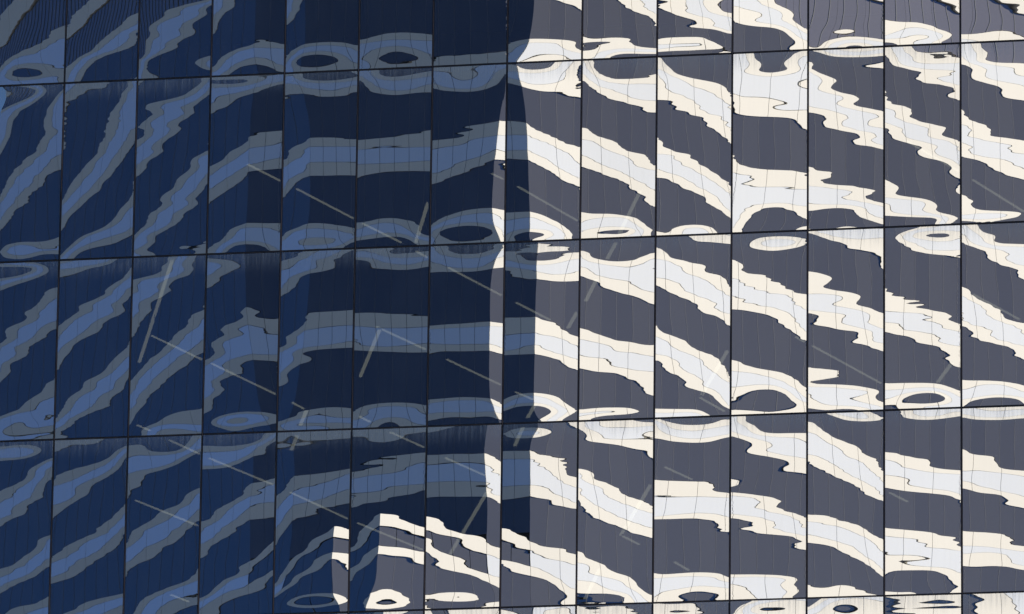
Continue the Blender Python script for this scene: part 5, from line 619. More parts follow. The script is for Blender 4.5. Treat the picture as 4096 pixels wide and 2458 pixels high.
-56,18,37,78,56,45,39,15,3,4,6,6,6,3,-1,-8,-17,-21,-8,3,-8,-13,-9,-7,-10,-23,-30,-16,-6,-2,1,4,6,7,8,6,3,-6,-26,-45,-45,-60,-79,-74,-39,-18,
-70,15,33,57,39,33,26,-16,-7,1,6,6,6,3,-2,-10,-19,-23,-11,6,-12,-23,-16,-13,-14,-17,-27,-18,-6,-2,0,2,4,6,5,4,-1,-10,-20,-35,-39,-56,-78,-77,-41,-19,
-118,15,32,45,29,29,9,-34,-13,-4,4,4,5,2,-4,-12,-21,-21,-11,2,-7,-31,-21,-16,-15,-14,-24,-18,-9,-3,-2,1,3,3,4,1,-4,-11,-19,-24,-32,-54,-74,-76,-43,-20,
-152,14,31,41,24,24,4,-40,-19,-5,1,3,4,1,-4,-13,-22,-21,-12,2,-6,-33,-23,-18,-15,-14,-23,-18,-9,-5,-2,0,2,3,2,0,-4,-12,-18,-20,-30,-51,-73,-75,-43,-20,
467,-44,-84,-119,-109,-103,-95,-88,-79,-70,-62,-53,-46,-38,-30,-24,-18,-11,-6,-1,4,8,13,16,20,23,26,28,32,33,35,37,38,40,40,41,42,42,42,43,41,41,41,39,26,12,
547,-44,-85,-119,-109,-103,-96,-88,-79,-71,-61,-54,-46,-37,-31,-24,-17,-12,-6,-1,4,8,13,16,20,23,26,29,31,33,35,37,38,40,41,41,41,43,42,42,42,41,40,40,25,13,
689,-44,-87,-120,-110,-103,-96,-89,-80,-71,-62,-53,-46,-38,-31,-24,-17,-12,-6,-1,4,9,12,16,20,23,26,29,31,33,35,37,39,39,41,41,42,42,42,42,42,41,40,40,25,13,
851,-46,-91,-124,-111,-106,-98,-90,-80,-71,-62,-54,-46,-38,-31,-23,-18,-11,-7,-1,4,9,12,17,19,23,26,29,31,34,35,36,39,39,41,41,42,42,42,42,42,41,40,40,25,13,
964,-48,-95,-131,-119,-110,-100,-91,-81,-71,-62,-53,-46,-38,-30,-24,-17,-12,-6,-1,4,8,13,16,20,23,26,29,31,33,35,37,38,40,40,42,41,42,42,43,41,41,41,39,26,12,
1024,-51,-100,-139,-126,-116,-103,-92,-81,-71,-62,-53,-46,-38,-30,-24,-17,-12,-6,-1,4,9,12,17,19,23,26,29,31,33,35,37,38,40,40,42,41,42,42,43,41,41,41,39,26,12,
1021,-52,-103,-144,-135,-121,-105,-93,-82,-71,-62,-54,-46,-37,-31,-23,-18,-11,-7,-1,4,9,12,16,20,23,26,29,31,33,35,37,38,39,41,41,42,42,42,42,42,41,40,40,25,13,
942,-51,-100,-144,-137,-123,-109,-95,-83,-72,-62,-55,-45,-38,-31,-24,-17,-12,-7,-1,4,8,13,16,20,22,26,29,31,33,35,37,38,39,41,41,42,42,42,42,41,42,40,39,26,12,
798,-50,-98,-144,-134,-124,-110,-96,-84,-74,-63,-55,-46,-38,-31,-25,-17,-12,-7,-1,4,8,12,16,19,23,26,29,31,33,35,36,38,40,40,41,42,42,42,42,42,41,40,40,25,13,
663,-49,-99,-142,-135,-123,-110,-97,-84,-74,-64,-55,-47,-38,-32,-24,-18,-12,-7,-1,3,8,13,15,20,23,25,29,31,33,35,36,38,40,40,41,42,42,42,42,41,42,40,39,26,12,
586,-50,-98,-142,-134,-123,-110,-97,-85,-74,-64,-55,-47,-39,-32,-24,-18,-12,-7,-2,4,8,12,16,19,23,26,28,31,33,35,36,38,40,40,41,42,42,42,42,42,41,40,39,26,12,
-331,7,13,19,17,16,15,14,12,12,10,10,8,7,7,5,5,3,3,1,1,0,-2,-2,-4,-5,-6,-7,-10,-11,-13,-16,-17,-19,-22,-19,-12,-7,-11,-22,-27,-26,-21,-16,-8,-3,
-255,7,14,18,18,16,14,14,13,11,10,10,8,8,6,6,4,4,2,2,1,0,-2,-2,-3,-5,-6,-7,-9,-11,-13,-15,-17,-19,-21,-19,-13,-5,-11,-22,-28,-26,-21,-16,-7,-3,
-122,7,13,19,17,16,15,14,12,12,10,10,8,8,6,6,4,4,3,2,1,0,-1,-2,-3,-4,-5,-6,-8,-10,-12,-15,-16,-19,-21,-19,-12,-4,-10,-23,-28,-26,-22,-16,-7,-2,
19,7,13,18,18,16,15,13,13,11,11,9,9,7,7,5,5,4,3,2,1,1,-1,-1,-2,-3,-5,-5,-6,-9,-10,-12,-14,-15,-22,-25,-12,6,-11,-26,-31,-27,-21,-14,-5,-2,
100,7,13,19,17,16,15,14,12,12,10,9,9,7,7,5,5,4,3,2,2,0,0,-1,-2,-3,-4,-4,-5,-7,-8,-9,-12,-3,-14,-30,-18,9,-6,-32,-35,-27,-20,-11,-2,0,
123,6,14,18,17,16,15,14,12,11,11,9,8,8,6,5,5,4,2,2,1,1,-1,-1,-2,-3,-4,-4,-5,-6,-6,-8,-6,5,-6,-17,-13,5,-7,-35,-34,-30,-19,-5,3,3,
86,7,13,19,17,16,14,14,12,11,10,9,8,7,6,5,5,3,2,1,1,0,-2,-2,-3,-3,-5,-5,-6,-7,-6,-5,-3,11,7,-9,-2,17,-1,-24,-45,-26,-15,0,11,6,
-10,7,13,19,17,16,14,13,12,11,10,9,8,6,6,4,4,3,1,1,-1,-1,-2,-4,-4,-5,-7,-7,-8,-8,-9,-7,-2,4,11,10,11,32,17,2,-13,-27,-20,7,14,9,
-164,6,14,18,17,16,14,13,12,10,10,8,8,6,5,4,3,2,0,0,-1,-3,-3,-5,-6,-7,-8,-9,-11,-10,-11,-9,-5,2,6,11,20,35,46,26,18,17,-8,-4,11,6,
-307,7,13,19,17,15,14,13,12,10,10,8,7,5,5,4,2,2,0,-1,-2,-4,-4,-6,-7,-8,-9,-11,-11,-12,-12,-11,-6,0,6,12,21,39,49,53,32,22,13,1,10,6,
-388,7,13,19,17,15,14,13,12,10,9,8,7,6,4,3,3,1,0,-2,-2,-4,-5,-6,-7,-9,-10,-11,-13,-12,-13,-11,-6,-1,6,12,22,40,54,58,42,30,14,5,10,7,
-128,-28,-55,-73,-60,-41,-22,-18,-17,-13,-6,5,-3,-11,6,14,26,23,14,5,-1,-4,-5,-5,-4,-4,2,15,21,24,21,22,35,47,50,48,47,55,70,85,98,109,115,114,69,35,
-40,-28,-54,-72,-61,-40,-22,-18,-18,-16,-7,2,6,-10,3,12,24,22,13,3,-3,-4,-6,-5,-5,-4,3,13,21,23,20,20,33,46,48,44,45,51,65,79,91,99,104,100,63,32,
120,-28,-55,-75,-57,-39,-20,-18,-21,-19,-12,-2,8,-2,0,9,21,20,9,1,-5,-6,-6,-7,-5,-3,2,11,20,22,18,16,29,45,43,40,39,44,55,70,76,80,73,65,54,28,
247,-19,-37,-41,-50,-34,-10,-21,-26,-26,-20,-10,-4,-4,-1,8,16,14,6,-2,-5,-7,-6,-6,-5,-2,2,8,17,23,18,10,23,38,42,36,35,40,48,51,35,33,35,41,31,17,
312,-13,-24,-24,-26,-18,1,-17,-35,-35,-27,-19,-13,-10,-3,6,11,7,1,-4,-6,-5,-4,-4,-2,1,3,9,14,16,15,10,18,30,35,34,34,36,36,10,8,15,18,17,13,6,
403,-13,-25,-31,-29,-17,-1,-14,-42,-38,-30,-24,-21,-18,-9,8,8,-1,-7,-6,-5,-2,-1,0,2,4,7,9,12,9,7,9,15,22,25,28,30,30,16,-6,-2,2,3,-2,-5,-3,
482,-15,-29,-41,-37,-26,-12,-32,-50,-40,-31,-26,-23,-24,-16,1,5,-8,-12,-8,-2,0,3,4,6,8,9,10,9,4,0,3,10,15,17,20,24,23,8,-15,-7,-4,-7,-22,-23,-12,
553,-20,-41,-50,-60,-54,-31,-59,-52,-40,-30,-25,-22,-25,-26,-7,-2,-12,-18,-8,-1,2,6,7,9,10,11,10,7,0,-7,-4,4,8,9,13,17,16,6,-8,-10,-6,-14,-43,-42,-24,
629,-26,-54,-95,-96,-84,-72,-67,-54,-41,-30,-26,-24,-27,-26,-17,-12,-16,-18,-9,-2,3,6,9,10,11,12,10,5,-3,-15,-11,0,3,1,5,10,11,8,-3,-9,-1,-8,-69,-71,-35,
624,-30,-63,-114,-108,-98,-84,-77,-62,-47,-34,-29,-27,-28,-27,-22,-19,-19,-18,-10,-3,3,6,9,10,11,12,9,4,-5,-17,-14,-4,0,-3,-1,6,9,6,-3,-5,5,4,-84,-85,-43,
605,-32,-67,-117,-115,-103,-91,-81,-66,-49,-37,-31,-28,-29,-28,-24,-22,-20,-19,-11,-3,2,7,8,10,11,12,9,3,-7,-17,-15,-5,-2,-6,-3,5,7,5,-2,-5,9,7,-87,-91,-45,
-261,-2,-1,17,34,37,29,-1,-34,-25,-8,-2,-8,-4,4,3,0,-1,6,7,-1,-11,-14,-13,-12,-8,-5,-1,1,1,3,2,2,7,5,0,-2,3,4,-8,-4,7,11,22,36,23,
-190,-3,-1,17,35,39,31,2,-31,-25,-7,-1,-8,-3,4,3,-2,-1,5,6,-3,-11,-14,-13,-11,-8,-4,-1,1,3,2,2,3,6,5,-2,-3,0,0,-12,-7,3,7,18,36,21,
-71,-3,-2,18,38,43,36,8,-25,-24,-7,2,-7,-3,6,2,-5,-6,7,4,-7,-11,-14,-13,-10,-7,-3,0,3,4,3,3,1,9,2,-5,-7,-5,-7,-20,-13,-7,-2,9,33,20,
45,-5,-4,15,43,56,48,14,-11,-19,-11,-2,-4,-2,2,3,-4,-8,4,2,-9,-13,-15,-12,-10,-6,-1,4,5,6,6,5,5,11,1,-6,-12,-12,-22,-36,-28,-20,-13,-4,22,16,
88,-10,-10,28,72,63,49,21,-4,-12,-12,-10,-9,-4,-1,5,2,-4,-4,-1,-10,-14,-15,-13,-8,-3,3,7,10,10,10,10,9,9,2,-6,-13,-21,-37,-49,-41,-32,-24,-13,12,15,
94,-14,-22,37,83,70,52,23,2,-7,-9,-13,-17,-2,-3,1,3,-4,-3,-7,-12,-14,-16,-9,-4,1,7,12,16,15,15,13,12,9,2,-7,-12,-24,-42,-56,-53,-43,-31,-18,1,7,
79,-17,-24,30,76,66,40,19,6,-2,-6,-8,-9,-7,-6,0,-9,-6,0,-2,-12,-12,-14,-5,-1,5,10,16,20,19,17,15,13,8,2,-4,-4,-15,-44,-59,-59,-46,-35,-20,3,7,
37,-18,-29,11,66,50,18,12,6,0,-4,-7,-8,-7,-8,4,-3,-17,2,6,-7,-9,-1,3,2,3,10,18,21,19,17,12,8,4,-2,-4,-2,-1,1,-35,-56,-52,-37,-18,-1,4,
-37,-19,-28,-16,36,19,4,6,3,-1,-6,-8,-11,-12,-9,-2,8,-5,-4,9,4,-3,0,11,17,12,10,17,23,17,12,7,1,-4,-9,-9,-5,5,5,16,1,-17,-40,-23,-4,-1,
-113,-19,-32,-22,-1,-1,-2,-1,-1,-3,-8,-10,-13,-13,-11,-2,3,-2,-2,9,12,0,3,10,19,26,18,18,25,17,9,3,-2,-8,-11,-11,-4,6,12,16,24,13,-20,-22,-4,0,
-161,-21,-33,-29,-10,-11,-8,-4,-3,-5,-9,-12,-13,-15,-10,-3,3,-4,-1,10,13,3,3,12,20,30,22,20,27,16,9,1,-4,-8,-13,-11,-4,7,13,22,32,22,-13,-17,-4,1,
-372,-3,-4,8,6,4,-12,-26,-18,-1,13,16,21,28,44,66,93,116,151,5,-26,-23,-25,-18,-14,-32,-50,-39,-22,-20,-22,-21,-19,-15,-11,-8,-5,-2,-10,-40,-73,-76,-74,-68,-41,-21,
-299,-3,-2,11,10,6,-7,-25,-16,0,13,17,20,28,44,64,88,110,134,11,-28,-23,-24,-18,-14,-31,-49,-38,-21,-19,-21,-21,-18,-14,-11,-7,-5,-3,-10,-43,-73,-77,-74,-68,-41,-20,
-182,0,4,24,11,14,2,-19,-14,1,15,17,19,28,42,61,82,100,100,20,-29,-28,-22,-15,-13,-30,-50,-37,-16,-18,-20,-20,-17,-14,-9,-7,-4,-3,-10,-48,-77,-78,-74,-67,-41,-20,
-118,11,23,53,29,33,27,-10,-15,-1,17,17,17,25,39,56,71,80,71,28,-18,-39,-22,-10,-11,-27,-49,-40,-19,-17,-19,-18,-15,-11,-7,-5,-3,-2,-10,-58,-84,-80,-72,-65,-39,-19,
-89,14,30,49,51,54,50,12,-12,0,28,14,8,18,35,49,61,62,54,25,-1,-38,-27,-8,-9,-20,-39,-42,-21,-18,-21,-20,-14,-9,-5,-3,-3,-3,-11,-62,-90,-81,-70,-61,-36,-17,
-90,16,32,53,53,57,54,22,0,11,37,11,1,15,31,44,51,50,42,22,-2,-22,-24,-6,-5,-19,-32,-30,-16,-20,-28,-24,-15,-7,-3,-3,-3,-6,-18,-56,-94,-78,-65,-58,-31,-14,
-125,17,34,53,56,54,48,25,5,8,33,27,2,11,29,39,43,40,34,17,-3,-24,-15,6,3,-17,-23,-28,-5,-17,-36,-28,-14,-5,-1,-2,-4,-9,-20,-62,-91,-68,-57,-50,-26,-11,
-208,17,36,53,52,48,38,18,11,18,30,31,7,6,27,33,36,34,27,14,-3,-18,-13,3,15,-12,-21,-11,0,-6,-40,-33,-13,-2,-3,-5,-7,-14,-28,-45,-89,-42,-45,-51,-9,-2,
-349,18,35,52,50,42,31,12,15,21,29,27,17,7,20,28,30,28,22,9,-6,-15,-11,0,10,12,-10,-6,5,6,-28,-38,-11,-5,-6,-9,-13,-21,-34,-49,-57,-39,-32,-24,6,4,
-483,18,35,51,48,39,25,13,16,21,28,26,16,11,18,25,26,25,18,6,-7,-16,-12,-1,10,12,6,-3,10,8,-13,-31,-15,-7,-6,-11,-15,-22,-33,-46,-54,-38,-29,-20,3,4,
-560,17,35,52,47,38,22,13,16,21,27,25,18,11,17,24,24,23,17,5,-8,-16,-13,-2,10,13,10,0,12,13,-10,-27,-16,-6,-7,-12,-15,-22,-33,-46,-52,-37,-29,-19,4,4,
410,-18,-44,-79,-77,-79,-96,-105,-104,-98,-89,-78,-68,-58,-47,-37,-29,-20,-12,-5,3,9,15,21,26,30,35,39,43,46,49,52,54,56,58,59,60,61,62,62,62,62,61,60,40,20,
507,-20,-46,-85,-81,-85,-99,-108,-105,-99,-88,-79,-68,-57,-46,-37,-28,-20,-12,-4,3,9,16,21,26,30,36,39,43,46,49,52,54,56,58,59,60,62,61,62,62,62,61,61,39,20,
687,-22,-51,-96,-95,-96,-111,-113,-108,-99,-88,-77,-67,-56,-46,-36,-27,-19,-11,-3,3,10,16,21,27,31,35,40,43,47,49,52,54,56,58,60,60,61,62,62,63,61,62,60,40,19,
1007,-32,-65,-162,-177,-137,-117,-112,-104,-95,-84,-75,-64,-53,-44,-34,-26,-17,-10,-3,5,10,17,22,27,32,36,40,43,47,50,52,54,57,58,59,61,61,62,63,62,62,61,60,40,19,
1300,-49,-107,-226,-226,-171,-136,-118,-105,-95,-83,-73,-62,-52,-42,-33,-25,-16,-9,-2,5,12,17,22,28,32,36,40,44,47,50,52,55,57,58,60,60,62,62,62,63,61,62,60,40,19,
1434,-63,-137,-228,-224,-195,-158,-132,-114,-98,-85,-73,-63,-52,-42,-32,-24,-16,-9,-1,5,12,18,23,27,32,37,41,44,47,50,52,55,57,58,60,61,61,62,63,62,62,61,61,39,20,
1476,-71,-146,-237,-233,-202,-168,-141,-120,-103,-87,-76,-64,-52,-43,-33,-24,-16,-8,-2,6,11,18,23,28,32,37,40,44,47,50,53,55,57,58,60,61,61,62,63,62,62,61,61,39,20,
1436,-75,-153,-243,-235,-206,-175,-147,-124,-106,-90,-78,-65,-54,-43,-34,-24,-17,-9,-2,5,12,17,23,28,32,36,41,44,47,50,53,55,56,59,60,60,62,62,62,63,62,61,61,39,20,
1318,-77,-156,-242,-235,-208,-179,-151,-128,-109,-92,-80,-67,-55,-44,-35,-25,-18,-9,-3,5,11,17,23,27,32,37,40,44,47,50,52,55,57,58,60,61,61,62,63,62,62,61,61,40,19,
1193,-77,-157,-241,-233,-209,-180,-153,-130,-110,-94,-81,-68,-56,-45,-36,-26,-18,-10,-3,5,11,16,23,27,32,36,40,44,47,50,52,55,57,58,60,60,62,62,62,63,62,61,60,40,20,
1120,-77,-156,-241,-233,-209,-181,-154,-130,-111,-95,-81,-69,-56,-46,-36,-26,-19,-10,-3,4,11,17,22,27,32,36,40,44,47,49,53,54,57,59,59,61,61,63,62,62,62,61,61,40,19,
-130,-3,-7,-11,-13,-13,-14,-15,-16,-16,-16,-16,-16,-17,-15,-16,-15,-14,-13,-12,-11,-9,-8,-7,-4,-3,0,2,5,7,10,13,16,23,33,49,61,74,90,81,46,37,42,51,36,18,
-50,-3,-6,-12,-12,-13,-15,-15,-15,-16,-16,-16,-17,-16,-16,-15,-14,-14,-14,-12,-10,-10,-8,-6,-5,-2,0,2,4,7,9,12,16,21,31,46,57,70,87,77,41,33,40,49,35,17,
92,-3,-7,-11,-12,-14,-14,-15,-15,-16,-16,-16,-17,-16,-15,-15,-15,-14,-13,-12,-10,-10,-7,-6,-5,-2,0,2,4,7,8,11,14,17,26,41,51,61,76,71,29,25,32,47,36,17,
246,-3,-7,-11,-12,-14,-14,-15,-15,-16,-16,-16,-16,-16,-15,-15,-15,-13,-13,-12,-10,-9,-7,-6,-4,-2,1,3,5,7,10,12,14,16,21,31,43,55,60,39,5,9,27,20,12,4,
341,-3,-7,-11,-12,-14,-14,-14,-16,-15,-16,-16,-16,-16,-15,-15,-14,-14,-12,-11,-10,-9,-7,-5,-3,-1,1,4,6,10,12,15,17,17,13,24,37,50,47,22,-18,-2,16,-16,-32,-16,
377,-3,-6,-12,-12,-13,-14,-15,-15,-16,-15,-16,-16,-16,-15,-15,-14,-13,-12,-11,-10,-8,-6,-5,-3,0,2,4,8,11,14,17,19,19,15,20,29,38,50,7,-31,-10,1,-50,-57,-30,
355,-3,-7,-11,-12,-13,-14,-15,-15,-16,-15,-16,-16,-15,-16,-14,-14,-13,-12,-11,-9,-8,-7,-4,-3,0,2,6,8,11,15,19,22,22,21,22,22,25,36,7,-35,-20,-5,-56,-66,-34,
274,-3,-7,-11,-12,-13,-14,-15,-15,-15,-16,-16,-16,-15,-15,-14,-14,-13,-12,-11,-10,-7,-7,-4,-3,0,2,6,8,11,15,20,24,29,25,23,19,16,16,-1,-20,-16,-14,-48,-61,-31,
135,-4,-6,-11,-13,-13,-14,-14,-15,-16,-16,-15,-16,-15,-15,-15,-13,-13,-12,-11,-10,-8,-6,-4,-3,0,2,5,8,11,15,19,24,32,26,20,17,13,8,-4,-15,-12,-8,-48,-43,-24,
2,-3,-6,-11,-13,-13,-14,-15,-15,-15,-16,-15,-16,-15,-15,-15,-14,-12,-12,-11,-10,-8,-6,-5,-2,-1,2,5,8,11,15,19,26,28,24,20,15,12,6,-5,-13,-11,-7,-32,-46,-24,
-74,-3,-6,-11,-13,-13,-14,-14,-15,-16,-15,-16,-16,-15,-15,-15,-13,-13,-12,-11,-10,-8,-6,-5,-2,-1,2,5,8,11,15,19,25,28,23,19,15,11,5,-5,-13,-10,-6,-28,-45,-23,
96,14,19,-12,-62,-62,-41,-67,-65,-51,-31,-15,-12,-11,-5,-2,-15,-25,-22,-9,1,3,5,8,11,12,8,2,-5,-8,-2,1,12,24,19,4,2,12,21,15,12,-16,-40,-62,-51,-28,
147,15,21,-6,-60,-60,-30,-58,-62,-50,-30,-16,-12,-11,-6,-2,-16,-24,-23,-8,2,3,4,8,12,12,9,2,-5,-8,-2,0,11,25,17,3,1,12,18,12,7,-18,-41,-62,-52,-28,
225,17,23,1,-44,-52,-26,-25,-59,-46,-32,-15,-11,-14,-5,-3,-15,-26,-23,-7,5,3,4,8,12,13,9,2,-4,-6,-4,-2,6,29,16,0,-1,12,15,6,-5,-23,-44,-63,-53,-28,
227,23,38,39,-13,-27,-23,-20,-31,-42,-21,-4,-20,-18,-5,4,-15,-23,-22,-3,4,1,3,8,14,14,10,4,-1,-5,-8,-8,1,24,23,-6,0,14,17,-4,-22,-33,-48,-67,-57,-31,
182,29,54,58,0,-8,-3,-8,-26,-37,-11,9,-4,-35,-3,10,-9,-19,-17,2,14,-2,-4,6,15,17,11,4,0,-5,-7,-13,-2,18,24,-6,-6,25,20,-14,-35,-40,-50,-74,-65,-35,
120,30,56,60,0,5,13,7,-13,-23,-12,0,12,-21,-10,17,3,-15,-19,6,22,-1,-11,3,22,20,10,3,-1,-5,-8,-7,0,12,19,-1,-8,17,22,-22,-37,-36,-42,-73,-80,-43,
12,29,56,61,-5,9,39,18,-4,-13,-11,-2,-2,-5,-5,26,10,-10,-14,10,23,18,-16,-2,21,21,10,2,-2,-4,-6,-4,2,10,12,-1,-10,22,11,-11,-37,-28,-21,-57,-76,-44,
-118,28,50,56,-10,6,36,28,7,-3,-3,-1,0,-10,1,18,15,-6,-8,17,31,28,-3,-2,28,14,4,-1,-3,-5,-5,-5,-1,2,2,-2,-4,23,25,-11,-17,-9,-9,-33,-48,-29,
-263,24,43,37,-17,3,23,26,14,5,1,1,-1,-1,5,16,19,-3,-8,18,33,28,0,13,36,16,0,-2,-4,-6,-7,-5,-4,-1,-3,-4,-4,19,32,5,-10,-3,-5,-11,-24,-16,
-379,21,37,15,-22,0,20,21,14,6,3,2,2,0,8,17,21,5,-10,18,34,27,1,11,34,27,3,-2,-5,-6,-7,-6,-4,-3,-4,-5,-4,19,35,15,-9,-4,-5,-9,-15,-12,
-447,19,34,9,-27,-1,18,18,14,6,4,3,2,1,9,18,23,7,-9,17,34,26,1,12,33,30,5,-2,-4,-6,-7,-7,-5,-3,-4,-6,-3,19,36,19,-9,-3,-6,-8,-11,-11,
-89,4,-1,-15,-13,-10,-8,-7,-8,-12,-18,-23,-32,-30,-16,0,6,4,1,10,22,-29,-26,0,7,0,-5,-4,-2,0,-1,-4,-7,-10,-9,-6,5,28,30,-7,-13,-5,0,-2,-6,-4,
-18,5,1,-11,-13,-10,-7,-6,-8,-11,-17,-25,-32,-30,-15,-1,4,2,-1,11,20,-24,-26,-1,7,-1,-4,-3,-1,1,0,-3,-7,-11,-9,-7,3,27,30,-8,-13,-5,1,-2,-6,-4,
96,9,14,-10,-9,-8,-6,-5,-6,-10,-16,-26,-34,-30,-15,3,-1,-6,-2,11,14,-14,-25,-3,5,1,-2,-2,2,2,2,-1,-7,-11,-11,-10,-1,23,35,-15,-12,-3,3,-1,-6,-4,
197,12,21,11,-3,-6,-4,-2,-3,-7,-13,-22,-34,-32,-16,7,-1,-16,-8,13,11,-12,-18,-4,4,0,-3,1,5,6,7,3,-3,-10,-19,-15,-6,17,28,-18,-9,2,8,0,-7,-5,
249,11,19,24,1,-7,0,3,-1,-4,-9,-16,-27,-31,-13,2,5,-21,-17,9,14,-12,-15,3,7,-4,-6,0,9,12,11,7,0,-9,-19,-22,-11,12,22,-14,-10,8,16,-3,-16,-10,
243,10,16,23,7,-9,8,3,-1,-3,-6,-10,-17,-17,-11,-2,0,-14,-17,13,11,-9,-21,4,11,-3,-10,0,15,16,15,9,2,-7,-16,-23,-15,8,22,-12,-17,10,26,-6,-25,-15,
194,6,12,11,3,-2,0,0,-2,0,0,-2,-5,-10,-8,-5,-9,-12,-6,17,17,-7,-12,5,16,3,-17,-5,19,21,17,11,3,-6,-14,-15,-9,6,22,-11,-24,0,18,-2,-25,-17,
94,4,5,1,-5,-8,-7,-6,-3,2,6,7,4,-2,-7,-9,-10,-11,-4,11,19,1,-2,15,31,4,-7,5,23,18,15,12,3,-5,-12,-11,-6,7,15,1,-31,-4,21,7,-16,-13,
-62,1,0,-10,-18,-15,-12,-12,-6,2,12,17,15,2,-7,-11,-13,-12,-5,6,14,17,5,15,35,26,1,22,31,22,14,13,3,-8,-12,-12,-7,2,6,1,-13,12,29,17,0,-3,
-208,0,-2,-16,-26,-21,-16,-14,-8,0,13,25,21,4,-6,-12,-15,-13,-7,4,13,15,16,21,33,36,17,22,32,27,20,17,3,-8,-13,-13,-9,-1,4,2,2,16,26,20,6,-1,
-291,-1,-4,-18,-29,-23,-18,-16,-9,-1,13,27,26,5,-6,-13,-15,-13,-8,3,12,16,19,23,36,39,21,24,34,29,22,19,4,-8,-14,-13,-10,-1,4,3,4,19,27,20,8,0,
-67,15,22,-3,-30,-22,-12,-19,-12,-4,2,1,-10,-12,-1,-2,0,3,6,7,9,9,8,3,1,2,-6,-16,-22,-23,-24,-29,-34,-43,-44,-43,-43,-43,-45,-49,-51,-53,-52,-46,-29,-15,
-13,16,25,2,-26,-19,-13,-17,-11,-3,3,2,-6,-9,-1,-2,1,4,6,8,10,10,8,4,0,0,-8,-15,-21,-23,-24,-28,-35,-43,-43,-42,-42,-43,-44,-48,-52,-53,-52,-47,-29,-14,
66,19,31,15,-15,-12,-10,-18,-7,1,4,4,-1,-3,-1,0,2,5,8,10,11,12,10,6,0,-7,-11,-14,-20,-21,-24,-28,-36,-42,-42,-40,-40,-41,-44,-47,-52,-54,-53,-46,-30,-14,
77,26,45,42,15,4,2,2,-4,-1,5,5,3,3,5,2,5,7,8,11,14,15,13,8,2,-10,-15,-15,-19,-20,-21,-24,-39,-42,-38,-37,-37,-39,-41,-46,-52,-59,-60,-49,-30,-14,
5,35,67,70,39,22,11,13,10,1,2,8,12,9,10,11,9,8,9,10,15,16,16,10,3,-7,-12,-10,-22,-22,-22,-19,-29,-39,-34,-34,-36,-36,-38,-42,-52,-64,-73,-56,-31,-15,
-105,37,73,96,63,34,21,15,11,9,5,13,21,14,13,18,20,14,8,11,16,19,18,12,5,-2,-7,-7,-19,-22,-20,-22,-20,-29,-28,-31,-32,-33,-33,-35,-45,-64,-87,-64,-33,-16,
-229,34,69,104,66,42,27,19,16,12,11,20,23,17,17,23,27,24,16,13,18,25,22,15,9,1,-3,-11,-12,-14,-20,-17,-16,-23,-18,-22,-30,-26,-26,-29,-39,-58,-77,-69,-40,-19,
-382,22,54,116,61,40,28,22,18,14,13,24,29,22,22,26,33,33,28,24,24,31,25,17,8,0,-7,-9,-10,-5,-6,-21,-11,-10,-7,-2,-10,-24,-21,-21,-27,-45,-69,-75,-43,-21,
-521,6,10,76,56,43,30,23,17,14,15,19,24,30,38,39,36,42,44,35,38,39,26,19,7,-5,-12,-16,-15,-7,8,1,-9,1,4,4,7,6,-10,-12,-11,-32,-57,-67,-46,-22,
-673,2,15,41,53,38,28,20,16,11,12,16,22,27,40,52,48,47,54,41,39,52,44,22,4,-9,-17,-20,-17,-8,3,9,1,4,11,10,9,11,18,8,6,-21,-51,-66,-44,-22,
-762,1,8,40,48,36,26,19,14,10,10,15,19,27,41,55,54,50,59,44,41,55,54,26,3,-10,-19,-22,-19,-8,4,9,5,5,14,13,11,15,24,22,16,-14,-47,-64,-45,-21,
647,-24,-50,-71,-95,-136,-154,-154,-142,-130,-114,-101,-87,-73,-60,-47,-36,-26,-16,-7,3,10,19,25,31,38,43,49,53,57,61,65,67,71,73,74,76,78,78,79,79,80,78,78,52,25,
753,-26,-54,-82,-107,-141,-157,-154,-143,-128,-114,-101,-86,-72,-59,-47,-36,-26,-15,-7,3,11,18,26,31,38,44,48,53,58,61,64,68,71,72,75,76,78,78,79,79,79,79,78,52,25,
954,-31,-61,-106,-135,-155,-162,-155,-142,-127,-113,-99,-85,-71,-58,-46,-35,-25,-15,-6,3,12,18,26,32,38,44,48,54,57,61,65,68,71,72,75,76,78,78,79,80,79,79,78,51,25,
1262,-44,-94,-168,-189,-178,-167,-155,-140,-125,-111,-97,-83,-69,-57,-45,-34,-24,-15,-5,4,12,19,26,33,38,44,49,54,57,62,64,68,71,73,75,76,78,78,79,80,79,78,79,51,25,
1495,-58,-121,-219,-223,-197,-177,-158,-142,-125,-110,-97,-82,-69,-56,-45,-33,-24,-13,-5,4,12,20,26,33,38,44,49,54,58,61,65,68,71,73,75,76,78,78,80,79,79,79,78,51,26,
1595,-67,-139,-224,-226,-209,-189,-167,-146,-128,-112,-97,-82,-70,-56,-45,-33,-23,-14,-5,4,13,19,26,33,39,44,49,54,58,61,65,68,71,73,75,76,78,79,79,79,79,79,78,51,26,
1606,-71,-145,-232,-225,-212,-196,-171,-149,-131,-114,-98,-84,-70,-58,-45,-33,-24,-14,-5,4,12,19,27,32,39,44,49,54,58,61,65,68,71,73,75,76,78,78,79,80,79,79,78,51,26,
1531,-72,-148,-226,-224,-212,-196,-174,-153,-133,-115,-101,-85,-71,-59,-45,-35,-24,-15,-5,3,12,19,26,33,38,44,49,54,57,62,65,68,70,73,75,76,78,79,79,79,79,79,78,51,26,
1390,-73,-148,-224,-221,-210,-195,-175,-155,-135,-117,-102,-86,-73,-59,-47,-35,-25,-15,-6,3,12,19,25,32,38,44,49,53,58,61,65,68,70,73,75,76,78,78,80,79,79,79,78,51,26,
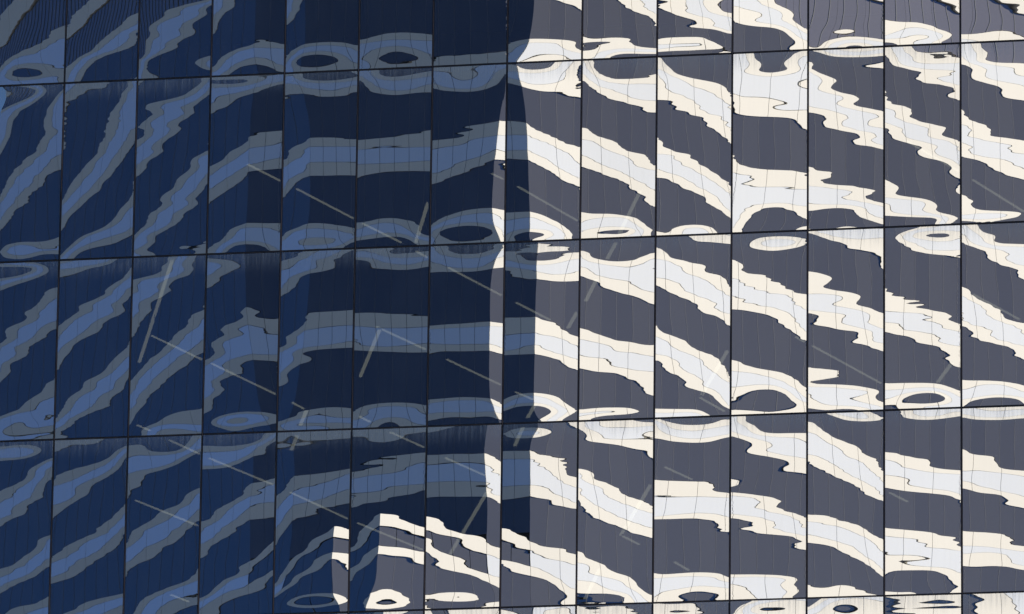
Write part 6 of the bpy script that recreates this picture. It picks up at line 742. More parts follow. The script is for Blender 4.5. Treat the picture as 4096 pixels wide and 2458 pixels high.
1255,-73,-147,-223,-220,-209,-195,-175,-155,-136,-118,-102,-88,-73,-59,-48,-35,-26,-15,-7,3,11,19,25,32,38,44,48,54,57,61,65,68,70,73,75,76,78,78,79,79,80,78,78,52,25,
1178,-72,-148,-223,-219,-209,-194,-176,-155,-136,-118,-103,-88,-73,-60,-47,-36,-26,-16,-6,2,11,19,25,32,38,43,49,53,57,62,64,68,70,73,75,76,78,78,79,79,80,78,78,52,25,
-230,2,3,2,2,1,-1,-1,-2,-2,-3,-4,-3,-4,-3,-4,-4,-3,-3,-2,-2,-1,0,1,1,3,4,5,7,7,9,10,11,10,7,4,-3,-12,-20,-21,-15,-2,-10,-54,-49,-24,
-152,1,3,3,1,1,0,-2,-1,-3,-3,-3,-4,-3,-4,-3,-4,-3,-3,-2,-2,-1,0,1,2,3,4,5,7,8,9,11,10,11,8,3,-3,-12,-21,-24,-17,-8,-15,-56,-50,-25,
-17,2,2,3,2,0,0,-1,-2,-3,-2,-4,-3,-4,-3,-4,-3,-3,-3,-2,-2,0,0,1,2,3,5,6,7,9,10,11,11,12,8,4,-2,-12,-23,-27,-27,-15,-28,-66,-51,-26,
127,2,3,2,2,1,-1,-1,-2,-2,-3,-3,-4,-3,-4,-3,-4,-3,-2,-2,-1,-1,0,2,2,4,5,7,8,10,11,13,14,13,13,7,1,-9,-21,-31,-42,-40,-64,-64,-43,-21,
213,2,2,3,1,1,0,-2,-1,-3,-3,-3,-3,-4,-4,-3,-3,-3,-3,-2,-1,-1,1,2,2,4,6,7,9,10,13,15,16,17,17,13,8,-3,-20,-42,-48,-63,-82,-67,-38,-17,
240,1,3,2,2,1,-1,-1,-2,-3,-3,-3,-3,-4,-4,-3,-4,-3,-2,-3,-1,-1,1,1,3,4,5,7,9,11,14,15,19,20,22,20,15,6,-13,-43,-57,-67,-88,-83,-36,-15,
207,2,2,3,2,0,0,-2,-2,-2,-3,-4,-4,-3,-4,-4,-4,-3,-3,-2,-2,-1,0,1,2,3,5,6,9,10,13,15,19,22,25,23,22,14,-3,-30,-50,-58,-84,-93,-15,-5,
116,2,2,3,1,1,-1,-1,-2,-3,-3,-4,-4,-4,-4,-4,-4,-4,-3,-3,-3,-1,-1,0,2,2,4,5,7,9,11,13,16,21,25,24,26,22,6,-19,-38,-39,-64,-56,-4,-1,
-34,2,2,3,1,1,-1,-2,-2,-3,-3,-4,-4,-5,-4,-5,-4,-4,-4,-4,-3,-2,-1,-1,0,2,2,4,5,8,9,11,15,17,21,23,26,38,20,-9,-28,-33,-49,-35,0,3,
-173,1,3,3,1,0,-1,-1,-3,-3,-3,-4,-5,-4,-5,-5,-4,-5,-4,-4,-3,-3,-2,-1,-1,1,1,3,5,6,8,11,13,17,19,22,24,45,32,-4,-21,-32,-43,-32,-2,2,
-252,1,3,2,2,0,-1,-2,-2,-3,-4,-4,-4,-5,-5,-5,-5,-4,-5,-4,-4,-3,-2,-1,-1,0,1,3,4,6,7,10,13,16,19,22,26,46,34,1,-19,-29,-42,-31,-2,2,
113,-7,-13,-14,-14,-10,-2,-5,-4,2,-2,-23,-46,-31,-21,-13,-20,-24,-14,-7,-39,-48,-34,-25,-19,-17,-13,-7,-3,-5,-8,-14,-24,-34,-28,-24,-10,4,-27,-47,-29,-22,-37,-72,-59,-31,
155,-6,-11,-10,-10,-8,3,-4,-3,3,0,-18,-40,-30,-19,-11,-21,-24,-13,-7,-28,-44,-32,-24,-19,-18,-14,-7,-4,-5,-8,-13,-22,-32,-27,-24,-11,3,-23,-43,-29,-22,-38,-72,-60,-32,
213,-4,-7,-4,1,8,8,-5,-2,5,4,-12,-26,-24,-17,-9,-16,-29,-11,-8,-13,-29,-26,-23,-18,-19,-16,-9,-3,-5,-8,-12,-19,-25,-26,-26,-12,3,-20,-34,-30,-15,-42,-75,-62,-32,
178,4,13,28,20,34,34,-7,-5,5,11,-1,-14,-16,-12,-10,-16,-20,-3,1,-7,-28,-15,-1,-14,-24,-20,-10,-3,-5,-7,-9,-13,-16,-20,-24,-8,9,-21,-37,-24,-8,-38,-87,-64,-33,
93,13,27,50,33,46,51,16,-21,17,24,7,-5,-8,-6,-6,-18,-17,2,13,-1,-14,-10,-1,-4,-25,-24,-7,1,-5,-7,-9,-7,-9,-11,-6,2,15,-13,-49,-21,-8,-29,-93,-67,-32,
8,13,28,44,48,51,46,26,-3,15,27,18,1,-1,3,1,-6,-5,1,12,9,-14,-4,8,1,-19,-28,-3,1,-4,-8,-6,-2,1,4,9,18,20,-11,-41,-22,-4,-21,-94,-62,-30,
-88,11,23,36,41,57,43,16,4,15,31,16,4,9,16,14,6,3,5,9,14,-6,-11,14,12,-13,-20,3,6,-6,-12,-7,5,10,15,21,27,25,4,-16,-13,11,-10,-100,-58,-23,
-205,10,17,26,32,48,35,6,-4,10,38,12,-1,19,37,25,15,10,6,7,4,-1,-1,26,16,-15,-9,10,14,-5,-17,-4,12,19,22,29,38,37,20,0,-2,16,16,-63,4,5,
-370,7,15,15,22,32,24,2,-6,3,34,30,-4,21,41,34,23,14,8,6,4,-7,1,20,22,-3,4,15,17,14,-5,-10,19,22,24,34,48,55,36,11,4,10,9,10,20,13,
-529,6,12,14,16,28,17,-2,-10,3,29,37,14,13,37,39,25,15,8,5,-2,-7,-3,14,24,19,4,18,19,14,18,9,16,21,24,35,52,68,50,19,9,13,13,3,19,13,
-620,6,11,12,15,25,15,-4,-12,2,30,38,18,14,36,40,26,15,8,3,-3,-9,-4,13,24,24,8,19,21,18,19,22,18,22,24,35,54,73,58,22,12,15,12,5,18,13,
-59,-35,-59,-57,-33,-25,-17,-9,-5,-6,-8,-10,-9,-10,-9,-7,-2,6,12,17,23,31,24,15,13,10,7,0,-3,0,1,2,3,4,6,6,5,7,13,10,1,-10,-18,-36,-25,-11,
18,-34,-59,-56,-30,-24,-17,-7,-5,-5,-8,-10,-10,-10,-8,-8,-3,6,11,16,22,29,22,13,11,11,8,1,-2,0,1,2,3,5,6,5,4,5,10,8,-2,-16,-22,-40,-26,-11,
152,-35,-59,-50,-28,-22,-10,-5,-3,-5,-8,-10,-11,-11,-9,-8,-3,3,11,14,19,24,18,11,5,11,14,2,-1,1,2,2,4,5,5,4,3,2,5,3,-9,-27,-35,-50,-27,-13,
264,-37,-63,-42,18,-1,-10,-4,-3,-7,-11,-13,-13,-12,-10,-8,-5,1,2,12,21,18,9,11,5,4,24,-2,0,4,5,3,5,7,7,6,2,-1,-3,-5,-17,-53,-74,-57,-27,-11,
251,-32,-61,23,45,20,2,-1,0,-13,-16,-16,-14,-13,-11,-9,-6,-4,-3,3,14,24,2,11,15,8,16,0,1,11,2,3,6,11,12,10,4,-3,-10,-12,-38,-88,-95,-60,-28,-9,
204,-24,-31,31,61,23,17,17,-6,-15,-17,-16,-14,-13,-10,-9,-6,-5,-4,-3,0,22,-3,12,23,10,11,6,4,5,1,4,12,18,21,17,10,-3,-19,-17,-51,-109,-114,-85,-20,-5,
174,-23,-33,23,55,35,21,22,-8,-17,-17,-15,-14,-12,-9,-7,-5,-4,-3,-3,-3,21,4,-7,12,20,13,-5,14,11,-9,7,18,26,29,25,17,1,-21,-30,-57,-117,-121,-92,-15,-3,
106,-22,-33,13,56,31,14,14,0,-21,-18,-17,-14,-12,-9,-7,-6,-5,-5,-4,2,8,7,5,16,5,25,-4,1,27,3,4,14,25,32,28,19,1,-18,-31,-32,-94,-122,-81,-18,-4,
13,-21,-33,-3,40,15,10,4,-8,-18,-20,-17,-14,-12,-10,-8,-7,-6,-7,-6,-3,1,1,6,26,19,21,11,3,11,20,3,9,22,34,33,16,-5,-24,-32,-30,-29,-71,-63,-17,-5,
-53,-21,-32,-16,8,0,6,0,-17,-28,-20,-17,-13,-11,-10,-8,-8,-7,-8,-6,-4,0,1,9,21,23,22,11,8,15,9,7,9,22,35,36,18,-4,-22,-28,-30,-29,-39,-47,-16,-4,
-93,-22,-33,-21,-4,-8,2,-3,-21,-33,-22,-17,-14,-11,-9,-9,-7,-8,-8,-7,-4,0,2,10,21,21,23,12,9,13,11,5,10,22,36,36,21,-3,-21,-27,-30,-23,-35,-40,-14,-3,
-582,12,26,45,44,38,31,27,25,26,27,31,27,20,20,24,18,14,16,22,17,7,-2,-6,-9,-10,-9,-9,-6,-5,-9,-14,-20,-21,-17,-11,-5,5,2,10,12,-25,-53,-74,-57,-29,
-499,12,26,45,44,39,31,27,25,25,26,29,26,20,20,24,19,14,15,23,17,6,-1,-6,-9,-9,-10,-9,-7,-6,-10,-15,-21,-22,-18,-13,-6,4,0,5,5,-27,-54,-74,-57,-30,
-353,11,26,46,46,38,31,27,25,24,26,25,24,18,20,28,18,12,17,22,17,7,-2,-5,-8,-10,-9,-9,-9,-9,-13,-17,-22,-22,-21,-17,-10,7,-3,-8,-9,-32,-55,-76,-58,-30,
-198,13,25,54,48,38,28,25,23,22,22,23,26,20,20,31,17,6,13,29,18,6,-3,-6,-7,-8,-8,-8,-10,-14,-17,-23,-23,-21,-21,-24,-18,1,0,-20,-25,-39,-60,-83,-59,-31,
-128,20,44,70,47,33,25,22,21,21,21,21,23,23,23,27,20,7,9,27,20,4,-4,-6,-5,-6,-6,-8,-11,-17,-22,-26,-24,-18,-20,-29,-27,-7,1,-28,-33,-41,-57,-88,-69,-33,
-91,23,48,76,44,29,22,21,21,22,21,21,20,15,22,30,20,12,11,20,23,1,-7,-6,-5,-3,-3,-7,-11,-20,-27,-28,-30,-17,-15,-30,-33,-13,-1,-36,-38,-40,-50,-65,-52,-26,
-91,22,46,73,37,23,19,20,21,23,22,21,19,10,18,37,22,10,9,17,22,0,-10,-8,-4,0,-2,-5,-12,-20,-28,-29,-29,-22,-14,-30,-40,-21,-3,-38,-39,-36,-35,-40,-27,-13,
-117,17,34,59,19,16,17,19,21,22,22,20,17,17,23,35,24,4,5,14,18,0,-16,-9,0,3,1,-6,-13,-21,-27,-29,-29,-21,-20,-33,-41,-27,-12,-28,-38,-27,-20,-17,-4,-1,
-190,12,23,27,10,10,13,18,19,21,21,19,18,19,26,32,22,0,1,10,15,6,-16,-8,3,7,1,-6,-14,-22,-28,-34,-29,-19,-25,-38,-41,-30,-22,-18,-25,-24,-12,-9,12,9,
-291,10,21,18,3,6,10,15,18,19,20,18,18,19,25,29,20,-2,-5,6,10,15,-2,-9,6,9,0,-8,-17,-23,-31,-36,-31,-17,-17,-43,-44,-33,-22,-14,-18,-19,-16,-9,8,7,
-352,10,19,15,0,3,9,14,17,18,19,18,17,18,24,28,20,-5,-7,4,9,16,5,-7,7,11,0,-10,-17,-25,-33,-37,-32,-18,-9,-45,-45,-34,-22,-14,-15,-18,-15,-11,8,7,
275,-35,-69,-93,-81,-71,-62,-60,-57,-52,-46,-41,-35,-29,-24,-18,-13,-9,-4,0,4,7,10,13,16,19,21,22,25,26,28,29,30,30,32,32,32,32,32,31,32,30,30,29,18,9,
357,-36,-69,-94,-82,-71,-63,-60,-58,-52,-46,-41,-35,-30,-23,-18,-13,-9,-4,0,3,7,11,13,16,19,20,23,25,26,28,29,30,30,32,31,32,33,32,31,32,30,30,28,19,9,
503,-37,-70,-96,-84,-73,-64,-62,-58,-53,-47,-41,-35,-29,-24,-18,-13,-8,-5,0,4,7,11,13,16,18,21,23,25,26,28,29,30,30,32,32,32,32,32,32,31,30,30,29,18,9,
675,-38,-75,-101,-90,-78,-70,-64,-59,-53,-47,-41,-35,-29,-24,-18,-12,-9,-4,0,4,7,11,13,16,19,21,23,25,26,28,28,30,31,32,31,32,33,32,31,32,30,30,29,18,9,
794,-40,-77,-108,-97,-85,-76,-68,-60,-54,-47,-42,-34,-29,-23,-18,-13,-8,-4,0,4,8,10,14,16,19,21,23,24,27,28,28,30,31,32,32,32,32,32,32,31,30,30,29,18,9,
859,-42,-81,-115,-104,-93,-82,-71,-63,-55,-48,-41,-35,-28,-23,-18,-12,-8,-4,0,4,8,11,13,16,19,21,23,25,26,28,29,30,31,31,32,32,32,32,32,32,30,30,28,19,9,
871,-44,-87,-124,-112,-100,-87,-76,-65,-56,-48,-42,-34,-29,-23,-17,-13,-8,-3,0,4,8,10,14,16,19,21,23,25,26,28,29,30,31,31,32,32,33,32,31,32,30,30,29,18,9,
826,-46,-93,-132,-120,-107,-94,-79,-67,-58,-49,-41,-35,-29,-23,-17,-13,-8,-4,1,4,7,11,14,16,19,21,23,25,26,28,29,30,31,31,32,32,32,32,32,31,31,29,29,18,9,
714,-47,-93,-137,-128,-115,-99,-83,-69,-59,-50,-42,-36,-29,-23,-17,-13,-8,-4,0,4,8,10,14,16,19,21,23,25,26,28,29,30,31,31,32,32,32,32,32,31,31,29,29,18,9,
597,-47,-94,-137,-131,-120,-103,-85,-71,-60,-51,-43,-36,-29,-23,-18,-13,-8,-4,0,4,7,11,13,16,19,21,23,25,26,28,29,30,31,31,32,32,32,32,32,31,31,29,29,18,9,
528,-47,-94,-138,-132,-122,-105,-86,-72,-60,-51,-44,-36,-29,-24,-18,-13,-8,-4,0,4,7,11,13,16,19,21,23,25,26,28,28,30,31,32,32,32,32,32,32,31,30,30,29,18,9,
-261,2,5,5,4,4,2,1,0,0,0,-2,-1,-2,-3,-2,-2,-3,-2,-2,-2,-1,-1,0,1,1,2,3,5,5,7,7,8,9,5,-1,-9,-17,-12,3,24,21,-3,-24,-22,-12,
-183,2,5,5,5,3,2,1,1,0,-1,-1,-2,-2,-2,-3,-2,-2,-3,-2,-1,-2,0,-1,1,1,2,4,4,6,6,8,9,8,6,-1,-10,-18,-13,1,23,19,-4,-27,-23,-12,
-46,3,4,6,4,3,2,1,1,0,-1,-1,-2,-2,-2,-3,-2,-3,-2,-2,-2,-1,-1,0,1,1,2,4,4,6,7,8,9,10,7,1,-10,-21,-16,-5,17,21,-12,-31,-25,-13,
101,3,4,6,4,3,2,2,0,0,-1,-1,-2,-2,-3,-2,-2,-3,-2,-2,-2,-2,0,-1,1,1,2,4,4,6,7,9,10,12,11,6,-3,-14,-19,-11,1,-5,-32,-38,-26,-13,
190,2,5,5,5,3,2,1,0,0,-1,-1,-2,-2,-2,-3,-2,-3,-2,-3,-1,-2,-1,0,0,1,2,3,4,5,7,9,10,13,15,14,7,0,-18,-16,-12,-30,-51,-39,-27,-14,
220,2,5,5,5,3,2,1,0,0,-1,-1,-2,-2,-3,-2,-3,-2,-3,-2,-2,-2,-1,-1,0,1,1,3,3,5,6,7,9,11,16,19,15,8,0,-10,-25,-46,-61,-43,-30,-15,
191,3,4,6,4,3,2,1,1,-1,0,-2,-2,-2,-3,-2,-3,-2,-3,-3,-2,-2,-1,-1,0,0,2,2,3,4,5,6,8,10,11,13,15,22,19,-1,-25,-50,-70,-55,-36,-18,
104,3,4,6,4,3,2,1,1,-1,-1,-1,-2,-2,-3,-3,-2,-3,-3,-2,-2,-2,-2,-1,0,1,1,2,3,4,5,7,8,9,10,8,2,19,37,10,-20,-46,-69,-68,-40,-20,
-41,2,5,5,4,3,2,1,1,-1,-1,-1,-2,-2,-3,-2,-3,-3,-3,-2,-2,-2,-2,-1,0,1,1,2,3,5,5,7,8,9,9,7,5,16,27,14,-15,-42,-62,-66,-43,-21,
-178,3,4,6,4,3,2,1,1,-1,-1,-1,-2,-3,-2,-3,-3,-2,-3,-3,-2,-2,-1,-1,0,0,2,2,3,5,5,7,9,8,9,6,6,17,25,12,-15,-40,-59,-65,-43,-21,
-255,2,5,5,4,3,2,1,1,-1,-1,-1,-2,-2,-3,-3,-2,-3,-3,-2,-3,-1,-2,-1,0,1,1,2,4,4,6,7,8,9,8,7,6,16,24,12,-15,-39,-59,-64,-42,-21,
-43,-9,-18,-22,-19,-19,-23,-29,-22,-8,4,7,11,13,11,3,-18,-32,-23,-11,-8,-16,-12,3,12,-10,-12,4,6,-10,-11,-2,4,4,0,-7,-15,-28,-31,-23,-11,1,6,-9,36,27,
11,-9,-16,-20,-15,-14,-17,-26,-22,-7,5,8,10,13,12,3,-14,-30,-22,-10,-7,-16,-13,4,12,-8,-11,4,9,-9,-11,-3,3,3,0,-7,-15,-27,-30,-23,-12,-1,2,-15,33,25,
95,-8,-15,-17,-6,2,-2,-23,-18,-6,5,8,10,13,12,5,-11,-21,-20,-12,-4,-12,-16,2,14,-2,-12,2,19,-8,-11,-5,1,2,-1,-8,-15,-23,-27,-24,-13,-4,-4,-27,23,22,
106,-2,-2,10,2,17,49,-14,-17,7,15,4,3,6,10,7,-6,-14,-17,-14,-7,-6,-9,3,12,5,-9,1,14,5,-12,-5,0,0,-3,-9,-16,-20,-22,-18,-8,5,-22,-40,3,15,
71,2,8,18,19,34,42,26,-4,12,24,9,-4,4,13,12,1,-9,-14,-14,-10,-8,-5,6,17,3,-5,2,10,4,-10,-2,2,-1,-4,-9,-14,-19,-19,-13,0,4,-29,-50,5,12,
29,5,12,21,26,36,53,23,3,16,24,16,-1,3,19,25,7,-5,-11,-12,-9,-7,-5,5,15,6,-6,3,9,1,-6,-2,-2,2,-1,-7,-13,-15,-16,-9,0,0,-33,-54,-2,8,
-31,7,14,25,29,36,37,25,6,21,26,14,5,4,16,27,14,2,-6,-7,-6,-4,0,5,8,2,-11,1,15,2,-12,0,2,3,2,-6,-11,-13,-12,-8,-2,-8,-33,-60,14,9,
-123,9,16,28,30,32,30,17,6,21,27,15,3,7,17,19,13,7,2,0,0,1,4,6,6,-3,-10,-3,9,3,-9,-2,0,2,0,-4,-8,-9,-9,-8,-8,-18,-35,-33,4,7,
-264,9,18,29,31,30,25,12,13,19,21,15,4,7,15,16,11,9,5,4,4,5,6,7,5,-3,-6,-1,2,-1,-3,-4,-5,0,-1,-4,-7,-7,-8,-7,-11,-20,-32,-31,-4,2,
-395,9,18,29,30,29,24,14,12,18,20,13,5,7,14,15,12,8,7,5,5,6,7,7,5,-1,-5,-2,2,-1,-5,-5,-3,-2,-2,-4,-7,-7,-8,-7,-12,-21,-31,-29,-5,1,
-470,9,18,28,31,28,24,14,12,17,19,13,5,8,13,15,11,9,7,5,6,6,8,8,5,-1,-5,-2,1,-1,-4,-5,-4,-2,-3,-4,-6,-8,-7,-8,-12,-21,-31,-29,-5,1,
6,0,0,-5,-16,-16,-19,-33,-21,-7,3,7,8,5,-1,-14,-30,-30,-28,-34,-34,-29,-29,-20,-8,-15,-27,-12,4,5,3,3,4,5,6,3,1,-4,-8,-9,-9,-9,-14,-41,-29,-14,
54,1,1,-2,-14,-9,-13,-30,-21,-6,3,6,7,5,0,-12,-27,-27,-23,-32,-30,-29,-26,-18,-4,-8,-26,-11,2,4,2,0,3,4,4,3,-1,-5,-8,-13,-14,-13,-19,-47,-33,-15,
123,2,7,4,-7,-2,11,-28,-18,-7,3,5,5,4,-1,-9,-21,-23,-12,-13,-36,-24,-22,-13,-4,8,-14,-16,2,0,-2,-2,-1,3,2,1,-3,-7,-9,-20,-23,-24,-25,-66,-43,-20,
117,6,12,37,29,17,22,-2,-19,-7,1,1,2,1,-2,-7,-15,-14,-8,4,-7,-24,-15,-4,1,0,0,-9,2,0,-5,-5,-1,2,3,0,-2,-5,-13,-34,-40,-34,-44,-99,-63,-31,
86,9,20,35,35,36,52,16,-20,-3,2,2,0,1,1,-2,-6,-7,-3,1,6,-1,-5,6,0,1,-12,-3,13,8,-6,-7,-2,4,5,3,-1,-5,-13,-44,-53,-46,-65,-119,-76,-38,
39,10,22,34,25,33,59,38,-11,0,11,5,1,2,6,6,1,0,0,4,5,6,4,10,15,-6,-3,1,16,18,-7,-11,0,7,9,4,0,-6,-12,-48,-62,-54,-75,-127,-80,-40,
-58,11,22,32,32,42,55,27,-3,-2,20,23,2,1,15,14,8,5,2,3,4,3,2,12,30,19,-5,4,14,18,8,-13,0,13,9,4,-2,-7,-21,-40,-60,-60,-71,-118,-78,-38,
-202,12,22,34,36,43,52,26,-7,2,17,28,13,-1,26,23,15,8,5,3,4,5,7,16,22,19,7,8,18,17,14,-1,-1,13,11,4,-4,-11,-23,-35,-50,-55,-62,-102,-67,-32,
-394,12,23,36,40,43,45,22,1,5,18,20,16,15,21,28,20,14,8,7,6,8,12,16,22,15,11,14,20,19,14,7,5,10,11,4,-3,-13,-24,-35,-44,-50,-58,-80,-60,-29,
-557,12,24,36,40,43,42,23,4,7,17,21,18,16,24,28,22,16,11,9,9,9,13,18,21,18,13,15,21,19,16,9,7,11,11,5,-4,-12,-23,-33,-42,-48,-58,-77,-58,-29,
-648,12,24,37,39,43,41,24,5,7,18,21,18,18,24,29,23,17,12,10,10,10,14,19,21,18,14,16,21,21,16,9,9,11,11,5,-3,-12,-22,-33,-41,-48,-57,-76,-57,-28,
-605,31,62,77,49,31,14,5,3,4,7,13,16,19,22,29,43,38,22,17,13,5,1,1,2,4,1,-2,-6,-8,-6,-9,-5,4,1,-15,-25,-28,-19,-22,-36,-45,-50,-55,-37,-19,
-527,32,62,80,52,33,13,4,2,4,7,11,16,18,21,27,41,35,23,18,14,6,2,1,3,4,2,-2,-6,-8,-8,-10,-6,2,-2,-17,-29,-30,-20,-24,-36,-45,-50,-55,-37,-19,
-392,32,64,85,64,33,10,3,1,2,6,10,16,18,18,25,31,30,24,21,17,9,2,3,4,6,4,-1,-6,-9,-11,-13,-9,0,-6,-26,-36,-34,-23,-25,-37,-46,-51,-54,-37,-19,
-238,32,64,94,72,27,7,2,1,3,6,10,12,14,17,23,24,22,21,22,22,13,1,4,9,10,8,3,-4,-10,-17,-19,-11,-2,-11,-37,-48,-39,-31,-31,-40,-46,-51,-54,-37,-19,
-125,32,63,90,70,24,4,1,1,4,7,10,9,6,14,24,26,17,17,21,26,15,-3,5,14,17,12,5,-2,-11,-21,-25,-15,-5,-8,-42,-55,-45,-38,-40,-44,-49,-52,-54,-38,-19,
-56,29,59,82,62,22,-1,-2,0,4,7,7,8,5,12,26,32,14,10,17,24,26,-7,3,22,19,14,6,-3,-12,-21,-30,-21,-9,-4,-34,-60,-44,-42,-46,-52,-53,-55,-55,-38,-20,
-36,27,53,71,55,6,-5,-4,-1,3,5,7,7,8,14,25,33,15,4,11,20,27,14,-2,16,22,14,5,-3,-13,-22,-29,-29,-14,-7,-24,-48,-38,-33,-58,-57,-59,-57,-58,-39,-20,
-60,25,46,57,25,-1,-7,-5,-1,2,5,6,7,10,16,24,28,16,1,9,18,21,18,12,12,18,13,4,-5,-14,-23,-29,-30,-19,-8,-24,-37,-35,-17,-41,-69,-63,-61,-60,-41,-20,
-157,21,41,44,16,-3,-11,-8,-3,0,3,5,8,11,16,22,23,14,4,8,15,19,17,14,15,14,11,3,-6,-15,-23,-28,-27,-20,-13,-21,-32,-27,-24,-34,-59,-63,-63,-61,-41,-21,
-275,21,39,41,15,-4,-11,-10,-5,-2,2,5,6,11,15,21,21,13,6,7,15,17,17,14,13,15,10,2,-6,-15,-23,-27,-27,-19,-14,-21,-28,-27,-24,-35,-55,-61,-62,-62,-41,-20,
-344,20,38,40,14,-3,-12,-11,-6,-2,2,4,6,10,15,20,21,12,6,8,13,18,16,14,13,14,10,2,-7,-14,-23,-27,-26,-19,-14,-21,-28,-26,-24,-35,-54,-60,-62,-61,-41,-21,
431,-44,-86,-123,-110,-99,-89,-79,-69,-61,-52,-46,-38,-32,-25,-19,-14,-10,-4,0,4,8,12,15,17,20,23,26,27,29,30,32,33,34,35,35,35,36,36,35,35,34,34,32,21,10,
511,-44,-87,-122,-111,-100,-89,-78,-70,-60,-53,-45,-39,-31,-26,-19,-14,-9,-5,0,4,8,12,15,17,20,23,26,27,29,30,32,33,34,35,35,35,36,36,35,35,34,34,32,21,10,
652,-45,-87,-124,-111,-100,-89,-79,-69,-61,-52,-46,-38,-32,-26,-19,-14,-9,-5,0,4,8,11,15,18,20,23,25,27,29,30,32,33,34,35,35,35,36,36,35,35,34,34,32,21,10,
811,-46,-91,-129,-112,-100,-89,-79,-69,-61,-53,-45,-39,-32,-25,-20,-14,-10,-4,0,3,8,12,14,18,20,23,25,27,29,30,32,33,34,34,35,36,35,36,35,35,35,33,33,20,11,
906,-46,-91,-131,-114,-100,-90,-79,-69,-61,-53,-46,-39,-32,-26,-19,-15,-9,-5,0,3,8,12,14,17,20,23,25,27,29,30,32,33,34,34,35,36,35,36,35,35,34,34,32,21,10,
925,-43,-87,-123,-113,-101,-90,-80,-70,-61,-54,-46,-39,-32,-26,-20,-15,-9,-5,-1,4,8,11,14,17,20,23,25,27,29,30,31,33,34,35,35,35,36,35,35,35,35,33,32,21,11,
885,-41,-83,-118,-110,-100,-90,-80,-71,-62,-54,-46,-39,-33,-26,-21,-14,-10,-5,-1,4,7,11,15,17,20,22,25,27,29,30,31,33,34,34,35,36,35,36,35,35,34,34,32,21,10,
788,-40,-79,-115,-108,-99,-90,-80,-70,-63,-54,-46,-40,-33,-26,-21,-15,-10,-5,-1,4,7,11,14,17,20,23,25,26,29,30,32,32,34,34,35,36,35,36,35,35,34,34,32,21,10,
635,-39,-78,-112,-107,-98,-89,-80,-71,-62,-54,-47,-39,-33,-27,-20,-16,-10,-5,-1,3,8,11,14,17,19,23,25,26,29,30,31,33,34,34,35,35,36,35,36,34,35,33,32,21,10,
496,-39,-77,-112,-106,-97,-89,-80,-71,-62,-54,-47,-40,-33,-26,-21,-15,-10,-6,-1,4,7,11,14,17,19,23,24,27,29,30,31,33,33,35,35,35,35,36,35,35,34,34,32,21,10,
417,-39,-77,-111,-106,-97,-89,-80,-71,-62,-54,-47,-40,-33,-26,-21,-15,-10,-6,-1,4,7,11,14,16,20,22,25,27,28,30,32,32,34,34,35,35,36,35,36,35,34,33,33,20,11,
]
W, HT, Z0 = 1.5, 3.657622, 47.241052
NU, NV = 11, 46
CO = {}
keys = [(0, 0), (0, 1), (0, 2), (0, 3), (1, 0), (1, 1), (1, 2), (1, 3), (2, 0), (2, 1), (2, 2), (2, 3), (3, 0), (3, 1), (3, 2), (3, 3), (4, 0), (4, 1), (4, 2), (4, 3), (5, 0), (5, 1), (5, 2), (5, 3), (6, 0), (6, 1), (6, 2), (6, 3), (7, 0), (7, 1), (7, 2), (7, 3), (8, 0), (8, 1), (8, 2), (8, 3), (8, 4), (9, 0), (9, 1), (9, 2), (9, 3), (9, 4), (10, 0), (10, 1), (10, 2), (10, 3), (10, 4), (11, 0), (11, 1), (11, 2), (11, 3), (11, 4), (12, 0), (12, 1), (12, 2), (12, 3), (12, 4), (13, 0), (13, 1), (13, 2), (13, 3), (13, 4)]
TILT = {(0, 0): (260, 4652), (0, 1): (4761, -15561), (0, 2): (1601, -2369), (0, 3): (1293, 22292), (1, 0): (683, -18489), (1, 1): (2765, -24966), (1, 2): (1265, 1453), (1, 3): (828, 27889), (2, 0): (1021, -9177), (2, 1): (1411, -5691), (2, 2): (329, 17267), (2, 3): (-116, 28145), (3, 0): (-10442, 19890), (3, 1): (-22960, 9632), (3, 2): (-8958, 3814), (3, 3): (5586, 28514), (4, 0): (9535, 3642), (4, 1): (27448, 5026), (4, 2): (24202, 1475), (4, 3): (286, 39879), (5, 0): (-74, 8782), (5, 1): (-29, 2763), (5, 2): (-310, 2471), (5, 3): (14451, 59059), (6, 0): (11080, -3728), (6, 1): (9172, 6401), (6, 2): (378, -2943), (6, 3): (957, 57533), (7, 0): (-1776, -1054), (7, 1): (-9539, 7499), (7, 2): (14313, -5635), (7, 3): (11264, 53540), (8, 0): (-166, 7236), (8, 1): (-383, 5493), (8, 2): (-480, -14011), (8, 3): (-218, 30241), (8, 4): (610, 45769), (9, 0): (-187, 3886), (9, 1): (-307, 379), (9, 2): (-533, -13049), (9, 3): (219, 43686), (9, 4): (648, 51549), (10, 0): (206, 536), (10, 1): (-506, 9942), (10, 2): (-597, -23147), (10, 3): (-109, 33631), (10, 4): (1160, 69888), (11, 0): (-932, -28670), (11, 1): (-1026, 6645), (11, 2): (-561, -22895), (11, 3): (-424, 18834), (11, 4): (1235, 85953), (12, 0): (-179, -17560), (12, 1): (-1015, -6262), (12, 2): (-1037, -17988), (12, 3): (218, 13954), (12, 4): (703, 41977), (13, 0): (-386, -14043), (13, 1): (-1260, -7845), (13, 2): (-1262, -10667), (13, 3): (309, 22724), (13, 4): (500, 45376)}   # lean of each pane, in ten-millionths
arr = np.array(BOW).reshape(len(keys), NU, NV)
for i, k in enumerate(keys):
    CO[k] = arr[i].cumsum(axis=1)*4e-6             # stored as steps of 4 micrometres down each pane
